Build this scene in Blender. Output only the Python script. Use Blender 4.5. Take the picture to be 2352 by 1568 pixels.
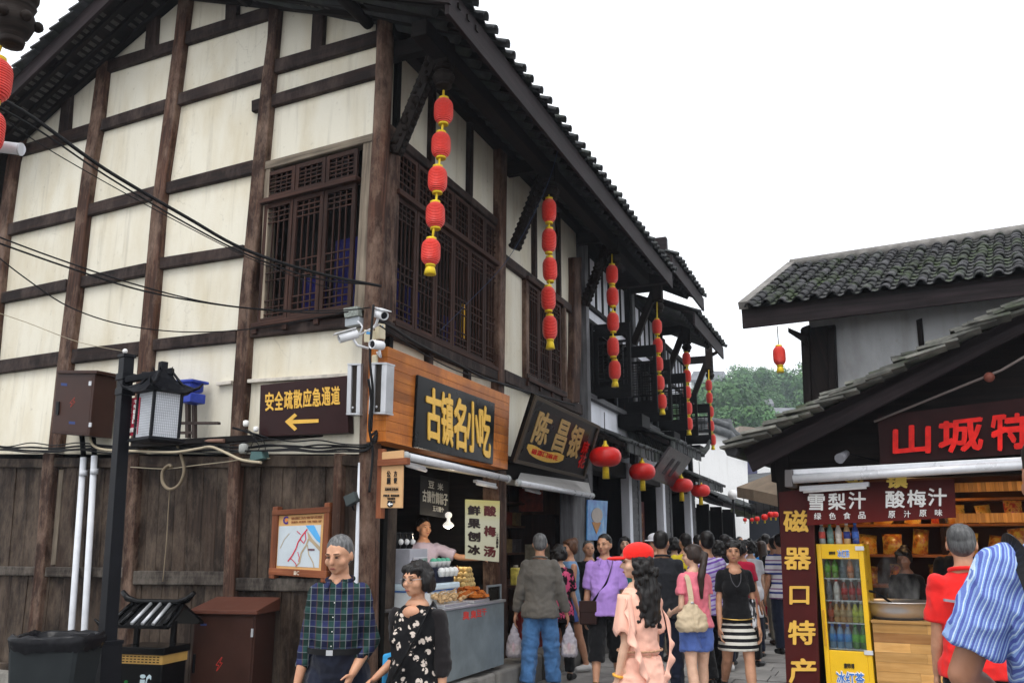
import bpy, bmesh, math, random
from mathutils import Vector as V, Matrix, Euler, noise as mnoise
R = math.radians
random.seed(7)
for o in list(bpy.data.objects): bpy.data.objects.remove(o)
SC = bpy.context.scene
COL = SC.collection
# ------------------------------------------------------------------ camera, sky, sun, exposure
CAM_H, PITCH = 1.58, math.atan(461 / 2000.0)
cd = bpy.data.cameras.new('camera'); cam = bpy.data.objects.new('camera', cd); COL.objects.link(cam)
cam.location = (0, 0, CAM_H); cam.rotation_euler = (R(90) + PITCH, 0, 0)
cd.sensor_width = 36; cd.lens = 2000 / 2352 * 36; cd.clip_start = 0.05; cd.clip_end = 3000
SC.camera = cam
world = bpy.data.worlds.new('World'); SC.world = world; world.use_nodes = True
nt = world.node_tree; nt.nodes.clear()
wo = nt.nodes.new('ShaderNodeOutputWorld'); bg = nt.nodes.new('ShaderNodeBackground')
sky = nt.nodes.new('ShaderNodeTexSky'); sky.sky_type = 'NISHITA'; sky.sun_disc = False
SUN_EL, SUN_AZ = R(62), R(200)
sky.sun_elevation = SUN_EL; sky.sun_rotation = SUN_AZ; sky.air_density = 1.0; sky.dust_density = 6.0; sky.ozone_density = 1.0
hs = nt.nodes.new('ShaderNodeHueSaturation'); hs.inputs['Saturation'].default_value = 0.10
mixw = nt.nodes.new('ShaderNodeMix'); mixw.data_type = 'RGBA'; mixw.inputs[0].default_value = 0.72
mixw.inputs[7].default_value = (14.2, 14.6, 15.2, 1)          # an even overcast veil over the clear-sky gradient
nt.links.new(sky.outputs[0], hs.inputs['Color']); nt.links.new(hs.outputs[0], mixw.inputs[6])
nt.links.new(mixw.outputs[2], bg.inputs[0]); bg.inputs[1].default_value = 0.11
nt.links.new(bg.outputs[0], wo.inputs[0])
sl = bpy.data.lights.new('sun', 'SUN'); sl.energy = 1.3; sl.angle = R(28); sl.color = (1, 0.97, 0.92)
so = bpy.data.objects.new('sun', sl); COL.objects.link(so)
so.rotation_euler = (R(90) - SUN_EL, 0, R(180) - SUN_AZ)
SC.view_settings.view_transform = 'Standard'; SC.view_settings.look = 'None'
SC.view_settings.exposure = 0.3; SC.view_settings.gamma = 1
SC.render.engine = 'CYCLES'
SC.cycles.max_bounces = 6; SC.cycles.transparent_max_bounces = 12; SC.cycles.use_denoising = True
# ------------------------------------------------------------------ pixel (2352 wide photo) -> world helpers
CP, SP = math.cos(PITCH), math.sin(PITCH)
def ray(px, py):
    x = (px - 1176) / 2000.0; v = (784 - py) / 2000.0
    return V((x, CP - v * SP, SP + v * CP))
CAMP = V((0, 0, CAM_H))
def at(px, py, d):                      # point at forward distance d
    r = ray(px, py); return CAMP + r * (d / r.y)
def ground(px, py, z=0.0):
    r = ray(px, py); return CAMP + r * ((z - CAM_H) / r.z)
class Frame:                            # vertical wall frame: o origin, u along the wall, n outward
    def __init__(s, o, u, n): s.o, s.u, s.n = V(o), V(u).normalized(), V(n).normalized()
    def px(s, px, py, n=0.0):           # pixel -> world on the plane at offset n
        r = ray(px, py); p0 = s.o + s.n * n
        return CAMP + r * ((p0 - CAMP).dot(s.n) / r.dot(s.n))
    def uz(s, px, py, n=0.0):
        p = s.px(px, py, n); return ((p - s.o).dot(s.u), p.z)
    def w(s, u, z, n=0.0): return s.o + s.u * u + s.n * n + V((0, 0, z))
aG, aF = R(60.8), R(22.4)
CORNER = V((-1.30, 7.99, 0))
G = Frame(CORNER, (-math.sin(aG), math.cos(aG), 0), (-math.cos(aG), -math.sin(aG), 0))
F = Frame(CORNER, (math.sin(aF), math.cos(aF), 0), (math.cos(aF), -math.sin(aF), 0))
# ------------------------------------------------------------------ objects
ORG = {}
def thing(name, label, cat, loc=(0, 0, 0), group=None, kind=None):
    o = bpy.data.objects.new(name, None); COL.objects.link(o); o.location = loc; o.empty_display_size = .1
    o['label'] = label; o['category'] = cat
    if group: o['group'] = group
    if kind: o['kind'] = kind
    ORG[o.name] = V(loc); return o
def tag(o, label, cat, group=None):
    o['label'] = label; o['category'] = cat
    if group: o['group'] = group
    return o
def link(name, me, parent=None, loc=None):
    o = bpy.data.objects.new(name, me); COL.objects.link(o)
    if loc is not None: o.location = loc
    if parent is not None: o.parent = parent
    return o
def copy_tree(o, parent=None):
    c = o.copy(); COL.objects.link(c); c.parent = parent
    for ch in o.children: copy_tree(ch, c)
    return c
class MB:
    def __init__(s): s.v, s.f, s.uv, s.mi, s.sm = [], [], [], [], []
    def face(s, idx, uv=None, mi=0, sm=False):
        s.f.append(idx); s.uv.append(uv or [(0, 0)] * len(idx)); s.mi.append(mi); s.sm.append(sm)
    def hexa(s, p, mi=0):               # 8 corners: back quad 0-3, front quad 4-7
        p = [V(q) for q in p]; b = len(s.v); s.v += p
        ax = [p[1] - p[0], p[3] - p[0], p[4] - p[0]]; ln = [a.length for a in ax]
        L = ax[ln.index(max(ln))].normalized(); ro = random.random() * 37
        for q in ((3, 2, 1, 0), (4, 5, 6, 7), (0, 1, 5, 4), (1, 2, 6, 5), (2, 3, 7, 6), (3, 0, 4, 7)):
            e = p[q[1]] - p[q[0]]; e2 = p[q[3]] - p[q[0]]; nn = e.cross(e2)
            S = nn.cross(L)
            if S.length < 1e-9: S = e if abs(e.dot(L)) < abs(e2.dot(L)) else e2
            S = S.normalized() if S.length > 1e-9 else V((1, 0, 0))
            s.face([b + k for k in q], [(p[k].dot(L) + ro, p[k].dot(S) + ro) for k in q], mi)
        return s
    def box(s, c, size, M=None, mi=0):
        c = V(c); h = [k / 2 for k in size]
        P = [V((x * h[0], y * h[1], z * h[2])) for y in (1, -1) for x, z in ((-1, -1), (1, -1), (1, 1), (-1, 1))]
        if M is not None: P = [M @ q for q in P]
        return s.hexa([c + q for q in P], mi)
    def fbox(s, fr, u0, u1, z0, z1, n0, n1, mi=0):
        q = lambda n: [fr.w(u0, z0, n), fr.w(u1, z0, n), fr.w(u1, z1, n), fr.w(u0, z1, n)]
        return s.hexa(q(n0) + q(n1), mi)
    def qbox(s, fr, px4, n0, n1, mi=0):  # four pixels traced on the front face (offset n1), pushed back to n0
        f = [fr.px(x, y, n1) for x, y in px4]
        return s.hexa([q + fr.n * (n0 - n1) for q in f] + f, mi)
    def prism(s, pts, d, mi=0, sm=False):      # polygon (3-D points) extruded by vector d
        b = len(s.v); n = len(pts); pts = [V(p) for p in pts]; d = V(d); s.v += pts + [p + d for p in pts]
        s.face([b + n - 1 - i for i in range(n)], [(pts[n - 1 - i].x, pts[n - 1 - i].z) for i in range(n)], mi); s.face([b + n + i for i in range(n)], [(p.x, p.z) for p in pts], mi)
        for i in range(n):
            j = (i + 1) % n; s.face([b + i, b + j, b + n + j, b + n + i], None, mi, sm)
        return s
    def tube(s, path, r, k=8, mi=0, cap=True, sm=True):
        path = [V(p) for p in path]; n = len(path); b = len(s.v)
        rs = r if isinstance(r, (list, tuple)) else [r] * n
        up = V((0, 0, 1)); prev = None; dist = 0
        for i, p in enumerate(path):
            t = (path[min(i + 1, n - 1)] - path[max(i - 1, 0)]).normalized()
            if prev is None: a = t.cross(up) if abs(t.z) < .9 else t.cross(V((1, 0, 0)))
            else: a = prev - t * prev.dot(t)
            a.normalize(); c = t.cross(a); prev = a
            for j in range(k):
                an = 2 * math.pi * j / k; s.v.append(p + (a * math.cos(an) + c * math.sin(an)) * rs[i])
            if i:
                d0 = dist; dist += (path[i] - path[i - 1]).length
                for j in range(k):
                    jj = (j + 1) % k
                    s.face([b + (i - 1) * k + j, b + i * k + j, b + i * k + jj, b + (i - 1) * k + jj],
                           [(d0, j * .05), (dist, j * .05), (dist, j * .05 + .05), (d0, j * .05 + .05)], mi, sm)
        if cap:
            s.face([b + j for j in range(k)], None, mi); s.face([b + (n - 1) * k + k - 1 - j for j in range(k)], None, mi)
        return s
    def lathe(s, prof, c=(0, 0, 0), k=16, mi=0, M=None, sm=True, ribs=0, ribd=0):  # prof [(r,z)]
        c = V(c); b = len(s.v); n = len(prof)
        for r, z in prof:
            for j in range(k):
                an = 2 * math.pi * j / k; rr = r * (1 - ribd * (j % 2)) if ribs else r
                p = V((rr * math.cos(an), rr * math.sin(an), z)); s.v.append(c + (M @ p if M is not None else p))
        for i in range(n - 1):
            for j in range(k):
                jj = (j + 1) % k; s.face([b + i * k + j, b + i * k + jj, b + (i + 1) * k + jj, b + (i + 1) * k + j], [(j / k, i / n), ((j + 1) / k, i / n), ((j + 1) / k, (i + 1) / n), (j / k, (i + 1) / n)], mi, sm)
        if prof[0][0] > 1e-6: s.face([b + k - 1 - j for j in range(k)], None, mi)
        if prof[-1][0] > 1e-6: s.face([b + (n - 1) * k + j for j in range(k)], None, mi)
        return s
    def ball(s, c, r, k=12, m=8, mi=0, M=None):
        r = r if isinstance(r, (tuple, list)) else (r, r, r)
        S = Matrix.Diagonal((r[0], r[1], r[2])); S = (M @ S) if M is not None else S
        return s.lathe([(math.sin(math.pi * i / m) + 1e-7 * (i in (0, m)), -math.cos(math.pi * i / m)) for i in range(m + 1)], c, k, mi, S)
    def mesh(s, name, mats, org=V((0, 0, 0))):
        me = bpy.data.meshes.new(name)
        me.from_pydata([tuple(v - org) for v in s.v], [], s.f)
        for m in (mats if isinstance(mats, (list, tuple)) else [mats]): me.materials.append(m)
        uvl = me.uv_layers.new(name='UVMap'); flat = []
        for u in s.uv:
            for a in u: flat += [a[0], a[1]]
        uvl.data.foreach_set('uv', flat)
        me.polygons.foreach_set('material_index', s.mi); me.polygons.foreach_set('use_smooth', s.sm)
        bm = bmesh.new(); bm.from_mesh(me); bmesh.ops.recalc_face_normals(bm, faces=bm.faces); bm.to_mesh(me); bm.free()
        me.update(); return me
    def build(s, name, mats, parent=None, loc=None):
        if parent is not None:
            og = ORG.get(parent.name, V((0, 0, 0))); o = link(name, s.mesh(name, mats, og), parent); ORG[o.name] = og
        else:
            lc = V(loc) if loc is not None else V((0, 0, 0))
            o = link(name, s.mesh(name, mats, lc), None, lc); ORG[o.name] = lc
        return o
def bevel(o, w=.006, seg=2):
    m = o.modifiers.new('b', 'BEVEL'); m.width = w; m.segments = seg; m.limit_method = 'ANGLE'; return o
# ------------------------------------------------------------------ materials
MATS = {}
def newmat(name):
    m = bpy.data.materials.new(name); m.use_nodes = True; nt = m.node_tree
    return m, nt, nt.nodes['Principled BSDF']
def N(nt, typ, **kw):
    n = nt.nodes.new(typ)
    for k, v in kw.items():
        if k.startswith('i_'):
            key = k[2:]; key = int(key) if key.isdigit() else key.replace('_', ' ')
            n.inputs[key].default_value = v
        else: setattr(n, k, v)
    return n
def ramp(nt, src, stops):
    r = nt.nodes.new('ShaderNodeValToRGB'); e = r.color_ramp.elements
    while len(e) < len(stops): e.new(.5)
    for q, (p, c) in zip(e, stops): q.position = p; q.color = (*c, 1) if len(c) == 3 else c
    nt.links.new(src, r.inputs[0]); return r.outputs[0]
def mixc(nt, fac, a, b, mode='MIX'):
    m = N(nt, 'ShaderNodeMix', data_type='RGBA', blend_type=mode)
    for i, x in ((0, fac), (6, a), (7, b)):
        if hasattr(x, 'is_output'): nt.links.new(x, m.inputs[i])
        else: m.inputs[i].default_value = x if i == 0 else (*x, 1)
    return m.outputs[2]
def coords(nt, kind='Object', scale=(1, 1, 1)):
    tc = N(nt, 'ShaderNodeTexCoord'); mp = N(nt, 'ShaderNodeMapping'); mp.inputs['Scale'].default_value = scale
    nt.links.new(tc.outputs[kind], mp.inputs[0]); return mp.outputs[0]
def noise(nt, vec, scale, detail=4, rough=.6):
    n = N(nt, 'ShaderNodeTexNoise'); n.inputs['Scale'].default_value = scale; n.inputs['Detail'].default_value = detail; n.inputs['Roughness'].default_value = rough
    nt.links.new(vec, n.inputs['Vector']); return n.outputs[0]
def bump(nt, bs, h, st=.3, d=.01):
    b = N(nt, 'ShaderNodeBump'); b.inputs['Strength'].default_value = st; b.inputs['Distance'].default_value = d
    nt.links.new(h, b.inputs['Height']); nt.links.new(b.outputs[0], bs.inputs['Normal'])
def rnd(nt): return N(nt, 'ShaderNodeObjectInfo').outputs['Random']
def hsv(nt, c, v, s=1.0):
    h = N(nt, 'ShaderNodeHueSaturation'); h.inputs['Saturation'].default_value = s
    if hasattr(v, 'is_output'): nt.links.new(v, h.inputs['Value'])
    else: h.inputs['Value'].default_value = v
    nt.links.new(c, h.inputs['Color']); return h.outputs[0]
def mrange(nt, x, a, b, c, d):
    m = N(nt, 'ShaderNodeMapRange'); 
    for i, q in enumerate((a, b, c, d)): m.inputs[i + 1].default_value = q
    nt.links.new(x, m.inputs[0]); return m.outputs[0]
def flat(name, col, rough=.6, metal=0, var=.12, scale=6, bmp=0, spec=.14, emit=None, alpha=None, coat=0):
    if name in MATS: return MATS[name]
    m, nt, b = newmat(name); co = coords(nt)
    nz = noise(nt, co, scale)
    c = ramp(nt, nz, [(.3, [k * (1 - var) for k in col]), (.7, [min(1, k * (1 + var)) for k in col])])
    nt.links.new(c, b.inputs['Base Color'])
    rr = mrange(nt, nz, 0, 1, max(.03, rough - .12), min(1, rough + .12)); nt.links.new(rr, b.inputs['Roughness'])
    b.inputs['Metallic'].default_value = metal; b.inputs['Specular IOR Level'].default_value = spec; b.inputs['Coat Weight'].default_value = coat
    if bmp: bump(nt, b, noise(nt, co, scale * 6), bmp)
    if emit: b.inputs['Emission Color'].default_value = (*emit[:3], 1); b.inputs['Emission Strength'].default_value = emit[3]
    if alpha is not None: b.inputs['Alpha'].default_value = alpha
    MATS[name] = m; return m
def wood(name, c0, c1, worn=None, wornamt=.0, rough=.7, grain=22, obj=False, bmp=.35, dark=.35):
    if name in MATS: return MATS[name]
    m, nt, b = newmat(name)
    co = coords(nt, 'Object' if obj else 'UV', (1.3, grain, grain) if not obj else (grain, grain, 1.3))
    g = noise(nt, co, 1.0, 6, .65)
    base = ramp(nt, g, [(.25, [k * dark for k in c0]), (.45, c0), (.75, c1)])
    big = noise(nt, coords(nt, 'Object'), 1.7, 3)
    base = hsv(nt, base, mrange(nt, big, .3, .7, .7, 1.25))
    base = hsv(nt, base, mrange(nt, rnd(nt), 0, 1, .72, 1.25))
    if worn:
        wn = noise(nt, coords(nt, 'Object', (1, 1, .45)), 3.1, 6, .75)
        fac = ramp(nt, wn, [(.5 - wornamt * .2, (0, 0, 0)), (.78 - wornamt * .25, (1, 1, 1))])
        base = mixc(nt, fac, base, worn)
    nt.links.new(base, b.inputs['Base Color'])
    nt.links.new(mrange(nt, g, 0, 1, rough - .15, rough + .15), b.inputs['Roughness'])
    b.inputs['Specular IOR Level'].default_value = .15
    bump(nt, b, g, bmp, .01); MATS[name] = m; return m
def plaster(name, col, stain, amt=.5, dirt=(.25, .22, .17)):
    m, nt, b = newmat(name); co = coords(nt)
    s1 = noise(nt, coords(nt, 'Object', (1.6, 1.6, .55)), 1.6, 6, .6); s2 = noise(nt, coords(nt, 'Object', (9, 9, .7)), 1.2, 4)
    c = mixc(nt, ramp(nt, s1, [(.42, (0, 0, 0)), (.68, (amt, amt, amt))]), col, stain)
    c = mixc(nt, ramp(nt, s2, [(.55, (0, 0, 0)), (.75, (.35 * amt,) * 3)]), c, dirt)
    vc = N(nt, 'ShaderNodeTexVoronoi', feature='DISTANCE_TO_EDGE'); vc.inputs['Scale'].default_value = 1.6; wv = N(nt, 'ShaderNodeVectorMath', operation='MULTIPLY_ADD'); nt.links.new(noise(nt, co, 4, 5), wv.inputs[0]); wv.inputs[1].default_value = (.5, .5, .5); nt.links.new(co, wv.inputs[2]); nt.links.new(wv.outputs[0], vc.inputs['Vector'])
    ck = mixc(nt, 1.0, ramp(nt, vc.outputs['Distance'], [(.0, (.8, .8, .8)), (.010, (0, 0, 0))]), ramp(nt, noise(nt, co, .9, 2), [(.54, (0, 0, 0)), (.66, (.4, .4, .4))]), 'MULTIPLY')
    c = mixc(nt, ck, c, dirt)
    sp = noise(nt, co, 14, 3, .5)
    c = mixc(nt, ramp(nt, sp, [(.66, (0, 0, 0)), (.74, (.25, .25, .25))]), c, dirt)
    c = hsv(nt, c, mrange(nt, rnd(nt), 0, 1, .93, 1.05))
    nt.links.new(c, b.inputs['Base Color']); b.inputs['Roughness'].default_value = .9; b.inputs['Specular IOR Level'].default_value = .2
    bump(nt, b, noise(nt, co, 5, 8, .7), .25, .02); MATS[name] = m; return m
W_POST = wood('weathered_post_wood', (.036, .017, .011), (.115, .057, .037), (.23, .155, .115), .24)
W_BEAM = wood('dark_beam_wood', (.012, .007, .006), (.042, .023, .018), (.075, .052, .045), .25)
W_DARK = wood('black_brown_wood', (.007, .005, .0045), (.022, .015, .013))
W_EAVE = wood('eave_wood', (.016, .011, .012), (.038, .027, .029))
W_BOARD = wood('wall_board_wood', (.017, .0105, .0072), (.054, .035, .025), (.108, .080, .060), .34, grain=16)
W_SASH = wood('sash_wood', (.030, .0135, .0095), (.072, .034, .025))
W_PALE = wood('pale_frame_wood', (.15, .12, .09), (.30, .25, .19))
W_ORANGE = wood('orange_sign_wood', (.40, .125, .022), (.60, .22, .045), (.26, .075, .018), .3, rough=.4, grain=11, bmp=.2, dark=.6)
P_CREAM = plaster('cream_plaster', (.71, .672, .565), (.60, .535, .40), .8)
P_WHITE = plaster('white_plaster', (.76, .78, .84), (.45, .46, .50), .45)
P_GREY = plaster('grey_stained_plaster', (.42, .43, .44), (.24, .24, .24), .8)
BLACKIRON = flat('black_iron', (.006, .0065, .008), .42, .3)
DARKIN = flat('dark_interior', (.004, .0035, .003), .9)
# ------------------------------------------------------------------ timber corner building
HOUSE = thing('timber_house', 'two-storey half-timbered corner house with cream plaster panels and dark beams', 'house', CORNER)
house = HOUSE
def post(px_list, w, n0, n1, mat, parent, name='post', fr=G):
    """px_list: [(xl,xr,y)] edges top to bottom"""
    mb = MB()
    f = [[fr.px(x, y, n1) for (x, y) in ((p[0], p[2]), (p[1], p[2]))] for p in px_list]
    b0 = len(mb.v); d = fr.n * (n0 - n1)
    for (l, r) in f: mb.v += [l, r, r + d, l + d]
    n = len(f); ln = 0
    for i in range(n - 1):
        h = (f[i + 1][0] - f[i][0]).length
        for k in range(4):
            k2 = (k + 1) % 4
            mb.face([b0 + 4 * i + k, b0 + 4 * i + k2, b0 + 4 * i + 4 + k2, b0 + 4 * i + 4 + k], [(ln, k * .2), (ln, k * .2 + .2), (ln + h, k * .2 + .2), (ln + h, k * .2)])
        ln += h
    mb.face([b0, b0 + 1, b0 + 2, b0 + 3]); mb.face([b0 + 4 * (n - 1) + k for k in (3, 2, 1, 0)])
    return bevel(mb.build(name, mat, parent), .02, 3)
POSTS = [
 [(35, 62, 240), (24, 46, 330), (14, 35, 370), (-6, 15, 513), (-22, -2, 689), (-40, -18, 860), (-52, -30, 1035)],
 [(232, 252, 80), (221, 243, 155), (205, 230, 274), (190, 214, 367), (175, 199, 477), (148, 177, 689), (128, 156, 850), (108, 134, 1035)],
 [(414, 440, -60), (398, 422, 88), (376, 402, 247), (356, 380, 398), (345, 371, 486), (327, 356, 689), (313, 341, 850), (296, 324, 1035)],
 [(620, 645, -60), (612, 633, 88), (597, 623, 199), (579, 608, 367), (561, 588, 552), (548, 574, 689), (532, 562, 900), (524, 550, 1045)]]
for p in POSTS: post(p, .2, -.10, .055, W_POST, house)
# corner post, round and weathered
cp = [(886, -40), (886, 60), (882, 177), (876, 309), (866, 486), (859, 693), (856, 795), (852, 950), (849, 1100), (846, 1245), (843, 1420), (840, 1640)]
path = [F.px(x, y, .0) for x, y in cp]
MB().tube(path, [.088] * 6 + [.1] * 6, 14).build('corner_post', W_POST, house)
def seg(a, b, y0a, y1a, y0b, y1b): return [(a, y1a), (b, y1b), (b, y0b), (a, y0a)]
z = .4419
def zb(x0, x1, t0, b0, t1, b1): return (x0 * z, x1 * z, t0 * z, b0 * z, t1 * z, b1 * z)
BEAMS = [zb(960, 1390, 165, 230, 30, 95), zb(545, 908, 315, 375, 203, 260),
 zb(95, 468, 757, 808, 638, 705), zb(505, 858, 625, 682, 513, 575), zb(908, 1372, 490, 548, 338, 408),
 zb(1418, 1990, 310, 380, 146, 216), zb(1305, 1985, 522, 582, 318, 388),
 zb(20, 395, 1166, 1226, 1074, 1134), zb(445, 803, 1062, 1122, 964, 1030), zb(852, 1312, 948, 1006, 829, 899),
 zb(-60, 342, 1532, 1586, 1448, 1508), zb(390, 756, 1441, 1496, 1364, 1428), zb(806, 1262, 1341, 1401, 1269, 1329),
 (-40, 135, 832, 862, 806, 838), (150, 320, 803, 835, 783, 815), (338, 540, 780, 806, 756, 785), (562, 850, 752, 776, 722, 746)]
for i, (x0, x1, t0, b0, t1, b1) in enumerate(BEAMS):
    bevel(MB().qbox(G, [(x0, b0), (x1, b1), (x1, t1), (x0, t0)], -.09, .03 + .002 * (i % 3)).build('beam', W_BEAM, house), .012)
bevel(MB().qbox(G, [(604, 390), (860, 322), (860, 304), (604, 372)], -.09, .04).build('beam', W_PALE, house), .01)
for (x0, x1, y0, x2, x3, y1) in ((338, 360, 30, 331, 355, 112), (145, 162, 195, 132, 155, 308), (520, 546, -60, 516, 542, 46), (722, 748, -60, 712, 738, 118)):
    bevel(MB().qbox(G, [(x2, y1), (x3, y1), (x1, y0), (x0, y0)], -.09, .032).build('strut', W_BEAM, house), .01)
# plaster panels, one per bay cell
def lerp(a, b, t): return a + (b - a) * t
def cx(i, y):
    p = POSTS[i] if i < 4 else [(x - 20, x + 20, yy) for x, yy in cp]
    for a, b in zip(p[:-1], p[1:]):
        if a[2] <= y <= b[2] or b is p[-1] or y < p[0][2]:
            t = (y - a[2]) / (b[2] - a[2]); return lerp((a[0] + a[1]) / 2, (b[0] + b[1]) / 2, t)
def mid(bm, side): return (bm[2] + bm[3]) / 2 if side == 0 else (bm[4] + bm[5]) / 2
bays = {0: [(-0, 250, None), 2, 7, 10, 13, (1045,)], 1: [None, 1, 3, 8, 11, 14, (1045,)], 2: [None, 0, 4, 9, 12, 15, (1045,)], 3: [None, 5, 6, 'w', 16, (1045,)]}
tops = {0: (335, 170), 1: (160, 0), 2: (-40, -200), 3: (-200, -60)}
for bay, rows in bays.items():
    ys = [tops[bay]]
    for r in rows[1:]:
        if r == 'w': ys.append((384, 316))
        elif isinstance(r, tuple): ys.append((1042, 1042))
        else: ys.append((mid(BEAMS[r], 0), mid(BEAMS[r], 1)))
    for k in range(len(ys) - 1):
        (a, b), (c, d) = ys[k], ys[k + 1]
        if bay == 3 and k == 3: continue
        MB().qbox(G, [(cx(bay, c), c), (cx(bay + 1, d), d), (cx(bay + 1, b), b), (cx(bay, a), a)], -.12, -.03 + .003 * (k % 2)).build('plaster_panel', P_CREAM, house)
# back of the wall (keeps daylight out of the house)
u_end = 6.9
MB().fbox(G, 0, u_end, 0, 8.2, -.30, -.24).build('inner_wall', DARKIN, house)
# ---- gable window
W_BLUE = flat('blue_curtain', (.005, .005, .055), .8, var=.3)
def lattice_sash(fr, u0, u1, z0, z1, n, parent, cols, rows, name='sash', mat=None, st=.045, bar=.012, curtain=None):
    """a framed sash with a joined lattice; rows: list of heights (0..1) of cross bars"""
    mat = mat or W_SASH
    mb = MB()
    mb.fbox(fr, u0, u0 + st, z0, z1, n - .03, n).fbox(fr, u1 - st, u1, z0, z1, n - .03, n)
    mb.fbox(fr, u0 + st, u1 - st, z0, z0 + st, n - .03, n - .001).fbox(fr, u0 + st, u1 - st, z1 - st, z1, n - .03, n - .001)
    s = mb.build(name, mat, parent)
    l = MB(); iu0, iu1, iz0, iz1 = u0 + st, u1 - st, z0 + st, z1 - st
    for c in range(1, cols):
        x = lerp(iu0, iu1, c / cols); l.fbox(fr, x - bar / 2, x + bar / 2, iz0 - .005, iz1 + .005, n - .024, n - .008)
    for r in rows:
        x = lerp(iz0, iz1, r); l.fbox(fr, iu0 - .005, iu1 + .005, x - bar / 2, x + bar / 2, n - .023, n - .006)
    l.build('lattice', mat, s)
    if curtain:
        c0, c1 = curtain
        MB().fbox(fr, iu0, iu1, iz0 - .02, lerp(iz0, iz1, c1), n - .17, n - .15).build('curtain', c0, s)
    return s
ROWS_LOW = [.03, .09, .15, .33, .40, .47, .86, .91, .955]
ROWS_UP = [.2, .4, .6, .8]
def quad_uz(fr, px4, n): return [fr.uz(x, y, n) for x, y in px4]
# corners of the gable window (px): outer frame
def window(fr, xl, xr, ytop_l, ytop_r, ytr_l, ytr_r, ybot_l, ybot_r, n, ncol, parent, curtain=None, up=True, split=None):
    """frame window in wall coordinates from pixel corners"""
    ul, zt = fr.uz(xl, (ytop_l), n); ur, zt2 = fr.uz(xr, ytop_r, n)
    _, zm = fr.uz(xl, ytr_l, n); _, zm2 = fr.uz(xr, ytr_r, n); _, zb = fr.uz(xl, ybot_l, n); _, zb2 = fr.uz(xr, ybot_r, n)
    zt, zm, zb = (zt + zt2) / 2, (zm + zm2) / 2, (zb + zb2) / 2
    w = MB().fbox(fr, ul - .03 if ul < ur else ul + .03, ur + .03 if ul < ur else ur - .03, zb - .05, zb, n - .10, n + .05)
    win = bevel(w.build('window', W_SASH, parent), .008)
    bevel(MB().fbox(fr, ul - .03 if ul < ur else ul + .03, ur + .03 if ul < ur else ur - .03, zm - .035, zm + .02, n - .08, n + .05).build('transom', W_SASH, win), .008)
    for k in range(ncol):
        a, b = lerp(ul, ur, k / ncol), lerp(ul, ur, (k + 1) / ncol)
        if a > b: a, b = b, a
        a += .006; b -= .006
        lattice_sash(fr, a, b, zb + .004, zm - .04, n, win, 4, ROWS_LOW, curtain=curtain[k] if curtain else None)
        if up: lattice_sash(fr, a, b, zm + .024, zt, n - .004, win, 4, ROWS_UP)
    for k in range(ncol + 1):
        x = lerp(ul, ur, k / ncol); MB().fbox(fr, x - .03, x + .03, zb - .11, zb - .05, n - .06, n + .03).build('sill_knob', W_SASH, win)
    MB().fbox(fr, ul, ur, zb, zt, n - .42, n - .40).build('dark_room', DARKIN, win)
    return win
window(G, 612, 822, 398, 338, 462, 411, 738, 708, .03, 3, house, [None, (W_BLUE, .34), (W_BLUE, .62)])
for xs in (((592, 604, 738), (608, 620, 385)), ((812, 836, 712), (834, 858, 322))):
    (a, b, y1), (c, d, y0) = xs
    bevel(MB().qbox(G, [(a, y1), (b, y1), (d, y0), (c, y0)], -.09, .028).build('window_jamb', W_PALE, house), .008)
# ---- lower storey of the gable: rails, posts and upright boards
W_BASE = wood('grey_rail_wood', (.022, .017, .014), (.06, .048, .04), (.15, .13, .11), .3)
lowposts = [[(97, 121, 1040), (78, 100, 1300), (49, 71, 1545)], [(293, 316, 1040), (280, 302, 1300), (262, 284, 1600)], [(524, 549, 1040), (512, 538, 1300), (500, 526, 1640)], [(765, 783, 1040), (757, 776, 1330), (750, 770, 1660)]]
for p in lowposts: post(p, .2, -.10, .06, W_POST, house)
def lx(i, y):
    if i < 0: return -30 - (y - 1040) * .09
    if i > 3: return 835 - (y - 1040) * .02
    p = lowposts[i]
    a, b = (p[0], p[1]) if y < p[1][2] else (p[1], p[2])
    t = (y - a[2]) / (b[2] - a[2]); return lerp((a[0] + a[1]) / 2, (b[0] + b[1]) / 2, t)
rails = {-1: ((1052, 1072), (1299, 1320), (1520, 1545)), 0: ((1050, 1072), (1301, 1324), (1545, 1575)), 1: ((1046, 1072), (1310, 1342), (1575, 1605)), 2: ((1044, 1070), (1326, 1356), (1600, 1640)), 3: ((1044, 1068), (1335, 1362), (1625, 1660))}
rb = random.Random(3)
for bay, rr in rails.items():
    for k, (t, b) in enumerate(rr):
        bevel(MB().qbox(G, [(lx(bay, b), b), (lx(bay + 1, b), b + 2), (lx(bay + 1, t), t + 2), (lx(bay, t), t)], -.08, .035).build('rail', W_BASE if k == 1 else W_BOARD, house), .01)
    for k in range(2):
        y0, y1 = rr[k][1] - 4, rr[k + 1][0] + 4
        wpx = abs(lx(bay + 1, y0) - lx(bay, y0)); nb = max(2, int(round(wpx / 31)))
        cuts = [0] + sorted((i + rb.uniform(-.22, .22)) / nb for i in range(1, nb)) + [1]
        for a, c in zip(cuts[:-1], cuts[1:]):
            g = .0012; d = rb.uniform(-.012, .014)
            q = [(lerp(lx(bay, y1), lx(bay + 1, y1), a + g), y1), (lerp(lx(bay, y1), lx(bay + 1, y1), c - g), y1), (lerp(lx(bay, y0), lx(bay + 1, y0), c - g), y0), (lerp(lx(bay, y0), lx(bay + 1, y0), a + g), y0)]
            bevel(MB().qbox(G, q, -.06, -.015 + d).build('board', W_BOARD, house), .004)
P_STONE = flat('plinth_stone', (.20, .19, .17), .85, var=.35, scale=9, bmp=.5)
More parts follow.
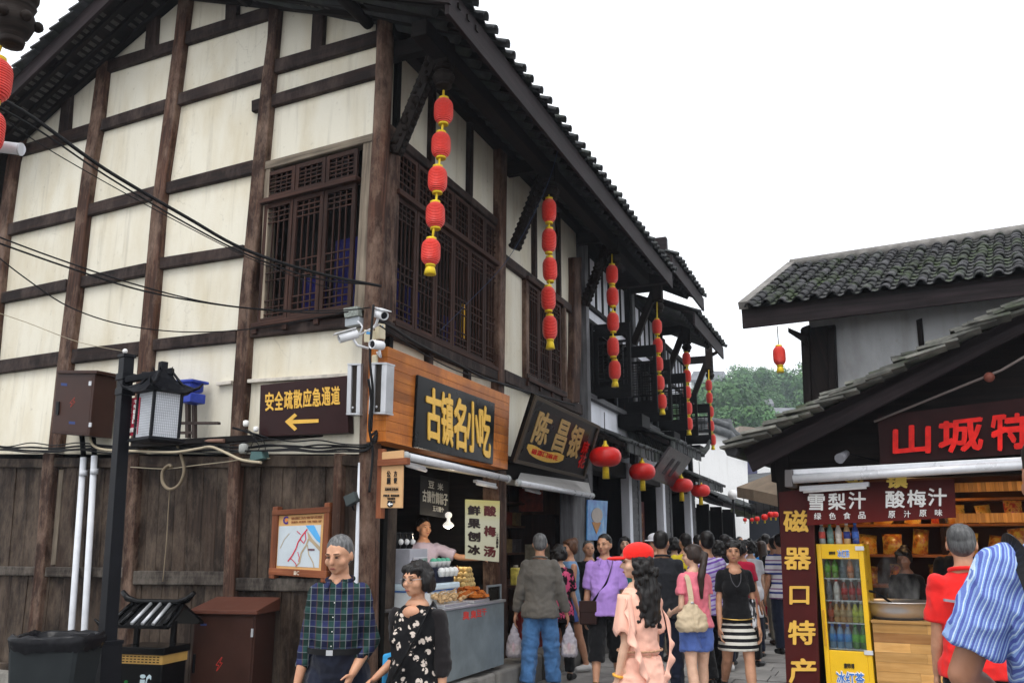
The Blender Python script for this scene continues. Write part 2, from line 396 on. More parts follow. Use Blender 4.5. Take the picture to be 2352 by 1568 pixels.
for a, b in ((-1.2, .9), (.93, 2.3), (2.33, 3.7), (3.73, 5.0), (5.03, 6.6), (6.63, 8.2)):
    bevel(MB().fbox(G, a + .62, b + .62, -.05, .17 + .01 * math.sin(a * 9), -.25, .16).build('plinth_stone', P_STONE, house), .02)
# ------------------------------------------------------------------ street front of the corner house
for xs in ([(1149, 1166, 300), (1150, 1166, 382), (1149, 1163, 640), (1146, 1160, 865), (1143, 1158, 1000)], [(1319, 1337, 590), (1320, 1336, 640), (1319, 1336, 800), (1316, 1332, 925)]):
    post(xs, .2, -.10, .075, W_POST, house, fr=F)
def rail(u0, u1, z0, z1, n0=-.09, n1=.035, mat=None, par=None, name='beam'): return bevel(MB().fbox(F, u0, u1, z0, z1, n0, n1).build(name, mat or W_BEAM, par or house), .01)
window(F, 915, 1146, 352, 514, 440, 612, 735, 855, .02, 6, house, [(W_BLUE, .5), (W_BLUE, .4), None, (W_BLUE, .3), None, None])
rail(.06, .33, 3.6, 5.7, mat=W_POST); rail(.1, 3.05, 5.56, 5.66); rail(.1, 3.05, 3.52, 3.66, n1=.06)
for u in (1.05, 2.05): rail(u - .045, u + .045, 5.66, 7.0, name='strut')
for u in (1.1, 2.05): rail(u - .05, u + .05, 2.4, 3.52, name='strut')
for a, b in ((.08, 1.05), (1.05, 2.05), (2.05, 3.1)):
    MB().fbox(F, a, b, 5.60, 7.1, -.12, -.03).build('plaster_panel', P_CREAM, house); MB().fbox(F, a, b, 2.35, 3.6, -.12, -.03).build('plaster_panel', P_CREAM, house)
# second bay
rail(3.12, 6.3, 5.13, 5.26); rail(3.12, 6.3, 3.56, 3.72); rail(3.84, 3.95, 3.72, 5.13, mat=W_POST, name='strut'); rail(5.48, 5.56, 3.72, 5.13, mat=W_POST, name='strut')
for u in (4.25, 5.3): rail(u - .045, u + .045, 5.26, 6.9, name='strut')
for a, b, c, d in ((3.1, 4.25, 5.2, 7), (4.25, 5.3, 5.2, 7), (5.3, 6.3, 5.2, 7), (3.1, 3.9, 3.65, 5.2), (5.5, 6.3, 3.65, 5.2), (3.1, 4.7, 2.3, 3.65), (4.7, 6.3, 2.3, 3.65)):
    MB().fbox(F, a, b, c, d, -.12, -.03).build('plaster_panel', P_CREAM, house)
rail(3.85, 5.5, 3.72, 3.80, n1=.05, name='strut')
w2 = window(F, 1209, 1288, 636, 702, 634, 700, 868, 903, .03, 3, house, None, up=False)
# things seen through the big lattice window
MB().fbox(F, 2.30, 2.48, 3.98, 4.40, -.2, -.19).build('poster', flat('yellow_poster', (.75, .42, .03), .6), house)
# back shell of the upper storey
MB().fbox(F, 0.45, 15.2, 2.55, 6.9, -.70, -.66).build('inner_wall', DARKIN, house)
# ------------------------------------------------------------------ roofs
def tile_mesh(name, mat, r=.085, L=.30, th=.014, k=7, taper=.86):
    mb = MB(); b = 0
    for i, (x, q) in enumerate(((0, 1.0), (-L, taper))):
        for rr in (r * q, r * q - th):
            for j in range(k + 1):
                an = math.pi * (.04 + .92 * j / k); mb.v.append(V((x, rr * math.cos(an), rr * math.sin(an))))
    n = k + 1
    for j in range(k):
        mb.face([j, j + 1, 2 * n + j + 1, 2 * n + j], None, 0, True); mb.face([n + j + 1, n + j, 3 * n + j, 3 * n + j + 1], None, 0, True)
        mb.face([j + 1, j, n + j, n + j + 1])
    mb.face([0, 2 * n, 3 * n, n]); mb.face([k, n + k, 3 * n + k, 2 * n + k])
    return mb.mesh(name, mat)
def tile_mat(name, c0, c1, moss):
    m, nt, b = newmat(name); co = coords(nt, 'Object')
    tc = N(nt, 'ShaderNodeNewGeometry'); nz = noise(nt, tc.outputs['Position'], 7, 5)
    c = ramp(nt, nz, [(.3, c0), (.62, c1), (.8, [k * 1.7 for k in c1])])
    c = hsv(nt, c, mrange(nt, rnd(nt), 0, 1, .55, 1.6))
    ms = noise(nt, tc.outputs['Position'], 2.1, 6, .7)
    c = mixc(nt, ramp(nt, ms, [(.49, (0, 0, 0)), (.63, (moss,) * 3)]), c, (.038, .062, .016))
    nt.links.new(c, b.inputs['Base Color']); b.inputs['Roughness'].default_value = .85
    bump(nt, b, noise(nt, tc.outputs['Position'], 40, 4), .5, .01); MATS[name] = m; return m
T_DARK = tile_mat('dark_roof_tile', (.020, .022, .024), (.050, .052, .055), .25)
T_MOSS = tile_mat('mossy_roof_tile', (.016, .017, .019), (.050, .049, .053), .6)
TILE = tile_mesh('cover_tile', T_DARK, r=.068, L=.26); TILEM = tile_mesh('cover_tile_mossy', T_MOSS, r=.068, L=.24)
def place(me, name, parent, pos, ax, ay, az):
    o = link(name, me, parent); og = ORG.get(parent.name, V((0, 0, 0))) if parent else V((0, 0, 0))
    M = Matrix((ax, ay, az)).transposed().to_4x4(); M.translation = V(pos) - og
    o.matrix_local = M; return o
def eave_roof(parent, fr, u0, u1, n_e, z_b, n_back, slope, fascia=.30, pitch=.25, verge=None, courses=1, tile=None, jit=.02, seed=1, fmat=None):
    """pitched roof over frame fr: eave at offset n_e (fascia bottom z_b) rising back to n_back"""
    rr = random.Random(seed); sl = math.atan(slope); ax = (fr.n * math.cos(sl) - V((0, 0, math.sin(sl)))); az = fr.n * math.sin(sl) + V((0, 0, math.cos(sl)))
    zt = z_b + fascia
    v = verge or (lambda n: u0)
    z = lambda n: zt + (n_e - n) * slope
    a, b, c, d = fr.w(v(n_e), z(n_e), n_e), fr.w(u1, z(n_e), n_e), fr.w(u1, z(n_back), n_back), fr.w(v(n_back), z(n_back), n_back)
    MB().hexa([q - az * .07 for q in (a, b, c, d)] + [a, b, c, d]).build('roof_deck', W_DARK, parent)
    bevel(MB().hexa([fr.w(v(n_e), z_b, n_e - .03), fr.w(u1, z_b, n_e - .03), fr.w(u1, zt - .01, n_e - .03), fr.w(v(n_e), zt - .01, n_e - .03), fr.w(v(n_e), z_b, n_e + .012), fr.w(u1, z_b, n_e + .012), fr.w(u1, zt - .01, n_e + .012), fr.w(v(n_e), zt - .01, n_e + .012)]).build('fascia', fmat or W_EAVE, parent), .006)
    st = MB(); nn = int((u1 - v(n_e)) / pitch)
    for i in range(nn + 1):
        u = v(n_e) + .08 + i * pitch
        if u > u1: break
        for k in range(courses):
            n = n_e + .10 - k * .2 * math.cos(sl) + rr.uniform(-jit, jit)
            p = fr.w(u + rr.uniform(-jit, jit) * .5, z(n) + .015 + rr.uniform(0, jit), n)
            yaw = rr.uniform(-.06, .06); ay = (fr.u * math.cos(yaw) + ax * math.sin(yaw))
            place(tile or TILE, 'cover_tile', parent, p, ax, ay, az)
        q0, q1 = fr.w(u, z(n_e) + .012, n_e - .12 - courses * .18), fr.w(u, z(n_back) + .012, n_back)
        if (q1 - q0).dot(fr.n) < 0: st.tube([q0, q1], .060, 8)
        pp = fr.w(u + pitch / 2, z(n_e) + .03, n_e + .07)
        pan = [pp + fr.u * x * pitch * .45 + az * (h) for x, h in ((-1, .03), (-.5, -.015), (0, -.03), (.5, -.015), (1, .03))]
        bb = len(st.v); st.v += [q for q in pan] + [q - ax * 1.0 for q in pan] + [q - az * .014 for q in pan]
        for j in range(4): st.face([bb + j, bb + j + 1, bb + 6 + j, bb + 5 + j], None, 0, True); st.face([bb + j, bb + 10 + j, bb + 11 + j, bb + j + 1])
    o = st.build('roof_tile_courses', T_DARK, parent); o['kind'] = 'stuff'
    return ax, az, z
vg = lambda n: -(.62 + .119 * n) / .993
ax, az, zr = eave_roof(house, F, -.7, 8.5, 1.10, 6.14, -3.25, .42, verge=vg, seed=2)
# rear slope, its verge board and the ridge
zl = lambda n: zr(-3.25) - (-3.25 - n) * .43
q = [F.w(vg(-3.25), zl(-3.25), -3.25), F.w(8.5, zl(-3.25), -3.25), F.w(8.5, zl(-7.6), -7.6), F.w(vg(-7.6), zl(-7.6), -7.6)]
dn = (F.n * .395 * -1 + V((0, 0, .918)))
MB().hexa([p - dn * .07 for p in q] + q).build('roof_deck', W_DARK, house)
for (na, nb, zz, nm) in ((1.13, -3.25, zr, 'a'), (-3.25, -7.62, zl, 'b')):
    for (off, h0, h1, mt) in ((0, -.20, .03, W_EAVE),):
        A = [F.w(vg(na) - .03, zz(na) + h0, na), F.w(vg(nb) - .03, zz(nb) + h0, nb), F.w(vg(nb) - .03, zz(nb) + h1, nb), F.w(vg(na) - .03, zz(na) + h1, na)]
        MB().hexa([p + F.u * .045 for p in A] + A).build('barge_board', mt, house)
    # tile edges above the barge board
    L = int(abs(na - nb) / .17)
    for i in range(L):
        n = lerp(na, nb, (i + .5) / L)
        c = F.w(vg(n) + .02, zz(n) + .055 + .01 * (i % 2), n)
        s = 1 if nm == 'a' else -1
        MB().box(c, (.30, .24, .022), Matrix(((F.u.x, F.n.x, 0), (F.u.y, F.n.y, 0), (0, 0, 1))) @ Matrix.Rotation(-s * .30, 3, 'X')).build('verge_tile', T_DARK, house)
    # rafters and tile undersides in the verge overhang
    for k, off in enumerate((.17, .36, .55)):
        A = [F.w(vg(na) + off, zz(na) - .13, na), F.w(vg(nb) + off, zz(nb) - .13, nb), F.w(vg(nb) + off, zz(nb) - .075, nb), F.w(vg(na) + off, zz(na) - .075, na)]
        MB().hexa([p + F.u * .05 for p in A] + A).build('rafter', W_DARK, house)
    st = MB()
    for k, off in enumerate((.05, .25, .44)):
        for i in range(int(abs(na - nb) / .10)):
            n = lerp(na, nb, (i + .5) * .10 / abs(na - nb)); rr = random.random()
            if rr < .25: continue
            c = F.w(vg(n) + off + .05, zz(n) - .078, n)
            st.box(c, (.10, .055, .012), Matrix(((F.u.x, F.n.x, 0), (F.u.y, F.n.y, 0), (0, 0, 1))) @ Matrix.Rotation(-(1 if nm == 'a' else -1) * .40, 3, 'X'))
    o = st.build('tile_undersides', flat('tile_underside', (.075, .07, .065), .9, var=.5, scale=11), house); o['kind'] = 'stuff'
for n in (-.2, -1.8, -3.2, -4.8, -6.2):     # purlin ends
    zz = zr if n > -3.25 else zl
    MB().tube([F.w(vg(n) + .06, zz(n) - .17, n), F.w(0, zz(n) - .17, n)], .065, 10).build('purlin', W_DARK, house)
# eave: rafters across the soffit, wall plate
for i in range(36):
    u = -.35 + i * .25
    a, b = 1.05, -.05
    A = [F.w(u, zr(a) - .135, a), F.w(u + .06, zr(a) - .135, a), F.w(u + .06, zr(b) - .135, b), F.w(u, zr(b) - .135, b)]
    MB().hexa(A + [p + V((0, 0, .06)) for p in A]).build('rafter', W_DARK, house)
rail(0, 8.4, 6.62, 6.80, n0=-.12, n1=.10, mat=W_DARK); rail(-.4, 8.4, 6.25, 6.42, n0=.53, n1=.70, mat=W_DARK, name='eave_purlin')
# brackets and hanging posts
W_CARVE = wood('carved_wood', (.010, .0065, .005), (.028, .019, .015))
def bracket(u, zc, parent, carved=False, up=1.0):
    z0 = zc
    bevel(MB().fbox(F, u - .055, u + .055, z0 + .42, z0 + .60, 0.0, .68).build('bracket_beam', W_DARK, parent), .01)
    mb = MB().fbox(F, u - .085, u + .085, z0 + .22, z0 + 1.0, .54, .71); bevel(mb.build('hanging_post', W_CARVE, parent), .015)
    c = F.w(u, z0, .625)
    kp = MB().lathe([(.09, .22), (.105, .20), (.105, .18), (.07, .165), (.10, .14), (.115, .10), (.10, .05), (.07, .025), (.085, .015), (.085, 0), (.05, -.02), (.02, -.03)][::-1], c, 8, M=Matrix.Rotation(R(22.5) - aF, 3, 'Z'), sm=False)
    kp.build('carved_knob', W_CARVE, parent)
    MB().tube([F.w(u, z0 + .62, .70), F.w(u, z0 + .66, .80), F.w(u, z0 + .76, .87), F.w(u, z0 + .80, .93)], [.05, .045, .04, .05], 8).build('bracket_arm', W_CARVE, parent)
    a, b = F.w(u, z0 - .62, .10), F.w(u, z0 + .42, .55)
    d = (b - a).normalized(); sd = F.u * .05; up_ = d.cross(F.u).normalized() * .065
    st = MB()
    st.hexa([a - sd - up_, a + sd - up_, a + sd + up_, a - sd + up_, b - sd - up_, b + sd - up_, b + sd + up_, b - sd + up_])
    br = st.build('carved_strut', W_CARVE, parent)
    if carved:
        k = MB(); nseg = 15
        for i in range(nseg):
            p = a + (b - a) * ((i + .5) / nseg); w = .036 + .014 * math.sin(i * 2.1)
            for sgn in (-1, 1): k.ball(p + sd * sgn * 1.02 + up_ * .45 * math.sin(i * 1.7), (w, .022, w), 6, 4, M=Matrix(((F.n.x, F.u.x, 0), (F.n.y, F.u.y, 0), (0, 0, 1))))
            k.ball(p + up_ * 1.02, (.04, .035, .03), 6, 4); k.ball(p - up_ * 1.02, (.035, .035, .035), 6, 4)
        ko = k.build('carving', W_CARVE, br); ko['kind'] = 'stuff'
for u in (.11, 3.25, 6.28): bracket(u, 5.98, house, True)
# ------------------------------------------------------------------ ground
def stone_mat(name, c0, c1, wet=.0, sc=3):
    m, nt, b = newmat(name); tc = N(nt, 'ShaderNodeNewGeometry').outputs['Position']
    nz = noise(nt, tc, sc, 8, .65); c = ramp(nt, nz, [(.3, c0), (.7, c1)])
    st = noise(nt, tc, .9, 5, .6); c = mixc(nt, ramp(nt, st, [(.5, (0, 0, 0)), (.7, (.6, .6, .6))]), c, [k * .5 for k in c0])
    c = hsv(nt, c, mrange(nt, rnd(nt), 0, 1, .75, 1.25))
    nt.links.new(c, b.inputs['Base Color']); nt.links.new(mrange(nt, st, .3, .7, .7 - wet, .9 - wet), b.inputs['Roughness'])
    bump(nt, b, noise(nt, tc, sc * 7, 5), .35, .01); MATS[name] = m; return m
S_PAVE = stone_mat('paving_stone', (.20, .193, .185), (.36, .345, .33), .15)
S_KERB = stone_mat('kerb_stone', (.12, .11, .10), (.23, .22, .20))
def struct(o): o['kind'] = 'structure'; return o
gb = MB()
gb.prism([(-900, -60, -.06), (900, -60, -.06), (900, 2200, -.06), (-900, 2200, -.06)], (0, 0, .02))
street = struct(gb.build('street', stone_mat('street_bed', (.12, .115, .11), (.2, .195, .185))))
rp = random.Random(11)
pv = [MB().box((0, 0, -.03), (1, 1, .06)).mesh('paving_slab', S_PAVE) for _ in range(1)]
O = F.w(0, 0, 0); cnt = 0
v = .2
while v < 13.4:                                  # courses across the street
    dv = rp.uniform(.36, .5); nn = .42
    lim = 5.6
    while nn < lim:
        dn_ = rp.uniform(.55, 1.0)
        c = O + F.u * (v + dv / 2) + F.n * (nn + dn_ / 2)
        cnt += 1
        o = link('paving_slab', pv[0], street); o.location = c + V((0, 0, rp.uniform(-.006, .006)))
        o.rotation_euler = (rp.uniform(-.006, .006), rp.uniform(-.006, .006), math.atan2(F.n.y, F.n.x)); o.scale = (dn_ - .012, dv - .012, 1)
        nn += dn_
    v += dv
# ------------------------------------------------------------------ black and white shop houses along the street
W_BLACK = wood('black_painted_wood', (.004, .004, .0045), (.011, .0105, .011))
W_GREYPOST = wood('grey_post_wood', (.10, .10, .105), (.19, .19, .20))
BRICK = flat('grey_brick', (.13, .13, .135), .85, var=.3, scale=14, bmp=.4)
def shutter(parent, u, z0, z1, n0, n1, lit=False):
    mb = MB().fbox(F, u - .018, u + .018, z0, z1, n0, n0 + .06).fbox(F, u - .018, u + .018, z0, z1, n1 - .06, n1)
    for a, b in ((z0, z0 + .22), (z0 + .30, z0 + .34), (z1 - .34, z1 - .30), (z1 - .22, z1)): mb.fbox(F, u - .016, u + .016, a, b, n0 + .06, n1 - .06)
    s = mb.build('shutter', W_BLACK, parent)
    l = MB(); a, b, c, d = n0 + .06, n1 - .06, z0 + .34, z1 - .34
    for i in range(1, 6): x = lerp(a, b, i / 6); l.fbox(F, u - .012, u + .012, c - .01, d + .01, x - .007, x + .007)
    for i in range(1, 12):
        x = lerp(c, d, i / 12); l.fbox(F, u - .011, u + .011, x - .007, x + .007, a - .005 if i % 3 else a + .1, b + .005 if i % 2 else b - .1)
    l.build('lattice', W_BLACK, s)
def bw_bay(name, label, u0, u1, ztop, zr0=5.05):
    t = thing(name, label, 'house', F.w(u0, 0, 0))
    def r(a, b, c, d, n0=-.09, n1=.03, m=W_BLACK, nm='beam'): return bevel(MB().fbox(F, a, b, c, d, n0, n1).build(nm, m, t), .008)
    r(u0 + .10, u0 + .27, 0, ztop, -.1, .09, W_GREYPOST, 'post'); r(u1 - .08, u1 + .06, 2.9, ztop, -.1, .08, W_BLACK, 'post')
    r(u0 + .27, u1, zr0, zr0 + .07); r(u0 + .27, u1, zr0 + .27, zr0 + .34); r(u0 + .27, u1, ztop - .12, ztop)
    MB().fbox(F, u0 + .2, u1, zr0 + .02, zr0 + .3, -.12, -.03).build('plaster_panel', P_WHITE, t)
    n = int((u1 - u0 - .3) / .36)
    for i in range(n + 1):
        x = lerp(u0 + .27, u1, i / n)
        if i: r(x - .05, x + .05, zr0 + .34, ztop - .1, -.09, -.018, nm='stud')
        if i < n: MB().fbox(F, x, lerp(u0 + .27, u1, (i + 1) / n), zr0 + .3, ztop, -.12, -.035).build('plaster_panel', P_WHITE, t)
    MB().fbox(F, u0 + .27, u0 + .62, 3.98, zr0, -.12, -.03).build('plaster_panel', P_WHITE, t); MB().fbox(F, u1 - .5, u1 - .05, 3.98, zr0, -.12, -.03).build('plaster_panel', P_WHITE, t)
    r(u0 + .60, u0 + .70, 3.98, zr0, nm='jamb'); r(u1 - .55, u1 - .47, 3.98, zr0, nm='jamb')
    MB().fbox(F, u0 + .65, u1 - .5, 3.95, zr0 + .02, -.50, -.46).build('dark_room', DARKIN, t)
    shutter(t, u0 + .72, 3.92, zr0 + .0, .04, .66); shutter(t, u1 - .5, 3.92, zr0 + .0, .04, .66)
    r(u0 + .27, u1, 3.88, 3.97, -.1, .07, W_GREYPOST, 'ledge')
    MB().fbox(F, u0 + .27, u1, 3.0, 3.90, -.12, -.02).build('plaster_panel', P_WHITE, t)
    r(u1 - .9, u1 - .3, 3.62, 3.86, .0, .45, W_BLACK, 'balcony_box')
    # ground floor: white pier, brick pilaster, dark shop opening
    bevel(MB().fbox(F, u1 - .62, u1 - .42, 0, 3.0, -.06, .10).build('white_pier', P_WHITE, t), .01)
    b = MB().fbox(F, u1 - .42, u1 + .15, 0, 3.0, -.08, .06).build('brick_pilaster', BRICK, t)
    for k in range(30): MB().fbox(F, u1 - .425, u1 + .155, .1 * k + .012, .1 * k + .095, .0, .066 + .004 * (k % 3)).build('brick_course', BRICK, t)
    bm_ = MB()
    MB().fbox(F, u0, u1, 0, 3.0, -.85, -.8).build('shop_back_wall', W_SASH, t)
    for k in range(4): r(lerp(u0 + .4, u1 - .7, (k + .06) / 4), lerp(u0 + .4, u1 - .7, (k + .94) / 4), .15, 2.65, -.8, -.76, W_BOARD, 'door_leaf')
    MB().fbox(F, u0, u1 + .1, 2.95, 3.0, -1.5, -.1).build('shop_ceiling', DARKIN, t); MB().fbox(F, u1 - .1, u1 + .05, 0, 3.0, -.82, -.08).build('shop_side_wall', W_DARK, t)
    r(u0 + .27, u1 - .62, 2.72, 3.0, -.3, .05, W_DARK, 'lintel')
    return t
B1 = bw_bay('shop_house', 'white-plastered shop house with black studs and open lattice shutters, beside the corner house', 6.30, 9.40, 6.55, 5.2)
B2 = bw_bay('shop_house', 'white-plastered shop house with black studs in the middle of the row', 9.40, 12.15, 6.45, 5.15)
B3 = bw_bay('shop_house', 'white-plastered shop house with black studs farthest along the row', 12.15, 15.05, 6.1, 4.9)
for t, u, zc in ((B1, 9.43, 5.98), (B2, 12.13, 5.72), (B3, 15.04, 5.60)): bracket(u, zc, t)
eave_roof(B2, F, 8.55, 11.8, 1.10, 6.52, -1.6, .45, seed=5); eave_roof(B3, F, 10.6, 14.25, 1.10, 5.92, -1.2, .42, seed=6)
rail(8.6, 8.75, 6.3, 7.2, -.6, 1.0, W_EAVE, B2, 'gable_board')
# pent roofs over the shops
eave_roof(B1, F, 6.2, 9.0, .72, 3.02, 0.0, .45, fascia=.06, pitch=.21, seed=8, courses=3)
eave_roof(B2, F, 9.05, 12.2, .78, 3.36, 0.0, .45, fascia=.06, pitch=.21, seed=9, courses=3)
MB().tube([F.w(12.0, 3.5, .78), F.w(12.3, 3.5, .85), F.w(12.55, 3.62, .9), F.w(12.7, 3.8, .93)], [.07, .07, .055, .02], 8).build('upturned_ridge_end', T_DARK, B2)
eave_roof(B3, F, 12.0, 15.3, .72, 2.85, 0.0, .45, fascia=.06, pitch=.21, seed=10, courses=3)
rdt = random.Random(17); DRIP = MB().box((0, 0, -.075), (.105, .03, .17)).mesh('drip_tile', T_DARK)
for tt, ua, ub, ne2, zz2 in ((B1, 6.25, 8.95, .76, 3.10), (B2, 9.1, 12.15, .82, 3.44), (B3, 12.05, 15.25, .76, 2.93)):
    k = int((ub - ua) / .125)
    for i in range(k): place(DRIP, 'drip_tile', tt, F.w(ua + (i + .5) * .125, zz2 + rdt.uniform(-.012, .012), ne2 + rdt.uniform(-.01, .01)), (F.u + F.n * rdt.uniform(-.15, .15)).normalized(), F.n, V((0, 0, 1)))
# lower dark house past the row
t4 = thing('dark_shop', 'low dark wooden shop with tiled pent roof past the white row', 'house', F.w(15.1, 0, 0))
MB().fbox(F, 15.1, 24, 0, 2.5, -.6, -.3).build('wall', W_DARK, t4)
for u in (15.3, 17.3, 19.4, 21.6): bevel(MB().fbox(F, u, u + .18, 0, 2.6, -.3, .02).build('post', W_DARK, t4), .01)
eave_roof(t4, F, 15.2, 24, .75, 2.45, -1.8, .45, fascia=.1, pitch=.24, seed=12)
# hanging plaque between the lanterns, tilted forward
pl = thing('hanging_plaque', 'dark lacquered plaque tilted under the pent roof between the round lanterns', 'plaque', F.w(9.5, 2.65, .6))
q = [F.px(1490, 1098, .62), F.px(1545, 1118, .62), F.px(1590, 1052, .98), F.px(1541, 1026, .98)]
dd = (q[1] - q[0]).cross(q[3] - q[0]).normalized() * .04
MB().hexa([p - dd for p in q] + q).build('board', flat('lacquer', (.03, .022, .025), .22, var=.4, scale=4), pl)
qm = lambda a, b: lerp(lerp(q[0], q[1], a), lerp(q[3], q[2], a), b)
for k in range(2):
    MB().hexa([qm(.3 + .25 * k, .25) + dd * .02, qm(.42 + .25 * k, .25) + dd * .02, qm(.42 + .25 * k, .75) + dd * .02, qm(.3 + .25 * k, .75) + dd * .02] + [p + dd * .1 for p in (qm(.3 + .25 * k, .25), qm(.42 + .25 * k, .25), qm(.42 + .25 * k, .75), qm(.3 + .25 * k, .75))]).build('lettering', flat('lacquer_letter', (.012, .010, .014), .5), pl)
# ------------------------------------------------------------------ beyond: white gable house, roofs, hill
P_FAR = plaster('far_white_wall', (.80, .80, .80), (.68, .68, .68), .4)
T_FAR = flat('far_tiles', (.11, .115, .12), .9, var=.35, scale=7)
fw = thing('white_gable_house', 'far white house with curved gable coping where the street bends', 'house', at(1640, 1180, 32))
A = Frame(at(1596, 1240, 32), (1, .25, 0), (.25, -1, 0))
prof = [(1592, 1250), (1592, 985), (1680, 1000), (1684, 1012), (1694, 1020), (1706, 1034), (1716, 1042), (1722, 1250)]
pts = [A.px(x, y, 0) for x, y in prof]
MB().prism(pts, -A.n * 3).build('wall', P_FAR, fw)
cop = [A.px(x, y, .1) for x, y in ((1588, 985), (1640, 984), (1676, 996), (1688, 1012), (1700, 1020), (1712, 1036), (1726, 1041))]
MB().tube(cop, .16, 8).build('coping', T_FAR, fw); MB().tube([p + V((0, 0, .3)) for p in cop], .12, 8).build('coping', T_FAR, fw)
MB().qbox(A, [(1584, 984), (1686, 990), (1680, 962), (1592, 958)], -4, -.6).build('roof', T_FAR, fw)
fh = thing('narrow_white_house', 'narrow far white house with purple window strip and red frame', 'house', at(1705, 1200, 36))
B = Frame(at(1690, 1240, 36), (1, .1, 0), (.1, -1, 0))
MB().qbox(B, [(1684, 1250), (1770, 1250), (1770, 1010), (1690, 1010)], -3, 0).build('wall', P_FAR, fh)
MB().qbox(B, [(1716, 1105), (1740, 1105), (1738, 1015), (1716, 1015)], 0, .05).build('window', flat('purple_glass', (.08, .08, .14), .2), fh)
for a, b, c, d in ((1700, 1703, 1030, 1110), (1690, 1712, 1060, 1063), (1692, 1712, 1082, 1085)): MB().qbox(B, [(a, d), (b, d), (b, c), (a, c)], 0, .06).build('red_bar', flat('red_paint', (.6, .07, .04), .5), fh)
MB().qbox(B, [(1686, 1012), (1776, 1012), (1770, 985), (1700, 978)], -3, .5).build('roof', flat('brown_far_roof', (.25, .21, .18), .9), fh)
fr_ = thing('tiled_shed', 'grey tiled roof behind the beige street umbrella', 'shed', at(1730, 1200, 33))
Cc = Frame(at(1680, 1240, 33), (1, -.1, 0), (-.1, -1, 0))
q = [Cc.px(1674, 1128, 0), Cc.px(1800, 1122, 0), Cc.px(1800, 1086, -2.2), Cc.px(1700, 1096, -2.2)]
MB().hexa([p - V((0, 0, .12)) for p in q] + q).build('roof', T_FAR, fr_)
for i in range(24):
    a = lerp(q[0], q[1], (i + .5) / 24) + V((0, 0, .03)); b = lerp(q[3], q[2], (i + .5) / 24) + V((0, 0, .03)); MB().tube([a, b], .07, 6).build('tile_row', T_FAR, fr_)
MB().qbox(Cc, [(1690, 1260), (1800, 1260), (1800, 1125), (1690, 1128)], -2, -.4).build('wall', flat('dark_blue_shade', (.018, .020, .026), .8), fr_)
# narrow lane closing the street
ln = thing('lane_house', 'dark wooden house closing the far end of the crowded lane', 'house', at(1730, 1250, 40))
Ll = Frame(at(1700, 1240, 40), (1, 0, 0), (0, -1, 0))
MB().qbox(Ll, [(1640, 1330), (1840, 1330), (1840, 1140), (1640, 1140)], -2, 0).build('wall', flat('lane_dark', (.03, .028, .03), .9), ln)
MB().qbox(Ll, [(1640, 1165), (1840, 1165), (1840, 1110), (1660, 1110)], -2, .8).build('roof', T_FAR, ln)
tm = thing('lane_eave', 'dark mossy tiled eave hanging over the left of the far lane', 'eave', F.w(21, 0, .3))
MB().hexa([at(1678, 1150, 25), at(1735, 1185, 30), at(1735, 1198, 30), at(1678, 1175, 25), at(1692, 1150, 24.5), at(1745, 1185, 29.5), at(1745, 1196, 29.5), at(1692, 1170, 24.5)]).build('roof', flat('mossy_eave', (.10, .11, .06), .9, var=.6, scale=9), tm)
# hill
G_HILL = flat('hill_ground', (.05, .075, .04), .95, var=.4, scale=.2)
hb = MB(); nx, ny = 26, 10
def hz(px, t):
    top = lerp(872, 850, (px - 1560) / 340) + 14 * math.sin(px * .021) ; return lerp(1225, top + 14, t ** .85)
for j in range(ny + 1):
    for i in range(nx + 1):
        px = lerp(1380, 2500, i / nx); t = j / ny; d = lerp(95, 200, t); p = at(px, hz(min(px, 1900), t), d); hb.v.append(p)
for j in range(ny):
    for i in range(nx): k = j * (nx + 1) + i; hb.face([k, k + 1, k + nx + 2, k + nx + 1], None, 0, True)
struct(hb.build('hill', G_HILL))
LEAF = []
def leaf_mat(name, c0, c1):
    m, nt, b = newmat(name); tc = N(nt, 'ShaderNodeNewGeometry').outputs['Position']
    c = ramp(nt, noise(nt, tc, .35, 4), [(.3, c0), (.7, c1)]); c = hsv(nt, c, mrange(nt, rnd(nt), 0, 1, .75, 1.25))
    nt.links.new(c, b.inputs['Base Color']); b.inputs['Roughness'].default_value = .7; b.inputs['Specular IOR Level'].default_value = .2
    return m
LM = leaf_mat('tree_leaves', (.036, .105, .034), (.11, .215, .070))
BARK = flat('bark', (.06, .05, .04), .9)
def crown_mesh(seed, n=2600):
    r = random.Random(seed); mb = MB(); blobs = [(V((r.uniform(-2.6, 2.6), r.uniform(-2.6, 2.6), r.uniform(2.6, 7.0))), r.uniform(1.1, 2.0)) for _ in range(16)]
    for k in range(n):
        c, rad = blobs[k % 16]; d = V((r.gauss(0, 1), r.gauss(0, 1), r.gauss(0, 1))).normalized(); p = c + d * rad * (.55 + .5 * r.random())
        nrm = (d + V((r.gauss(0, .5), r.gauss(0, .5), r.gauss(0, .5) + .5))).normalized(); a = nrm.orthogonal().normalized(); b = nrm.cross(a); s = r.uniform(.16, .36); th = r.random() * 6.28
        a, b = a * math.cos(th) + b * math.sin(th), b * math.cos(th) - a * math.sin(th); bb = len(mb.v)
        mb.v += [p - a * s, p - b * s * .6, p + a * s, p + b * s * .6]; mb.face([bb, bb + 1, bb + 2, bb + 3])
    me = mb.mesh('crown', LM); return me
CROWNS = [crown_mesh(s) for s in (1, 2, 3)]
tkm = MB().tube([(0, 0, -1), (.1, 0, 2), (-.1, .1, 4), (0, 0, 6)], [.38, .28, .2, .08], 7)
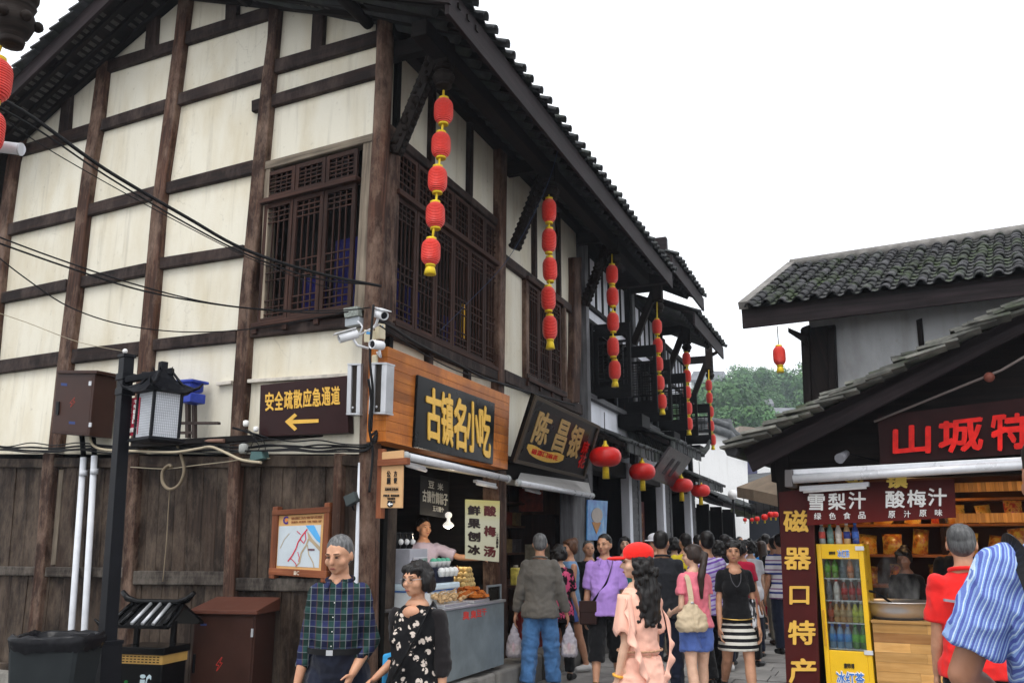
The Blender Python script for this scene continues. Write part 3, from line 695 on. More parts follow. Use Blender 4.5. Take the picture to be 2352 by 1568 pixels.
for a in range(5): tkm.tube([(0, 0, 2.3 + a * .5), (math.cos(a * 2.2) * 1.1, math.sin(a * 2.2) * 1.1, 3.6 + a * .5), (math.cos(a * 2.2) * 1.9, math.sin(a * 2.2) * 1.9, 4.6 + a * .5)], [.13, .09, .03], 5)
TRUNK = tkm.mesh('trunk', BARK)
rt = random.Random(5)
TREES = [(1612, 925, 130, 1.1), (1650, 930, 125, 1.25), (1690, 940, 128, 1.1), (1720, 975, 118, 1.0), (1610, 985, 112, 1.0), (1660, 1000, 108, 1.0), (1752, 1000, 108, .9), (1700, 890, 165, 1.1), (1735, 888, 168, 1.1), (1770, 905, 165, 1.0), (1800, 895, 170, 1.2), (1835, 885, 172, 1.2), (1860, 900, 165, 1.1), (1690, 862, 190, 1.0), (1820, 940, 150, 1.1), (1785, 870, 195, .9), (1840, 955, 140, 1.0), (1580, 950, 120, 1.0), (1765, 925, 150, .7), (1735, 860, 195, .7), (1690, 985, 104, .8), (1790, 990, 110, .8), (1630, 965, 118, .9)]
WHERE = ['below the white hill house', 'low on the slope left of the red lantern', 'behind the lantern string', 'right of the lowest lantern string', 'just above the far white gable', 'above the curved coping', 'above the narrow white house', 'on the skyline beside the white hill house', 'in the middle of the skyline', 'under the skyline gap', 'right of the skyline gap', 'against the dark tiled house', 'hidden behind the tiled house', 'tall and dark on the skyline, left', 'beside the grey hill roofs', 'small on the skyline under the hanging lantern', 'below the hill roofs by the rake', 'behind the lattice shutters', 'between the two hill roofs', 'thin on the skyline', 'in front of the slope shadow', 'low by the mossy rake', 'filling the slope centre']
for k, (px, py, d, s) in enumerate(TREES):
    p = at(px, py, d); s *= rt.uniform(.9, 1.1)
    t = thing('hill_tree', 'leafy green tree on the far hill, ' + WHERE[k], 'tree', p - V((0, 0, 5 * s)), 'trees on the hill')
    t.scale = (s, s, s); t.rotation_euler = (0, 0, rt.random() * 6)
    link('crown', CROWNS[k % 3], t); link('trunk', TRUNK, t)
def far_house(label, px0, px1, ye, yr, yb, d, wallc, group=None):
    t = thing('hill_house', label, 'house', at((px0 + px1) / 2, yb, d)); H = Frame(at((px0 + px1) / 2, yb, d), (1, .05, 0), (.05, -1, 0))
    MB().qbox(H, [(px0, yb), (px1, yb), (px1, ye), (px0, ye)], -6, 0).build('wall', wallc, t)
    e = (px1 - px0) * .06
    a = [H.px(px0 - e, ye, .8), H.px(px1 + e, ye, .8), H.px(px1 - e, yr, -3), H.px(px0 + e, yr, -3)]
    MB().hexa([p - V((0, 0, .5)) for p in a] + a).build('roof', flat('hill_roof', (.16, .165, .18), .9, var=.25, scale=.6), t)
    n = 4
    for i in range(n):
        x0, x1 = lerp(px0, px1, (i + .3) / n), lerp(px0, px1, (i + .7) / n); w = MB().qbox(H, [(x0, lerp(ye, yb, .75)), (x1, lerp(ye, yb, .75)), (x1, lerp(ye, yb, .2)), (x0, lerp(ye, yb, .2))], 0, .1).build('window', flat('hill_window', (.10, .12, .14), .3), t)
far_house('white hill house with grey roof above the trees', 1588, 1668, 872, 852, 902, 175, P_FAR)
far_house('small grey pavilion roof among the hill trees', 1730, 1775, 926, 916, 940, 140, flat('hillwall_a', (.2, .2, .2), .9))
far_house('low grey house beside the pavilion on the hill', 1762, 1830, 948, 936, 968, 136, flat('hillwall_b', (.3, .29, .28), .9))
# ------------------------------------------------------------------ lettering
GL = {}
def glyph_mesh(ch, bold=.02, res=2):
    k = (ch, bold)
    if k not in GL:
        c = bpy.data.curves.new('t', 'FONT'); c.body = ch; c.offset = bold; c.extrude = .02; c.resolution_u = res
        o = bpy.data.objects.new('t', c); me = bpy.data.meshes.new_from_object(o)
        vs = [v.co.copy() for v in me.vertices]; fs = [tuple(p.vertices) for p in me.polygons]
        bpy.data.objects.remove(o); bpy.data.curves.remove(c); bpy.data.meshes.remove(me)
        if vs:
            x0, x1 = min(v.x for v in vs), max(v.x for v in vs); y0, y1 = min(v.y for v in vs), max(v.y for v in vs)
            vs = [((v.x - x0) / max(1e-6, x1 - x0), (v.y - y0) / max(1e-6, y1 - y0), 1 if v.z > 0 else 0) for v in vs]
        GL[k] = (vs, fs)
    return GL[k]
def glyph(ch, quad, nrm, mat, parent, bold=.02, th=.008, name='character', mb=None):
    """quad: bl, br, tr, tl world points; heavier strokes by shifted copies a hair apart in depth"""
    vs, fs = glyph_mesh(ch, 0.0); own = mb is None; mb = mb or MB()
    bl, br, tr, tl = quad; e = bold * .8
    for k, (dx, dy) in enumerate(((0, 0), (e, e * .5), (-e, -e * .5), (e * .5, -e), (-e * .5, e)) if e > .004 else ((0, 0),)):
        b = len(mb.v)
        for x, y, zf in vs: mb.v.append(lerp(lerp(bl, br, x + dx), lerp(tl, tr, x + dx), y + dy) + nrm * (th * zf + .0004 * k * (1 if zf else 0)))
        for f in fs: mb.face([b + i for i in f])
    return mb.build(name, mat, parent) if own else mb
def text_px(fr, s, boxes, n, mat, parent, bold=.02, th=.008):
    for ch, (x0, y0, x1, y1) in zip(s, boxes): glyph(ch, [fr.px(x0, y1, n), fr.px(x1, y1, n), fr.px(x1, y0, n), fr.px(x0, y0, n)], fr.n, mat, parent, bold, th)
def text_row(s, q, nrm, mat, parent, gap=.12, bold=.02, th=.004, name='lettering', vertical=False):
    """whole string spread over the quad, joined into one part"""
    mb = MB(); n = len(s); bl, br, tr, tl = q
    P = lambda a, b: lerp(lerp(bl, br, a), lerp(tl, tr, a), b)
    for i, ch in enumerate(s):
        if ch == ' ': continue
        a0, a1 = (i + gap / 2) / n, (i + 1 - gap / 2) / n
        k0, k1 = (.35, .6) if ch in '·-' else (0, 1)
        qq = [P(0, 1 - a1), P(1, 1 - a1), P(1, 1 - a0), P(0, 1 - a0)] if vertical else [P(a0, k0), P(a1, k0), P(a1, k1), P(a0, k1)]
        glyph(ch, qq, nrm, mat, parent, bold, th, mb=mb)
    return mb.build(name, mat, parent)
# ------------------------------------------------------------------ speciality shop on the right
So = at(1790, 1245, 8.9)
S = Frame((So.x, So.y, 0), (math.sin(aG), -math.cos(aG), 0), (-math.cos(aG), -math.sin(aG), 0))
shop = thing('speciality_shop', 'small street shop on the right with mossy tiled gable and open counter', 'shop', S.w(0, 0, 0))
def sbox(name, u0, u1, z0, z1, n0, n1, mat, par=None, bv=.008): return bevel(MB().fbox(S, u0, u1, z0, z1, n0, n1).build(name, mat, par or shop), bv)
sbox('corner_post', .0, .14, 0, 2.5, -.2, -.04, W_DARK); sbox('lintel', -.05, 4.4, 2.18, 2.36, -.25, -.05, W_DARK)
MB().fbox(S, -.02, 4.4, 0, 3.0, -2.3, -2.2).build('back_wall', flat('shop_brown_wall', (.10, .035, .015), .7), shop)
MB().fbox(S, -.02, .03, 0, 2.6, -2.2, -.2).build('side_wall', W_DARK, shop)
MB().fbox(S, -.02, 4.4, 2.36, 2.42, -2.2, -.2).build('ceiling', DARKIN, shop)
MB().fbox(S, 0, 4.4, -.02, .02, -2.2, -.1).build('floor', flat('shop_floor', (.08, .07, .06), .7), shop)
# gable: board wall behind the sign, barge board, tiles
nB = .50
rb0, rb1 = S.px(1728, 1083, nB), S.px(2420, 730, nB); rt0, rt1 = S.px(1706, 1032, nB), S.px(2420, 685, nB)
gq = [rb0, rb1, rt1, rt0]
bevel(MB().hexa([p - S.n * .05 for p in gq] + gq).build('barge_board', W_EAVE, shop), .008)
dv = (rt1 - rt0); dl = dv.length; dv.normalize(); up = S.n.cross(dv).normalized(); up = up if up.z > 0 else -up
deck = [rt0 - up * .02, rt1 - up * .02, rt1 - up * .02 - S.n * 2.9, rt0 - up * .02 - S.n * 2.9]
MB().hexa([p - up * .05 for p in deck] + deck).build('roof_deck', W_DARK, shop)
MB().prism([S.w(-.1, 2.36, -.06), S.w(4.0, 2.36, -.06), S.w(4.0, 4.1, -.06), S.w(3.2, 3.95, -.06), S.w(-.1, 2.5, -.06)], -S.n * .06).build('gable_wall', W_DARK, shop)
rs = random.Random(21)
T_SLAB = tile_mat('pale_mossy_tile', (.06, .062, .055), (.15, .148, .13), .6)
slab = MB().box((0, 0, 0), (.34, .24, .024)).mesh('roof_tile', T_SLAB)
bevslab = slab
for row in range(6):
    k = int(dl / .115)
    for i in range(k):
        t = (i + rs.uniform(-.2, .2)) * .115; off = row * .16
        c = rt0 + dv * (t + .02) - S.n * (off - .07 + rs.uniform(-.04, .04)) + up * (.03 + (.05 if row % 2 else 0) + rs.uniform(0, .025))
        tl = R(-12 + rs.uniform(-5, 5)); a = dv * math.cos(tl) + up * math.sin(tl)
        w = -S.n; b_ = (w + dv * rs.uniform(-.12, .12) + up * rs.uniform(-.12, .05)).normalized(); cz = a.cross(b_).normalized(); b_ = cz.cross(a)
        place(slab, 'roof_tile', shop, c, a, b_, cz)
    if row == 2: break
for i in range(8):
    t0 = .0; p0 = rt0 - S.n * (.62 + i * .26) + up * .04
    MB().tube([p0, p0 + dv * dl], .085, 8).build('tile_row', T_MOSS, shop)
MB().tube([rt0 - dv * .1 + up * .03 + S.n * .05, rt0 - dv * .1 + up * .05 - S.n * 2.6], .06, 8).build('eave_tile_edge', T_MOSS, shop)
ap0, ap1 = rt1, rt1 + V((dv.x, dv.y, -dv.z)) * 3.2          # far slope of the gable
dq = [ap0 - up * .02, ap1, ap1 - S.n * 2.9, ap0 - up * .02 - S.n * 2.9]
MB().hexa([p - V((0, 0, .06)) for p in dq] + dq).build('roof_deck', T_MOSS, shop); MB().hexa([p - V((0, 0, .26)) for p in (ap0, ap1, ap1 - S.n * .05, ap0 - S.n * .05)] + [p - V((0, 0, .07)) for p in (ap0, ap1, ap1 - S.n * .05, ap0 - S.n * .05)]).build('barge_board', W_EAVE, shop)
MB().tube([ap0 + up * .06 + S.n * .05, ap0 + up * .06 - S.n * 2.9], .09, 8).build('ridge', T_MOSS, shop)
# sign with red characters
sg = thing('red_character_sign', 'dark maroon sign board with large red characters over the right shop', 'sign', S.w(1.0, 2.3, .1))
MAROON = flat('dark_maroon', (.020, .005, .005), .5, var=.25); REDCH = flat('red_character', (.58, .012, .008), .4, var=.3, scale=9)
q = [S.px(2022, 1066, .18), S.px(2420, 1036, .18), S.px(2420, 905, .26), S.px(2016, 955, .26)]
MB().hexa([p - S.n * .05 for p in q] + q).build('board', MAROON, sg)
P = lambda x, y: S.px(x, y, .225)
for ch, (x0, y0, x1, y1) in zip('山城特产', ((2053, 968, 2136, 1042), (2158, 948, 2256, 1036), (2278, 928, 2362, 1030), (2392, 912, 2470, 1020))):
    bl, br, tr, tl = P(x0, y1 + 4), P(x1, y1 - 4), P(x1, y0 - 4), P(x0, y0 + 4)
    if x0 > 2380: continue
    glyph(ch, [bl, br, tr, tl], S.n, REDCH, sg, .035, .012)
# awning roller and fluorescent tube
METW = flat('white_metal', (.62, .63, .66), .3, .2)
ar = thing('awning_roller', 'white rolled awning tube under the red character sign', 'awning', S.w(.1, 2.2, .35))
MB().tube([S.px(1822, 1100, .35), S.px(2420, 1063, .35)], .042, 12).build('roller', METW, ar)
bevel(MB().qbox(S, [(1815, 1090), (2420, 1055), (2420, 1045), (1815, 1078)], .2, .34).build('cover', METW, ar), .005)
for x in (1808,): bevel(MB().qbox(S, [(x - 6, 1118), (x + 12, 1118), (x + 12, 1078), (x - 6, 1078)], .15, .38).build('end_bracket', flat('rusty_steel', (.13, .12, .12), .6, .4), ar), .006)
fl = thing('strip_light', 'short white strip light under the awning roller of the right shop', 'lamp', S.w(.4, 2.1, .2))
MB().qbox(S, [(1836, 1127), (1995, 1116), (1995, 1106), (1836, 1116)], .12, .2).build('housing', METW, fl)
MB().tube([S.px(1845, 1129, .19), S.px(1990, 1119, .19)], .012, 8).build('tube', flat('lamp_white', (.85, .85, .85), .3), fl)
# rod with brown boss, small spotlight
rd = thing('awning_rod', 'thin grey rod with a round brown boss slanting across the dark gable', 'rod', S.w(1.1, 2.7, .3))
MB().tube([S.px(2008, 968, .3), S.px(2300, 850, .42), S.px(2420, 780, .46)], .011, 8).build('rod', flat('grey_rod', (.16, .13, .12), .6), rd)
MB().ball(S.px(2272, 866, .42), .045, 10, 7).build('boss', flat('brown_boss', (.16, .05, .035), .6), rd)
sp = thing('spotlight', 'small round spotlight in the dark gable left of the red sign', 'lamp', S.w(.7, 2.3, .1))
MB().tube([S.px(1945, 1040, .1), S.px(1928, 1053, .25)], [.03, .05], 10).build('head', flat('grey_lamp', (.25, .25, .27), .4), sp); MB().tube([S.px(1945, 1040, .1), S.px(2015, 1058, -.05)], .008, 6).build('arm', BLACKIRON, sp)
# vertical maroon board
GOLD = flat('gold_paint', (.72, .43, .08), .45, var=.1)
vb = thing('vertical_shop_board', 'tall maroon board with five gold characters at the right shop corner', 'sign', S.w(.1, 0, .05))
q = [S.px(1809, 1640, .06), S.px(1885, 1640, .06), S.px(1866, 1120, .06), S.px(1788, 1130, .06)]
bevel(MB().hexa([p - S.n * .05 for p in q] + q).build('board', flat('maroon_board', (.060, .008, .007), .5, var=.15), vb), .004)
text_px(S, '磁器口特产', [(1801, 1172, 1856, 1220), (1803, 1258, 1862, 1306), (1815, 1346, 1858, 1386), (1812, 1425, 1872, 1478), (1814, 1512, 1874, 1566)], .062, GOLD, vb, .035, .012)
# drinks banner
bn = thing('drinks_banner', 'maroon banner with white characters listing juices over the shop counter', 'banner', S.w(.8, 1.75, .1))
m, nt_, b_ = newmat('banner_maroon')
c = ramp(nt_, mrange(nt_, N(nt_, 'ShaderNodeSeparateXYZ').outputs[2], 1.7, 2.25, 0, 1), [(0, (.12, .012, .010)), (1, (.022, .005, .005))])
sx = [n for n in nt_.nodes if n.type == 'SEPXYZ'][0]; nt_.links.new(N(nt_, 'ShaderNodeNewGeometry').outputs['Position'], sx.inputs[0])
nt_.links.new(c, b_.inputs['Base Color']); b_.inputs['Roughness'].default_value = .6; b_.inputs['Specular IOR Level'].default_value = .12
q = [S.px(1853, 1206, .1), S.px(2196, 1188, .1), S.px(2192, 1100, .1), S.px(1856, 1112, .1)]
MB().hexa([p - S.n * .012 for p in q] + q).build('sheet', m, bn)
WHCH = flat('white_letter', (.82, .82, .80), .5, var=.04); YEL = flat('yellow_letter', (.75, .55, .12), .5, var=.06)
k = .3182
def z7(x0, y0, x1, y1): return (1683 + x0 * k, 1069 + y0 * k, 1683 + x1 * k, 1069 + y1 * k)
text_px(S, '雪梨汁酸梅汁', [z7(545, 205, 662, 320), z7(692, 200, 812, 316), z7(838, 190, 958, 310), z7(1105, 182, 1240, 302), z7(1262, 176, 1392, 296), z7(1412, 164, 1542, 288)], .102, WHCH, bn, .03, .004)
text_px(S, '绿色食品原汁原味', [z7(588, 340, 638, 388), z7(696, 338, 744, 386), z7(800, 336, 850, 384), z7(908, 332, 958, 382), z7(1124, 326, 1172, 376), z7(1236, 324, 1284, 372), z7(1348, 318, 1398, 366), z7(1460, 314, 1512, 362)], .102, WHCH, bn, .015, .004)
text_px(S, '冰镇', [z7(800, 90, 945, 170), z7(1110, 50, 1258, 158)], .104, YEL, bn, .05, .006)
# interior: bamboo rolls, shelves with snack bags
BAMB = wood('bamboo_slat', (.55, .19, .03), (.75, .30, .06), grain=30, dark=.8, rough=.5)
rk = thing('snack_shelves', 'wooden wall shelves behind the counter of the right shop', 'shelves', S.w(1.2, 0, -1.9))
for zz in (.75, 1.12, 1.45, 1.78, 2.05): bevel(MB().fbox(S, .1, 4.3, zz - .03, zz, -2.15, -1.7).build('shelf', W_ORANGE, rk), .004)
for u in (.15, 1.35, 2.5, 3.6): bevel(MB().fbox(S, u, u + .05, 0, 2.2, -2.16, -1.72).build('upright', W_SASH, rk), .004)
for i, (x0, x1, y0, y1) in enumerate(((2186, 2420, 1108, 1130), (2194, 2420, 1183, 1200))):
    t = thing('bamboo_blind', ('upper' if i == 0 else 'lower') + ' orange rolled bamboo blind strip right of the drinks banner', 'blind', S.px(x0, y1, -.2))
    a, b = S.uz(x0, y1, -.2); a2, b2 = S.uz(x1, y0, -.2); n = int((a2 - a) / .036)
    for j in range(n): MB().fbox(S, a + j * .036, a + j * .036 + .0345, b, b + .085, -.23, -.2 + .003 * (j % 2)).build('slat', BAMB, t)
bagm = []
for nm, c0, c1 in (('orange', (.70, .25, .03), (.85, .5, .08)), ('red', (.55, .05, .02), (.8, .35, .05)), ('gold', (.65, .40, .05), (.5, .12, .02)), ('brown', (.25, .08, .03), (.6, .3, .06))):
    m, nt_, b_ = newmat('snack_bag_' + nm); nz = noise(nt_, coords(nt_, 'Object'), 16, 3)
    nt_.links.new(ramp(nt_, nz, [(.42, c0), (.55, c1), (.66, [x * .3 for x in c0])]), b_.inputs['Base Color']); b_.inputs['Roughness'].default_value = .25; bagm.append(m)
def bag_mesh(mat, w=.17, h=.22):
    mb = MB(); n = 6
    for side in (1, -1):
        for j in range(n + 1):
            for i in range(n + 1):
                a, b = i / n, j / n; puff = .045 * (math.sin(a * math.pi) * math.sin(b * math.pi)) ** .6
                mb.v.append(V(((a - .5) * w * (1 - .06 * math.sin(b * math.pi)), -side * puff, b * h)))
    for s in (0, 1):
        for j in range(n):
            for i in range(n):
                k = s * (n + 1) ** 2 + j * (n + 1) + i; mb.face([k, k + 1, k + n + 2, k + n + 1], None, 0, True)
    return mb.mesh('snack_bag', mat)
BAGS = [bag_mesh(m) for m in bagm]
rgb = ['orange', 'red', 'gold', 'brown']; rr = random.Random(4); ORD = ['first', 'second', 'third', 'fourth', 'fifth', 'sixth', 'seventh', 'eighth', 'ninth']; shelfn = ['lowest', 'second', 'third', 'fourth', 'top']
for si, zz in enumerate((.75, 1.12, 1.45, 1.78)):
    for j in range(9):
        u = .32 + j * .25
        if (si, j) in ((1, 3), (2, 4)): continue
        ki = rr.choice((0, 0, 1, 2, 3) if si > 1 else (1, 1, 2, 3)); o = link('snack_bag', BAGS[ki]); o.location = S.w(u, zz, -1.78)
        o.location += S.u * rr.uniform(-.05, .05) + S.n * rr.uniform(-.08, .06); o.rotation_euler = (R(-8 + rr.uniform(-10, 6)), R(rr.uniform(-9, 9)), math.atan2(S.u.y, S.u.x) + rr.uniform(-.5, .5)); o.scale = (rr.uniform(.95, 1.35), 1, rr.uniform(.9, 1.3))
        tag(o, '%s printed snack bag, %s from the left on the %s shelf behind the shop counter' % (rgb[ki], ORD[j], shelfn[si]), 'snack bag', 'snack bags on the shop shelves')
lamp = thing('shop_bulb', 'bare warm bulb glowing over the snack shelves', 'lamp', S.w(1.1, 2.2, -1.2))
MB().ball(S.w(1.1, 2.14, -1.2), .04, 10, 8).build('bulb', flat('bulb_glow', (1, .8, .5), .4, emit=(1, .62, .28, 18)), lamp); MB().tube([S.w(1.1, 2.18, -1.2), S.w(1.1, 2.36, -1.2)], .012, 6).build('socket', BLACKIRON, lamp)
pl_ = bpy.data.lights.new('shop_bulb_light', 'POINT'); pl_.energy = 7; pl_.color = (1, .6, .28); pl_.shadow_soft_size = .06
po = bpy.data.objects.new('shop_bulb_light', pl_); COL.objects.link(po); po.parent = lamp; po.location = S.w(1.1, 2.06, -1.2) - S.w(1.1, 2.2, -1.2)
# counter of pale staves
W_OAK = wood('pale_counter_wood', (.50, .265, .085), (.68, .41, .16), grain=14, rough=.4, bmp=.1, dark=.75)
W_OAKD = wood('brown_counter_stave', (.26, .12, .04), (.38, .2, .08), grain=14, rough=.4, bmp=.1, dark=.75)
ct = thing('wooden_counter', 'pale laminated wooden counter under the steaming wok', 'counter', S.w(.8, 0, 0))
rc = random.Random(8); h = .085
for r_ in range(10):
    u = .80
    while u < 3.0:
        L = rc.uniform(.28, .75); e = min(3.0, u + L)
        MB().fbox(S, u + .0006, e - .0006, r_ * h + .0006, (r_ + 1) * h - .0006, -.05, -.005 + rc.uniform(-.0008, .0008)).build('stave', W_OAKD if rc.random() < .09 else W_OAK, ct); u = e
bevel(MB().fbox(S, .79, 3.0, .85, .875, -.75, .01).build('top', W_OAK, ct), .004)
wk = thing('steel_wok', 'large steaming steel basin on the wooden counter', 'basin', S.px(2068, 1432, -.30))
STEEL = flat('brushed_steel', (.62, .62, .64), .32, .85, var=.06, scale=4)
c = S.px(2066, 1434, -.30)
MB().lathe([(.02, 0), (.16, .012), (.24, .06), (.285, .13), (.30, .20), (.345, .205), (.345, .212), (.295, .212), (.275, .13), (.22, .07), (.1, .03), (1e-4, .025)], c + V((0, 0, .008)), 36).build('bowl', STEEL, wk)
MB().lathe([(.25, 0), (.19, -.04), (.17, -.055), (.12, -.055)][::-1], c + V((0, 0, .06)), 24).build('stand', BLACKIRON, wk)
MB().lathe([(1e-4, 0), (.27, 0), (.27, .004), (1e-4, .004)], c + V((0, 0, .165)), 24).build('soup', flat('soup', (.25, .12, .05), .2), wk)
ld = thing('ladle', 'dark ladle leaning in the steel basin', 'ladle', c + V((-.1, 0, .2)))
MB().tube([c + V((-.02, 0, .17)), c + V((-.20, -.02, .30)), c + V((-.27, -.03, .31))], .012, 8).build('handle', BLACKIRON, ld); MB().ball(c + V((.0, 0, .17)), (.06, .06, .035), 10, 6).build('scoop', STEEL, ld)
st = thing('steam', 'wisp of white steam rising from the steel basin', 'steam', c + V((0, 0, .2)), kind='stuff')
m = bpy.data.materials.new('steam_volume'); m.use_nodes = True; nt_ = m.node_tree; nt_.nodes.remove(nt_.nodes['Principled BSDF'])
pv_ = N(nt_, 'ShaderNodeVolumePrincipled'); pv_.inputs['Color'].default_value = (1, 1, 1, 1)
nz = noise(nt_, coords(nt_, 'Object', (1, 1, .6)), 9, 4); nt_.links.new(ramp(nt_, nz, [(.48, (0, 0, 0)), (.72, (2.2, 2.2, 2.2))]), pv_.inputs['Density']); nt_.links.new(pv_.outputs[0], nt_.nodes['Material Output'].inputs['Volume'])
MB().lathe([(1e-3, 0), (.20, .02), (.22, .15), (.16, .32), (.08, .45), (1e-3, .5)], c + V((0, 0, .22)), 14).build('plume', m, st)
# ------------------------------------------------------------------ yellow drinks fridge
FY = flat('yellow_enamel', (.78, .47, .02), .3, var=.05, coat=.3)
fg = thing('drinks_fridge', 'tall yellow glass-door drinks fridge beside the wooden counter', 'fridge', S.w(.58, 0, 0))
u0, u1, zt, nf = .345, .775, 1.565, -.02
W_ = lambda n_, a, b, c, d, e, f, m, p=None, bv=.006: bevel(MB().fbox(S, a, b, c, d, e, f).build(n_, m, p or fg), bv)
cab = W_('cabinet', u0, u0 + .03, .03, zt, -.45, nf - .05, FY); W_('cabinet_side', u1 - .03, u1, .03, zt, -.45, nf - .05, FY); W_('cabinet_top', u0 + .03, u1 - .03, zt - .05, zt, -.45, nf - .05, FY)
W_('liner', u0 + .03, u1 - .03, .5, zt - .05, -.45, -.43, flat('fridge_liner', (.55, .56, .56), .5)); W_('base', u0 + .03, u1 - .03, .03, .5, -.45, nf - .05, FY); W_('kick_plate', u0, u1, 0, .03, -.45, nf - .06, BLACKIRON)
dr = W_('door', u0, u0 + .045, .02, zt, nf - .048, nf, FY)
for a, b, c_, d in ((u1 - .045, u1, .02, zt), (u0 + .045, u1 - .045, zt - .14, zt), (u0 + .045, u1 - .045, .02, .585)): bevel(MB().fbox(S, a, b, c_, d, nf - .048, nf - .0005).build('door_frame', FY, dr), .005)
def glass_mat():
    m = bpy.data.materials.new('clear_glass'); m.use_nodes = True; nt = m.node_tree; nt.nodes.remove(nt.nodes['Principled BSDF'])
    a = N(nt, 'ShaderNodeBsdfTransparent'); a.inputs[0].default_value = (.93, .96, .96, 1); b = N(nt, 'ShaderNodeBsdfGlossy'); b.inputs['Roughness'].default_value = .05
    mx = N(nt, 'ShaderNodeMixShader'); fz = N(nt, 'ShaderNodeFresnel'); nt.links.new(fz.outputs[0], mx.inputs[0]); nt.links.new(a.outputs[0], mx.inputs[1]); nt.links.new(b.outputs[0], mx.inputs[2]); nt.links.new(mx.outputs[0], nt.nodes['Material Output'].inputs[0]); return m
GLASS = glass_mat()
MB().fbox(S, u0 + .045, u1 - .045, .585, zt - .14, nf - .03, nf - .024).build('glass_pane', GLASS, dr)
bevel(MB().fbox(S, u0 + .02, u0 + .03, .62, .95, nf, nf + .025).build('handle', flat('orange_handle', (.6, .3, .03), .4), dr), .004)
for a, b in ((zt - .06, zt - .02), (.56, .60)): bevel(MB().fbox(S, u1 - .07, u1 + .01, a, b, nf, nf + .012).build('hinge', METW, dr), .003)
BLUEL = flat('logo_blue', (.05, .18, .55), .4); INK = flat('black_ink', (.02, .02, .02), .5)
def srow(s, a, b, c_, d, n_, m, p, bold=.03, th=.003, sl=0): return text_row(s, [S.w(a, c_, n_), S.w(b, c_ + sl, n_), S.w(b, d + sl, n_), S.w(a, d, n_)], S.n, m, p, .08, bold, th)
srow('冰红茶', .54, .65, zt - .125, zt - .055, nf + .002, WHCH, dr, .09, .002); srow('冰红茶', .54, .65, zt - .122, zt - .058, nf + .005, BLUEL, dr, .02, .002); srow('康师傅', .46, .52, zt - .10, zt - .07, nf + .002, INK, dr)
srow('康师傅', .515, .61, .43, .475, nf + .002, INK, dr); srow('冰红茶', .44, .69, .285, .40, nf + .002, WHCH, dr, .10, .003); srow('冰红茶', .44, .69, .29, .395, nf + .006, BLUEL, dr, .025, .003)
pts = [S.w(.36 + .4 * i / 12, .20 + .075 * math.sin(math.pi * (i / 12) ** .8), nf + .003) for i in range(13)] + [S.w(.76 - .4 * i / 12, .14 + .085 * math.sin(math.pi * (1 - i / 12)), nf + .003) for i in range(13)]
MB().prism(pts, S.n * .002).build('swoosh', flat('orange_swoosh', (.75, .22, .04), .4), dr)
srow('绿茶', .5, .66, .06, .15, nf + .007, BLUEL, dr, .03, .003)
SHELF = flat('white_wire', (.72, .74, .76), .4)
shz = [.60, .835, 1.04, 1.245]
for zz in shz: bevel(MB().fbox(S, u0 + .035, u1 - .035, zz - .012, zz, -.42, nf - .055).build('shelf', SHELF, fg), .002)
def bottle_proto(name, liquid, label, cap, h=.2, r=.031, clear=False):
    t = thing(name, '', 'bottle')
    MB().lathe([(r * .8, 0), (r, .008), (r, h * .22), (r * .95, h * .26), (r, h * .30), (r, h * .58), (r * .8, h * .70), (r * .42, h * .84), (r * .42, h * .9)], (0, 0, 0), 12).build('body', liquid, t)
    MB().lathe([(r * 1.02, h * .26), (r * 1.02, h * .58)], (0, 0, 0), 12).build('label', label, t)
    MB().lathe([(r * .48, h * .88), (r * .48, h), (r * .4, h * 1.005), (1e-4, h * 1.005)], (0, 0, 0), 10).build('cap', cap, t)
    return t
def lq(n, c): return flat('liquid_' + n, c, .12, var=.15, scale=30, spec=.6)
def lb(n, c): return flat('label_' + n, c, .4, var=.3, scale=45)
BOT = {}
def bottle(kind, spec, pos, label, group, s=1.0):
    if kind not in BOT: BOT[kind] = bottle_proto('drink_bottle', *spec); o = BOT[kind]
    else: o = copy_tree(BOT[kind])
    o.location = pos; o.scale = (s, s, s); o.rotation_euler = (0, 0, random.random() * 6); o['label'] = label; o['group'] = group
capg, capw, capr, capb = flat('cap_green', (.05, .30, .06), .4), flat('cap_white', (.75, .75, .75), .4), flat('cap_red', (.5, .03, .03), .4), flat('cap_blue', (.05, .2, .6), .4)
gt = ('green', (lq('tea', (.10, .26, .05)), lb('green', (.14, .42, .06)), capg)); gy = ('grey', (lq('grey', (.16, .19, .20)), lb('grey', (.20, .22, .24)), capw)); rd_ = ('red', (lq('redtea', (.22, .05, .03)), lb('red', (.45, .03, .03)), capw))
wt_ = ('white', (lq('milk', (.68, .66, .62)), lb('pale', (.70, .66, .60)), capr)); tn = ('tan', (lq('tan', (.42, .26, .10)), lb('tan', (.40, .30, .16)), capw)); yg = ('lime', (lq('lime', (.45, .45, .05)), lb('lime', (.50, .55, .08)), capw)); rbk = ('brown', (lq('brown', (.25, .06, .03)), lb('brown', (.45, .10, .05)), capr)); bw = ('water', (lq('water', (.20, .34, .50)), lb('blue', (.10, .32, .70)), capb)); gj = ('leaf', (lq('leaf', (.10, .24, .06)), lb('leaf', (.20, .55, .08)), capg)); og_ = ('peach', (lq('peach', (.5, .2, .08)), lb('peach', (.62, .20, .08)), capw))
rowsb = [(3, 'top', [gt, gt, gy, og_, gy]), (2, 'second', [gy, wt_, rd_, rd_, rd_]), (1, 'third', [rbk, tn, tn, tn, yg, yg]), (0, 'bottom', [bw, bw, bw, gj, gj])]
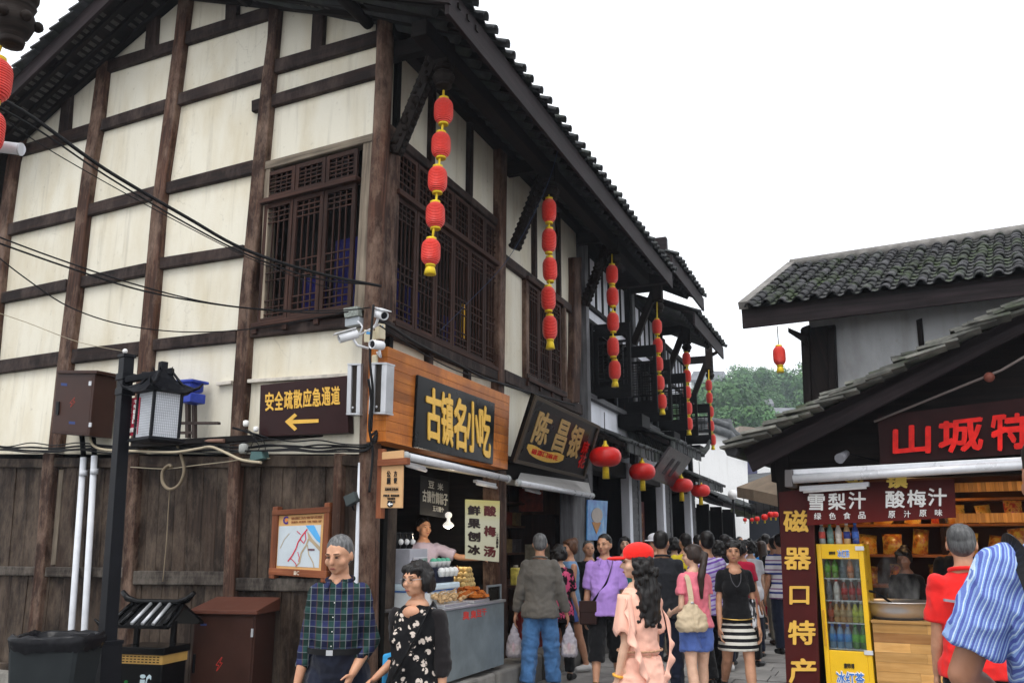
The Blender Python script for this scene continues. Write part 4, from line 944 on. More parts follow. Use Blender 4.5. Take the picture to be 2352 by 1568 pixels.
for ri, nm, bs in rowsb:
    for j, (kn, sp_) in enumerate(bs):
        bottle(kn, sp_, S.w(lerp(u0 + .075, u1 - .075, j / (len(bs) - 1)), shz[ri], -.12), '%s drink bottle, %s from the left on the %s shelf of the yellow fridge' % (kn, ORD[j], nm), 'bottles in the fridge', .98 if ri else 1.12)
for j, (kn, sp_, tx) in enumerate((('clear_red', (lq('clear', (.30, .33, .33)), lb('redwhite', (.7, .12, .1)), capw), 'clear bottle with red and white label'), ('clear_green', (lq('cleargreen', (.14, .28, .24)), lb('teal', (.2, .3, .28)), capg), 'greenish clear bottle'), ('cream', (lq('cream', (.6, .55, .5)), lb('cream', (.65, .6, .55)), capr), 'cream coloured bottle'), ('navy', (lq('amber', (.55, .36, .16)), lb('navy', (.05, .07, .30)), capw), 'amber bottle with navy label'), ('deepblue', (lq('deepblue', (.03, .06, .25)), lb('bluered', (.08, .18, .6)), capb), 'deep blue bottle'))):
    bottle(kn, sp_, S.w(u0 + .05 + j * .078, zt, -.10), tx + ' standing on top of the yellow fridge', 'bottles on the fridge', 1.02)
# ------------------------------------------------------------------ upper tiled house behind the shop
uh = thing('tiled_house', 'upper house behind the shop with mossy tiled roof and grey plaster wall', 'house', S.w(0, 0, -3))
ne = -2.15; e0, e1 = S.px(1706, 762, ne), S.px(2420, 662, ne); rz0, rz1 = S.px(1815, 600, ne - 1.95), S.px(2420, 546, ne - 1.95)
zE = (e0.z + e1.z) / 2; uE0 = (e0 - S.o).dot(S.u); uR0 = (rz0 - S.o).dot(S.u); uE1 = (e1 - S.o).dot(S.u) + 1.2; zR = (rz0.z + rz1.z) / 2
fh_ = .26; zt0 = zE + fh_
bevel(MB().fbox(S, uE0, uE1, zE, zt0, ne - .04, ne).build('fascia', W_EAVE, uh), .008)
a, b, c, d = S.w(uE0, zt0, ne), S.w(uE1, zt0, ne), S.w(uE1, zR, ne - 1.95), S.w(uR0, zR, ne - 1.95)
MB().hexa([p - V((0, 0, .06)) for p in (a, b, c, d)] + [a, b, c, d]).build('roof_deck', W_DARK, uh)
sl = math.atan2(zR - zt0, 1.95); axr = S.n * math.cos(sl) - V((0, 0, math.sin(sl))); azr = S.n * math.sin(sl) + V((0, 0, math.cos(sl))); LS = math.hypot(zR - zt0, 1.95)
rr = random.Random(31); ncol = int((uE1 - uE0) / .205); nrow = 13; pans = MB()
for i in range(ncol):
    f = (i + .6) / ncol; pb = lerp(a, b, f) + azr * .02; ptop = lerp(d, c, f) + azr * .02
    for k in range(nrow):
        t = k / nrow; p = lerp(pb, ptop, t) + axr * .05 + azr * rr.uniform(.005, .025) + S.u * rr.uniform(-.012, .012)
        dd_ = (pb - ptop).normalized(); yaw = rr.uniform(-.07, .07); ay = (S.u * math.cos(yaw) + dd_ * math.sin(yaw)); tl = rr.uniform(.02, .09); axx = (dd_ * math.cos(tl) + azr * math.sin(tl)).normalized(); azz = axx.cross(ay).normalized(); ay = azz.cross(axx)
        place(TILEM, 'cover_tile', uh, p, axx, ay, azz)
    pp0, pp1 = lerp(a, b, f + .5 / ncol) + axr * .06, lerp(d, c, f + .5 / ncol)
    for k in range(nrow):
        q0 = lerp(pp0, pp1, k / nrow) + azr * .035; bb = len(pans.v)
        for L_ in (0, -.22):
            for x, hh in ((-.075, .035), (-.04, .005), (0, -.006), (.04, .005), (.075, .035)): pans.v.append(q0 + S.u * x + azr * (hh + (0 if L_ == 0 else -.02)) + axr * L_)
        for j in range(4): pans.face([bb + j, bb + j + 1, bb + 6 + j, bb + 5 + j], None, 0, True)
o = pans.build('pan_tiles', tile_mat('mossy_pan_tile', (.015, .016, .016), (.05, .05, .05), 1.0), uh); o['kind'] = 'stuff'
MORTAR = flat('ridge_mortar', (.20, .19, .18), .9, var=.35, scale=8, bmp=.5)
MB().tube([d + V((0, 0, .05)), c + V((0, 0, .05))], .09, 8).build('ridge', MORTAR, uh)
vq = [a - S.u * .03, d - S.u * .03]; MB().hexa([vq[0], vq[0] + S.u * .12, vq[1] + S.u * .12, vq[1]] + [p + azr * .10 for p in (vq[0], vq[0] + S.u * .12, vq[1] + S.u * .12, vq[1])]).build('verge_mortar', MORTAR, uh)
wn = ne - .55
MB().fbox(S, -.02, uE1, 2.6, zt0 + .2, wn - .1, wn).build('plaster_wall', P_GREY, uh)
bevel(MB().qbox(S, [(1846, 940), (1926, 940), (1918, 745), (1838, 755)], wn - 1.6, wn + .06).build('corner_boarding', W_DARK, uh), .01)
for x in (1846, 1905): bevel(MB().qbox(S, [(x, 940), (x + 18, 940), (x + 12, 745), (x - 6, 752)], wn, wn + .12).build('post', W_DARK, uh), .01)
MB().qbox(S, [(2112, 810), (2124, 800), (2118, 730), (2104, 735)], wn, wn + .02).build('crack_strip', W_DARK, uh)
MB().fbox(S, .0, uE1, 2.6, 4.4, wn - 3, wn - 2.9).build('rear_wall', DARKIN, uh)
MB().hexa([S.px(1810, 762, ne - .1), S.px(1852, 790, ne - .3), S.px(1852, 770, ne - .3), S.px(1810, 752, ne - .1)] + [p - S.n * .1 for p in (S.px(1810, 762, ne - .1), S.px(1852, 790, ne - .3), S.px(1852, 770, ne - .3), S.px(1810, 752, ne - .1))]).build('bracket', W_DARK, uh)
# beige street umbrella and globe lamp left of the shop
um = thing('beige_umbrella', 'beige canvas street umbrella edge beyond the maroon board', 'umbrella', at(1760, 1400, 13))
CANV = flat('beige_canvas', (.22, .17, .125), .85, var=.2)
q = [at(1690, 1112, 14.2), at(1800, 1140, 12.6), at(1810, 1090, 13.4), at(1770, 1098, 14.5)]
apex = at(1850, 1058, 13.6); rim = [at(1692, 1118, 13.8), at(1730, 1124, 13.0), at(1800, 1140, 12.4), at(1900, 1140, 12.6), at(1960, 1118, 13.6), at(1900, 1105, 14.8), at(1780, 1106, 15.0)]
mb = MB(); mb.v = [apex] + rim + [p - V((0, 0, .16)) for p in rim]; n = len(rim)
for i in range(n): j = (i + 1) % n; mb.face([0, 1 + i, 1 + j]); mb.face([1 + i, 1 + n + i, 1 + n + j, 1 + j])
mb.build('canopy', CANV, um); MB().tube([V((apex.x, apex.y, 0)), apex], .025, 8).build('pole', METW, um)
gl = thing('globe_lamp', 'white globe street lamp beside the beige umbrella', 'lamp', at(1683, 1300, 18))
p = at(1683, 1135, 18); MB().ball(p, .10, 14, 10).build('globe', flat('globe_white', (.85, .85, .85), .3), gl); MB().tube([V((p.x, p.y, 0)), p - V((0, 0, .08))], .02, 8).build('pole', BLACKIRON, gl)
# ------------------------------------------------------------------ signs on the corner house
def gquad(fr, x0, x1, tl, bl, tr, br, n): return [fr.px(x0, bl, n), fr.px(x1, br, n), fr.px(x1, tr, n), fr.px(x0, tl, n)]
zc = lambda x, y: (752.3 + x * .3789, 643.4 + y * .3789)
os_ = thing('orange_shop_sign', 'long orange wooden sign with black plaque over the corner snack stall', 'sign', F.w(.3, 2.5, .2))
n1 = .24; TL, TR, BR, BL = (891, 795), (1171, 909), (1166, 1078), (886, 1013)
bq = [F.px(*p, n1) for p in (BL, BR, TR, TL)]
for k in range(9):                                                   # boards of the sign
    a, b = k / 9 + .0015, (k + 1) / 9 - .0015
    f = [lerp(bq[0], bq[3], a), lerp(bq[1], bq[2], a), lerp(bq[1], bq[2], b), lerp(bq[0], bq[3], b)]
    bevel(MB().hexa([p - F.n * .2 for p in f] + f).build('plank', W_ORANGE, os_), .002)
LAC = flat('black_lacquer', (.004, .004, .0045), .3, var=.3, scale=3)
pq = [F.px(*zc(*p), n1 + .03) for p in ((527, 1010), (1003, 1115), (1015, 745), (550, 572))]
bevel(MB().hexa([p - F.n * .028 for p in pq] + pq).build('plaque', LAC, os_), .004)
GOLDS = flat('gold_character', (.78, .47, .09), .4, var=.12, scale=20)
def char_quads(fr, s, boxes, slope, n, mat, par, bold=.03, th=.01):
    for ch, (x0, y0, x1, y1) in zip(s, boxes):
        h = (x1 - x0) * slope / 2
        q = [fr.px(*zc(x0, y1 - h), n), fr.px(*zc(x1, y1 + h), n), fr.px(*zc(x1, y0 + h), n), fr.px(*zc(x0, y0 - h), n)]
        glyph(ch, q, fr.n, mat, par, bold, th)
char_quads(F, '古镇名小吃', [(598, 662, 684, 970), (688, 690, 756, 995), (764, 722, 836, 1022), (842, 742, 914, 1038), (918, 768, 984, 1062)], .33, n1 + .031, GOLDS, os_, .032)
# tilted plaque of the second stall
cs = thing('tilted_plaque', 'black tilted shop plaque with brush characters above the second stall', 'sign', F.w(4.5, 2.5, .4))
q = [F.px(1178, 1060, .30), F.px(1340, 1098, .30), F.px(1376, 977, .72), F.px(1228, 905, .72)]
nn = (q[1] - q[0]).cross(q[3] - q[0]).normalized()
if nn.dot(F.n) < 0: nn = -nn
bevel(MB().hexa([p - nn * .05 for p in q] + q).build('board', LAC, cs), .004)
QP = lambda a, b: lerp(lerp(q[0], q[1], a), lerp(q[3], q[2], a), b)
FRM = flat('plaque_frame', (.075, .06, .045), .4)
for a0, a1, b0, b1 in ((0, 1, 0, .05), (0, 1, .95, 1), (0, .025, .05, .95), (.975, 1, .05, .95)):
    e = [QP(a0, b0), QP(a1, b0), QP(a1, b1), QP(a0, b1)]; MB().hexa([p + nn * .001 for p in e] + [p + nn * .025 for p in e]).build('frame', FRM, cs)
BRZ = flat('bronze_character', (.55, .36, .14), .45, var=.2, scale=20)
for ch, a0, a1, b0, b1, m in (('陈', .12, .30, .36, .83, BRZ), ('昌', .40, .56, .34, .83, BRZ), ('银', .61, .79, .32, .84, BRZ), ('麻', .83, .93, .44, .66, REDCH), ('花', .84, .94, .18, .42, REDCH)):
    glyph(ch, [QP(a0, b0), QP(a1, b0), QP(a1, b1), QP(a0, b1)], nn, m, cs, .035, .01)
st = [QP(.10 + .5 * t, .25 - .13 * abs(math.sin(t * 3.1)) ** .5) + nn * .003 for t in [i / 10 for i in range(11)]] + [QP(.60 - .5 * t, .30 + .02 * math.sin(t * 9)) + nn * .003 for t in [i / 10 for i in range(11)]]
MB().prism(st, nn * .004).build('brush_stroke', GOLDS, cs)
text_row('磁器口麻花', [QP(.16, .19) + nn * .008, QP(.52, .19) + nn * .008, QP(.52, .27) + nn * .008, QP(.16, .27) + nn * .008], nn, REDCH, cs)
# awning rollers of the two stalls
for nm, lab, a, b, n in (('awning_roller', 'white rolled awning tube below the orange sign', (932, 1047), (1166, 1099), .30), ('awning_roller', 'grey rolled awning tube below the tilted plaque', (1190, 1108), (1360, 1138), .32)):
    t = thing(nm, lab, 'awning', F.px(*a, n)); MB().tube([F.px(*a, n), F.px(*b, n)], .037, 12).build('roller', METW, t)
    for p in (a, b): MB().ball(F.px(*p, n), .045, 8, 6).build('end_cap', flat('grey_cap', (.35, .37, .37), .5), t)
cvs = thing('canvas_valance', 'grey ribbed canvas strip under the tilted plaque', 'awning', F.px(1200, 1095, .2)); qv = [F.px(1186, 1106, .34), F.px(1358, 1133, .34), F.px(1352, 1108, .1), F.px(1196, 1085, .1)]
MB().hexa([p - V((0, 0, .02)) for p in qv] + qv).build('canvas', flat('grey_canvas', (.38, .37, .36), .8), cvs)
for lab, a, b in (('first short strip light under the orange sign', (935, 1068), (978, 1080)), ('second short strip light at the far end of the snack stall', (1096, 1110), (1140, 1119)), ('short strip light under the second stall roller', (1208, 1124), (1240, 1132))):
    t = thing('strip_light', lab, 'lamp', F.px(*a, .1)); MB().tube([F.px(*a, .1), F.px(*b, .1)], .018, 8).build('tube', flat('lamp_white', (.85, .85, .85), .3), t); MB().hexa([F.px(a[0], a[1] - 3, .1) + V((0, 0, .004)), F.px(b[0], b[1] - 3, .1) + V((0, 0, .004)), F.px(b[0], b[1] - 9, .1), F.px(a[0], a[1] - 9, .1)] + [p - F.n * .05 for p in (F.px(a[0], a[1] - 3, .1), F.px(b[0], b[1] - 3, .1), F.px(b[0], b[1] - 9, .1), F.px(a[0], a[1] - 9, .1))]).build('housing', METW, t)
# emergency route sign
es = thing('escape_route_sign', 'dark maroon escape route sign with gold characters and left arrow on the gable', 'sign', G.px(700, 1000, .05))
bevel(MB().qbox(G, [(594, 1003), (800, 994), (797, 862), (598, 884)], -.02, .06).build('board', flat('sign_maroon', (.022, .006, .006), .4, var=.15), es), .005)
for i, ch in enumerate('安全疏散应急通道'):
    x0 = 610 + i * 21.7; yo = -i * 2.0; glyph(ch, [G.px(x0, 943 + yo, .062), G.px(x0 + 19, 942 + yo, .062), G.px(x0 + 19, 901 + yo, .062), G.px(x0, 902 + yo, .062)], G.n, GOLD, es, .028, .004)
ap = [(655, 968), (677, 949), (683, 954), (672, 964), (732, 962), (732, 970), (672, 973), (683, 984), (677, 989)]
MB().prism([G.px(x, y, .062) for x, y in ap], G.n * .004).build('arrow', GOLD, es)
for x0, x1, y0, y1 in ((495, 530, 878, 874), (562, 800, 872, 857)):
    t = thing('wall_trunking', ('short' if x1 < 540 else 'long') + ' dirty white cable trunking on the gable above the signs', 'trunking', G.px(x0, y0, .02)); bevel(MB().qbox(G, [(x0, y0 + 7), (x1, y1 + 7), (x1, y1 - 1), (x0, y0 - 1)], -.03, .03).build('duct', flat('dirty_white', (.52, .48, .42), .7, var=.3, scale=8), t), .003)
# map board
mp = thing('map_board', 'brown wooden framed street map hung on the board wall', 'map board', G.px(690, 1320, .05))
W_RED = wood('red_brown_frame', (.16, .05, .022), (.28, .10, .045), rough=.45, dark=.7)
MQ = lambda x, y, n=.03: G.px(lerp(637, 744, x) + (-7 * y), lerp(lerp(1184, 1178, x), lerp(1304, 1310, x), y), n)
def mquad(x0, y0, x1, y1, n0, n1, nm, m): f = [MQ(x0, y1, n1), MQ(x1, y1, n1), MQ(x1, y0, n1), MQ(x0, y0, n1)]; return MB().hexa([p + G.n * (n0 - n1) for p in f] + f).build(nm, m, mp)
for x0, y0, x1, y1, d in ((-.12, -.11, 1.12, -.01, .06), (-.12, 1.0, 1.12, 1.13, .06), (-.11, -.18, 0, 1.2, .055), (1.0, -.18, 1.11, 1.2, .055)): bevel(mquad(x0, y0, x1, y1, -.01, d, 'frame', W_RED), .004)
mquad(0, 0, 1, 1, .0, .03, 'panel', flat('map_tan', (.62, .36, .15), .5, var=.08)); mquad(.05, .20, .95, .95, .03, .033, 'map_sheet', flat('map_pale', (.52, .58, .62), .5, var=.06))
def mpoly(pts, nm, m, n=.034, w=None):
    if w:
        out = []
        for sgn in (1, -1):
            seq = pts if sgn == 1 else pts[::-1]
            for i, p in enumerate(seq):
                a = seq[max(0, i - 1)]; b = seq[min(len(seq) - 1, i + 1)]; d = V((b[0] - a[0], b[1] - a[1])).normalized(); out.append((p[0] - d[1] * w, p[1] + d[0] * w))
        pts = out
    MB().prism([MQ(x, y, n) for x, y in pts], G.n * .001).build(nm, m, mp)
RD, TN, BLW = flat('map_red', (.60, .03, .07), .5), flat('map_road', (.42, .33, .22), .5), flat('map_river', (.10, .38, .72), .5)
mpoly([(.62, .20), (.80, .20), (.95, .42), (.95, .52), (.86, .46)], 'river', BLW)
mpoly([(.66, .30), (.80, .46), (.95, .58), (.95, .66), (.78, .52), (.70, .46)], 'road', TN, .0345)
mpoly([(.70, .44), (.66, .55), (.56, .70), (.53, .88), (.45, .95)], 'road', TN, .0345, .016); mpoly([(.68, .55), (.72, .72), (.82, .86), (.85, .95)], 'road', TN, .0345, .010); mpoly([(.28, .34), (.18, .45), (.10, .62)], 'road', TN, .0345, .006)
mpoly([(.28, .86), (.36, .76), (.44, .62), (.48, .50), (.56, .38), (.66, .27)], 'lane', RD, .036, .012); mpoly([(.62, .33), (.64, .45), (.60, .52), (.52, .45)], 'lane', RD, .0362, .009); mpoly([(.34, .80), (.44, .88), (.48, .94)], 'lane', RD, .0364, .007); mpoly([(.48, .68), (.52, .78), (.51, .86)], 'lane', RD, .0366, .006); mpoly([(.44, .30), (.52, .36)], 'lane', RD, .0368, .006)
mpoly([(.70, .62), (.84, .62), (.84, .65), (.70, .65)], 'legend', flat('map_dark', (.12, .04, .06), .5), .036)
rw = lambda s, x0, y0, x1, y1, m, b=.02, n=.034: text_row(s, [MQ(x0, y1, n), MQ(x1, y1, n), MQ(x1, y0, n), MQ(x0, y0, n)], G.n, m, mp, .1, b, .001)
rw('C', .13, .02, .24, .16, flat('logo_purple', (.06, .02, .22), .5), .06); rw('●', .18, .07, .23, .11, flat('logo_orange', (.8, .2, .05), .5), .0, .036)
rw('磁器口古镇导览图', .30, .04, .96, .085, flat('map_ink', (.30, .12, .05), .5)); rw('CIQIKOU ANCIENT TOWN GUIDE MAP', .30, .115, .96, .15, flat('map_ink', (.30, .12, .05), .5)); rw('iC', .42, 1.03, .54, 1.10, flat('pale_logo', (.6, .5, .4), .5), .03, .061)
# tan info board on the corner
ib = thing('tan_notice_board', 'tan upright notice board with brown crossbar on the corner post', 'sign', G.px(900, 1168, .12))
bevel(MB().qbox(G, [(872, 1166), (923, 1166), (926, 1033), (877, 1038)], .09, .11).build('panel', flat('tan_board', (.58, .35, .17), .5, var=.07), ib), .003)
bevel(MB().qbox(G, [(866, 1070), (934, 1066), (934, 1050), (866, 1055)], .08, .135).build('crossbar', W_RED, ib), .004); bevel(MB().qbox(G, [(862, 1190), (874, 1190), (879, 1030), (868, 1030)], .05, .11).build('upright', W_RED, ib), .004)
gq_ = lambda x0, y0, x1, y1, n=.112: [G.px(x0, y1, n), G.px(x1, y1, n), G.px(x1, y0, n), G.px(x0, y0, n)]
text_row('公厕', gq_(889, 1080, 897, 1112), G.n, INK, ib, vertical=True, bold=.03); text_row('方便', gq_(905, 1080, 912, 1110), G.n, INK, ib, vertical=True)
text_row('无障碍卫生间', gq_(884, 1120, 915, 1126), G.n, INK, ib); text_row('PUBLIC WASHROOM', gq_(881, 1135, 917, 1140), G.n, INK, ib); text_row('公衆化粧室', gq_(890, 1142, 908, 1147), G.n, INK, ib); text_row('화장실', gq_(890, 1149, 908, 1154), G.n, INK, ib)
MB().prism([G.px(896 + 7 * math.cos(a * .314), 1158 + 8 * math.sin(a * .314) - 1, .1125) for a in range(20)], G.n * .001).build('disc', INK, ib)
MB().prism([G.px(x, y, .1145) for x, y in ((890, 1157), (896, 1152), (896, 1155.5), (902, 1155.5), (902, 1158.5), (896, 1158.5), (896, 1162))], G.n * .001).build('arrow', WHCH, ib)
for yy in (1117, 1129): MB().qbox(G, [(883, yy + 1), (916, yy + 1), (916, yy), (883, yy)], .110, .1125).build('rule', TN, ib)
# ------------------------------------------------------------------ corner hardware
SILV = flat('silver_metal', (.50, .51, .53), .35, .5, var=.1); GRIL = flat('speaker_grille', (.030, .024, .020), .8)
def speaker(lab, x0, x1, y0, y1, n, lean):
    t = thing('column_speaker', lab, 'speaker', G.px(x0, y1, n))
    w = (x1 - x0) * .30
    bevel(MB().qbox(G, [(x0, y1), (x0 + w, y1 + 1), (x0 + w + lean, y0 + 1), (x0 + lean, y0)], n - .12, n).build('left_side', SILV, t), .006); bevel(MB().qbox(G, [(x1 - w, y1 + 1), (x1, y1), (x1 + lean, y0), (x1 - w + lean, y0 + 1)], n - .12, n).build('right_side', SILV, t), .006)
    bevel(MB().qbox(G, [(x0 + w, y1), (x1 - w, y1), (x1 - w + lean, y0), (x0 + w + lean, y0)], n - .11, n - .02).build('grille', GRIL, t), .004)
    for y in (y0 - 2, y1 + 2): MB().qbox(G, [(x0 + (lean if y < y1 else 0), y + 2), (x1 + (lean if y < y1 else 0), y + 2), (x1 + (lean if y < y1 else 0), y - 2), (x0 + (lean if y < y1 else 0), y - 2)], n - .125, n + .003).build('end_plate', SILV, t)
    MB().ball(G.px((x0 + x1) / 2, y1 - 12, n - .018), .012, 8, 6).build('badge', SILV, t)
speaker('silver column speaker left of the corner post', 795, 826, 838, 948, .14, 3); speaker('silver column speaker right of the corner post', 846, 884, 836, 946, .18, 4)
def cctv(lab, c, d, L=.17, r=.042, hood=True, ms=None):
    c = V(c); d = V(d).normalized(); t = thing('security_camera', lab, 'camera', c); sd = d.cross(V((0, 0, 1))).normalized(); up = sd.cross(d)
    M = Matrix((sd, up, d)).transposed()
    MB().lathe([(r * .95, -L / 2), (r, -L / 2 + .01), (r, L / 2), (r * .82, L / 2), (r * .82, L / 2 - .015), (1e-4, L / 2 - .015)], c, 16, M=M).build('housing', flat('camera_white', (.70, .71, .73), .35), t)
    MB().lathe([(r * .78, 0), (r * .5, .004), (1e-4, .006)], c + d * (L / 2 - .014), 14, M=M).build('lens', flat('lens_black', (.01, .01, .012), .15), t)
    if hood: MB().box(c + up * (r + .008) + d * .02, (r * 2.1, .008, L * 1.15), M).build('sunshield', flat('camera_white', (.70, .71, .73), .35), t)
    MB().tube([c - d * L * .2 - up * r, c - d * L * .3 - up * (r + .06), ms if ms is not None else c - d * L * .5 - up * (r + .12)], .013, 8).build('bracket', flat('camera_white', (.70, .71, .73), .35), t)
pc = F.px(852, 760, .05)
cctv('white bullet camera on top of the corner post aimed along the street', at(874, 722, 7.7), (.55, -.75, -.35), ms=pc); cctv('white hooded camera aimed left along the gable', at(800, 772, 7.72), (-.85, -.35, -.35), L=.18, ms=F.px(846, 800, .05)); cctv('white bullet camera below the others facing the viewer', at(866, 792, 7.68), (-.55, -.85, -.1), L=.14, hood=False, ms=F.px(860, 800, .05))
fl = thing('flood_panel', 'grey infrared lamp panel beside the gable window', 'lamp', G.px(806, 750, .15)); bevel(MB().qbox(G, [(791, 730), (822, 724), (820, 702), (788, 708)], .08, .15).build('led_panel', flat('led_grey', (.22, .24, .22), .5, var=.4, scale=60), fl), .004); bevel(MB().qbox(G, [(792, 750), (826, 744), (824, 726), (792, 732)], .05, .13).build('case', flat('case_grey', (.36, .39, .42), .5), fl), .004)
CREAMB = flat('cream_plastic', (.62, .56, .40), .5)
for lab, x0, x1, y0, y1, fr, n in (('cream junction box left of the cameras', 835, 857, 756, 786, G, .12), ('narrow cream junction box beside the top camera', 873, 886, 742, 778, F, .12), ('cream junction box above the right speaker', 866, 886, 814, 846, F, .14)):
    t = thing('junction_box', lab, 'junction box', fr.px(x0, y1, n)); bevel(MB().qbox(fr, [(x0, y1), (x1, y1 + 2), (x1, y0 + 2), (x0, y0)], n - .06, n).build('case', CREAMB, t), .01); MB().qbox(fr, [(x0 + 6, y0 + 11), (x1 - 6, y0 + 12), (x1 - 6, y0 + 6), (x0 + 6, y0 + 5)], n, n + .002).build('sticker', flat('sticker_blue', (.08, .3, .6), .5), t)
sf = thing('small_floodlight', 'small black floodlight on the board wall by the white downpipe', 'lamp', G.px(805, 1140, .1)); bevel(MB().qbox(G, [(795, 1163), (818, 1150), (812, 1128), (788, 1140)], .06, .13).build('head', flat('dark_glass', (.05, .06, .06), .2), sf), .005); MB().tube([G.px(805, 1150, .08), G.px(812, 1170, .02)], .01, 6).build('arm', BLACKIRON, sf)
dp = thing('downpipe', 'thin white plastic downpipe beside the corner post', 'pipe', G.px(818, 1400, .05)); MB().tube([G.px(828, 1062, .06), G.px(823, 1200, .06), G.px(816, 1400, .06), G.px(810, 1640, .06)], .022, 10).build('pipe', flat('pvc_white', (.62, .64, .68), .4), dp)
for lab, a, b in (('left of two white drainpipes under the upper electric box', (192, 1050), (163, 1460)), ('right of two white drainpipes under the upper electric box', (217, 1046), (193, 1460))):
    t = thing('drainpipe', lab, 'pipe', G.px(*b, .08)); MB().tube([G.px(*a, .08), G.px(*b, .08), G.px(b[0] - 8, 1640, .08)], .034, 12).build('pipe', flat('pvc_white', (.62, .64, .68), .4), t)
    MB().tube([G.px(a[0], a[1] + 30, .08), G.px(a[0] - 1, a[1] + 42, .08)], .042, 12).build('collar', flat('pvc_white', (.62, .64, .68), .4), t); MB().tube([G.px(a[0], a[1], .08), G.px(a[0] - 4, a[1] - 55, .10)], .03, 8).build('cable_sleeve', BLACKIRON, t)
pw = thing('pale_board', 'narrow pale board leaning on the wall left of the drainpipes', 'board', G.px(130, 1300, .03)); MB().qbox(G, [(116, 1296), (127, 1296), (146, 1078), (136, 1078)], -.02, .0).build('plank', W_PALE, pw)
BOXB = flat('brown_enamel', (.040, .017, .012), .38, var=.18, scale=3); BOXT = flat('brown_enamel_top', (.10, .038, .026), .4, var=.12)
eb = thing('electric_box', 'brown steel electric box hung high on the gable', 'electric box', G.px(160, 995, .0))
bevel(MB().qbox(G, [(118, 994), (205, 1001), (219, 856), (131, 856)], .02, .30).build('case', BOXB, eb), .006); bevel(MB().qbox(G, [(129, 857), (222, 857), (223, 850), (130, 850)], .0, .33).build('lid', BOXB, eb), .004)
bevel(MB().qbox(G, [(122, 990), (201, 996), (214, 862), (134, 862)], .29, .303).build('door', BOXB, eb), .003)
MB().qbox(G, [(127, 952), (133, 952), (135, 922), (129, 922)], .303, .318).build('handle', BLACKIRON, eb)
for y in (875, 970): MB().qbox(G, [(203, y + 10), (209, y + 10), (210, y), (204, y)], .303, .312).build('hinge', SILV, eb)
glyph('⚡', [G.px(160, 935, .304), G.px(172, 935, .304), G.px(173, 912, .304), G.px(161, 912, .304)], G.n, flat('bolt_red', (.4, .05, .03), .5), eb, .0, .001, 'warning_bolt')
for y, x in ((968, 158), (880, 140)): MB().qbox(G, [(x, y + 5), (x + 14, y + 6), (x + 14, y), (x, y - 1)], .303, .305).build('sticker', flat('sticker_navy', (.03, .05, .16), .5), eb)
# street cabinet
cb = thing('street_cabinet', 'tall brown steel street cabinet with sloped top against the boards', 'cabinet', ground(520, 1640)); C0 = at(447, 1410, 8.15)
K = Frame((C0.x, C0.y, 0), (math.cos(R(-9)), math.sin(R(-9)), 0), (math.sin(R(-9)), -math.cos(R(-9)), 0))
uw = K.uz(586, 1450, 0)[0]; zt = K.uz(447, 1408, 0)[1]
bevel(MB().fbox(K, 0, uw, 0, zt, -.42, 0).build('case', BOXB, cb), .006); bevel(MB().fbox(K, .015, uw - .015, .05, zt - .02, 0, .012).build('door', BOXB, cb), .004)
tp = [K.w(-.03, zt, .05), K.w(uw + .03, zt, .05), K.w(uw + .03, zt, -.45), K.w(-.03, zt, -.45)]; tt = [K.w(-.03, zt + .035, .05), K.w(uw + .03, zt + .035, .05), K.w(uw + .03, zt + .12, -.45), K.w(-.03, zt + .12, -.45)]
bevel(MB().hexa(tp + tt).build('sloped_top', BOXT, cb), .006)
bevel(MB().fbox(K, .03, .05, zt - .5, zt - .34, .012, .03).build('handle', BLACKIRON, cb), .003); MB().fbox(K, uw - .03, uw - .01, zt - .19, zt - .12, .012, .02).build('hinge', SILV, cb)
glyph('⚡', [K.w(uw * .42, zt - .48, .013), K.w(uw * .52, zt - .48, .013), K.w(uw * .52, zt - .36, .013), K.w(uw * .42, zt - .36, .013)], K.n, flat('bolt_bright', (.6, .04, .03), .5), cb, .0, .001, 'warning_bolt')
MB().fbox(K, .07, .13, zt - .10, zt - .085, .0125, .014).build('sticker', flat('sticker_navy', (.03, .05, .16), .5), cb)
# grey litter bin with black bag
lb_ = thing('litter_bin', 'tall grey litter bin lined with a black bag at lower left', 'bin', at(140, 1450, 6.7) * 1.0); Bc = at(136, 1440, 6.85); Bc.z = 0
bx = lambda s, h, r=0: [Bc + V((x * s, y * s * .85, h)) for x, y in ((-.9, -1), (.9, -1), (1, -.9), (1, .9), (.9, 1), (-.9, 1), (-1, .9), (-1, -.9))]
mb = MB()
for h, s in ((0, .19), (.2, .205), (.6, .235), (.86, .255)): mb.v += bx(s, h)
for i in range(3):
    for j in range(8): k = (j + 1) % 8; mb.face([i * 8 + j, i * 8 + k, i * 8 + 8 + k, i * 8 + 8 + j])
mb.face(list(range(7, -1, -1)))
mb.build('body', flat('bin_grey', (.022, .026, .028), .5, var=.15), lb_)
BAGB = flat('black_bag', (.012, .012, .014), .18, var=.3, scale=30)
mb = MB(); rr = random.Random(2); ring = []
for lv, (s, h) in enumerate(((.262, .80), (.285, .855), (.285, .90), (.262, .918), (.235, .90), (.22, .70), (.2, .4))):
    for j in range(32):
        a = 2 * math.pi * j / 32; ca, sa = math.cos(a), math.sin(a); sq = 1 / max(abs(ca), abs(sa)) ; sq = min(sq, 1.28); w = 1 + rr.uniform(-.03, .03)
        mb.v.append(Bc + V((ca * sq * s * w, sa * sq * s * w * .85, h + rr.uniform(-.014, .014))))
for i in range(6):
    for j in range(32): k = (j + 1) % 32; mb.face([i * 32 + j, i * 32 + k, i * 32 + 32 + k, i * 32 + 32 + j], None, 0, True)
mb.build('bag', BAGB, lb_)
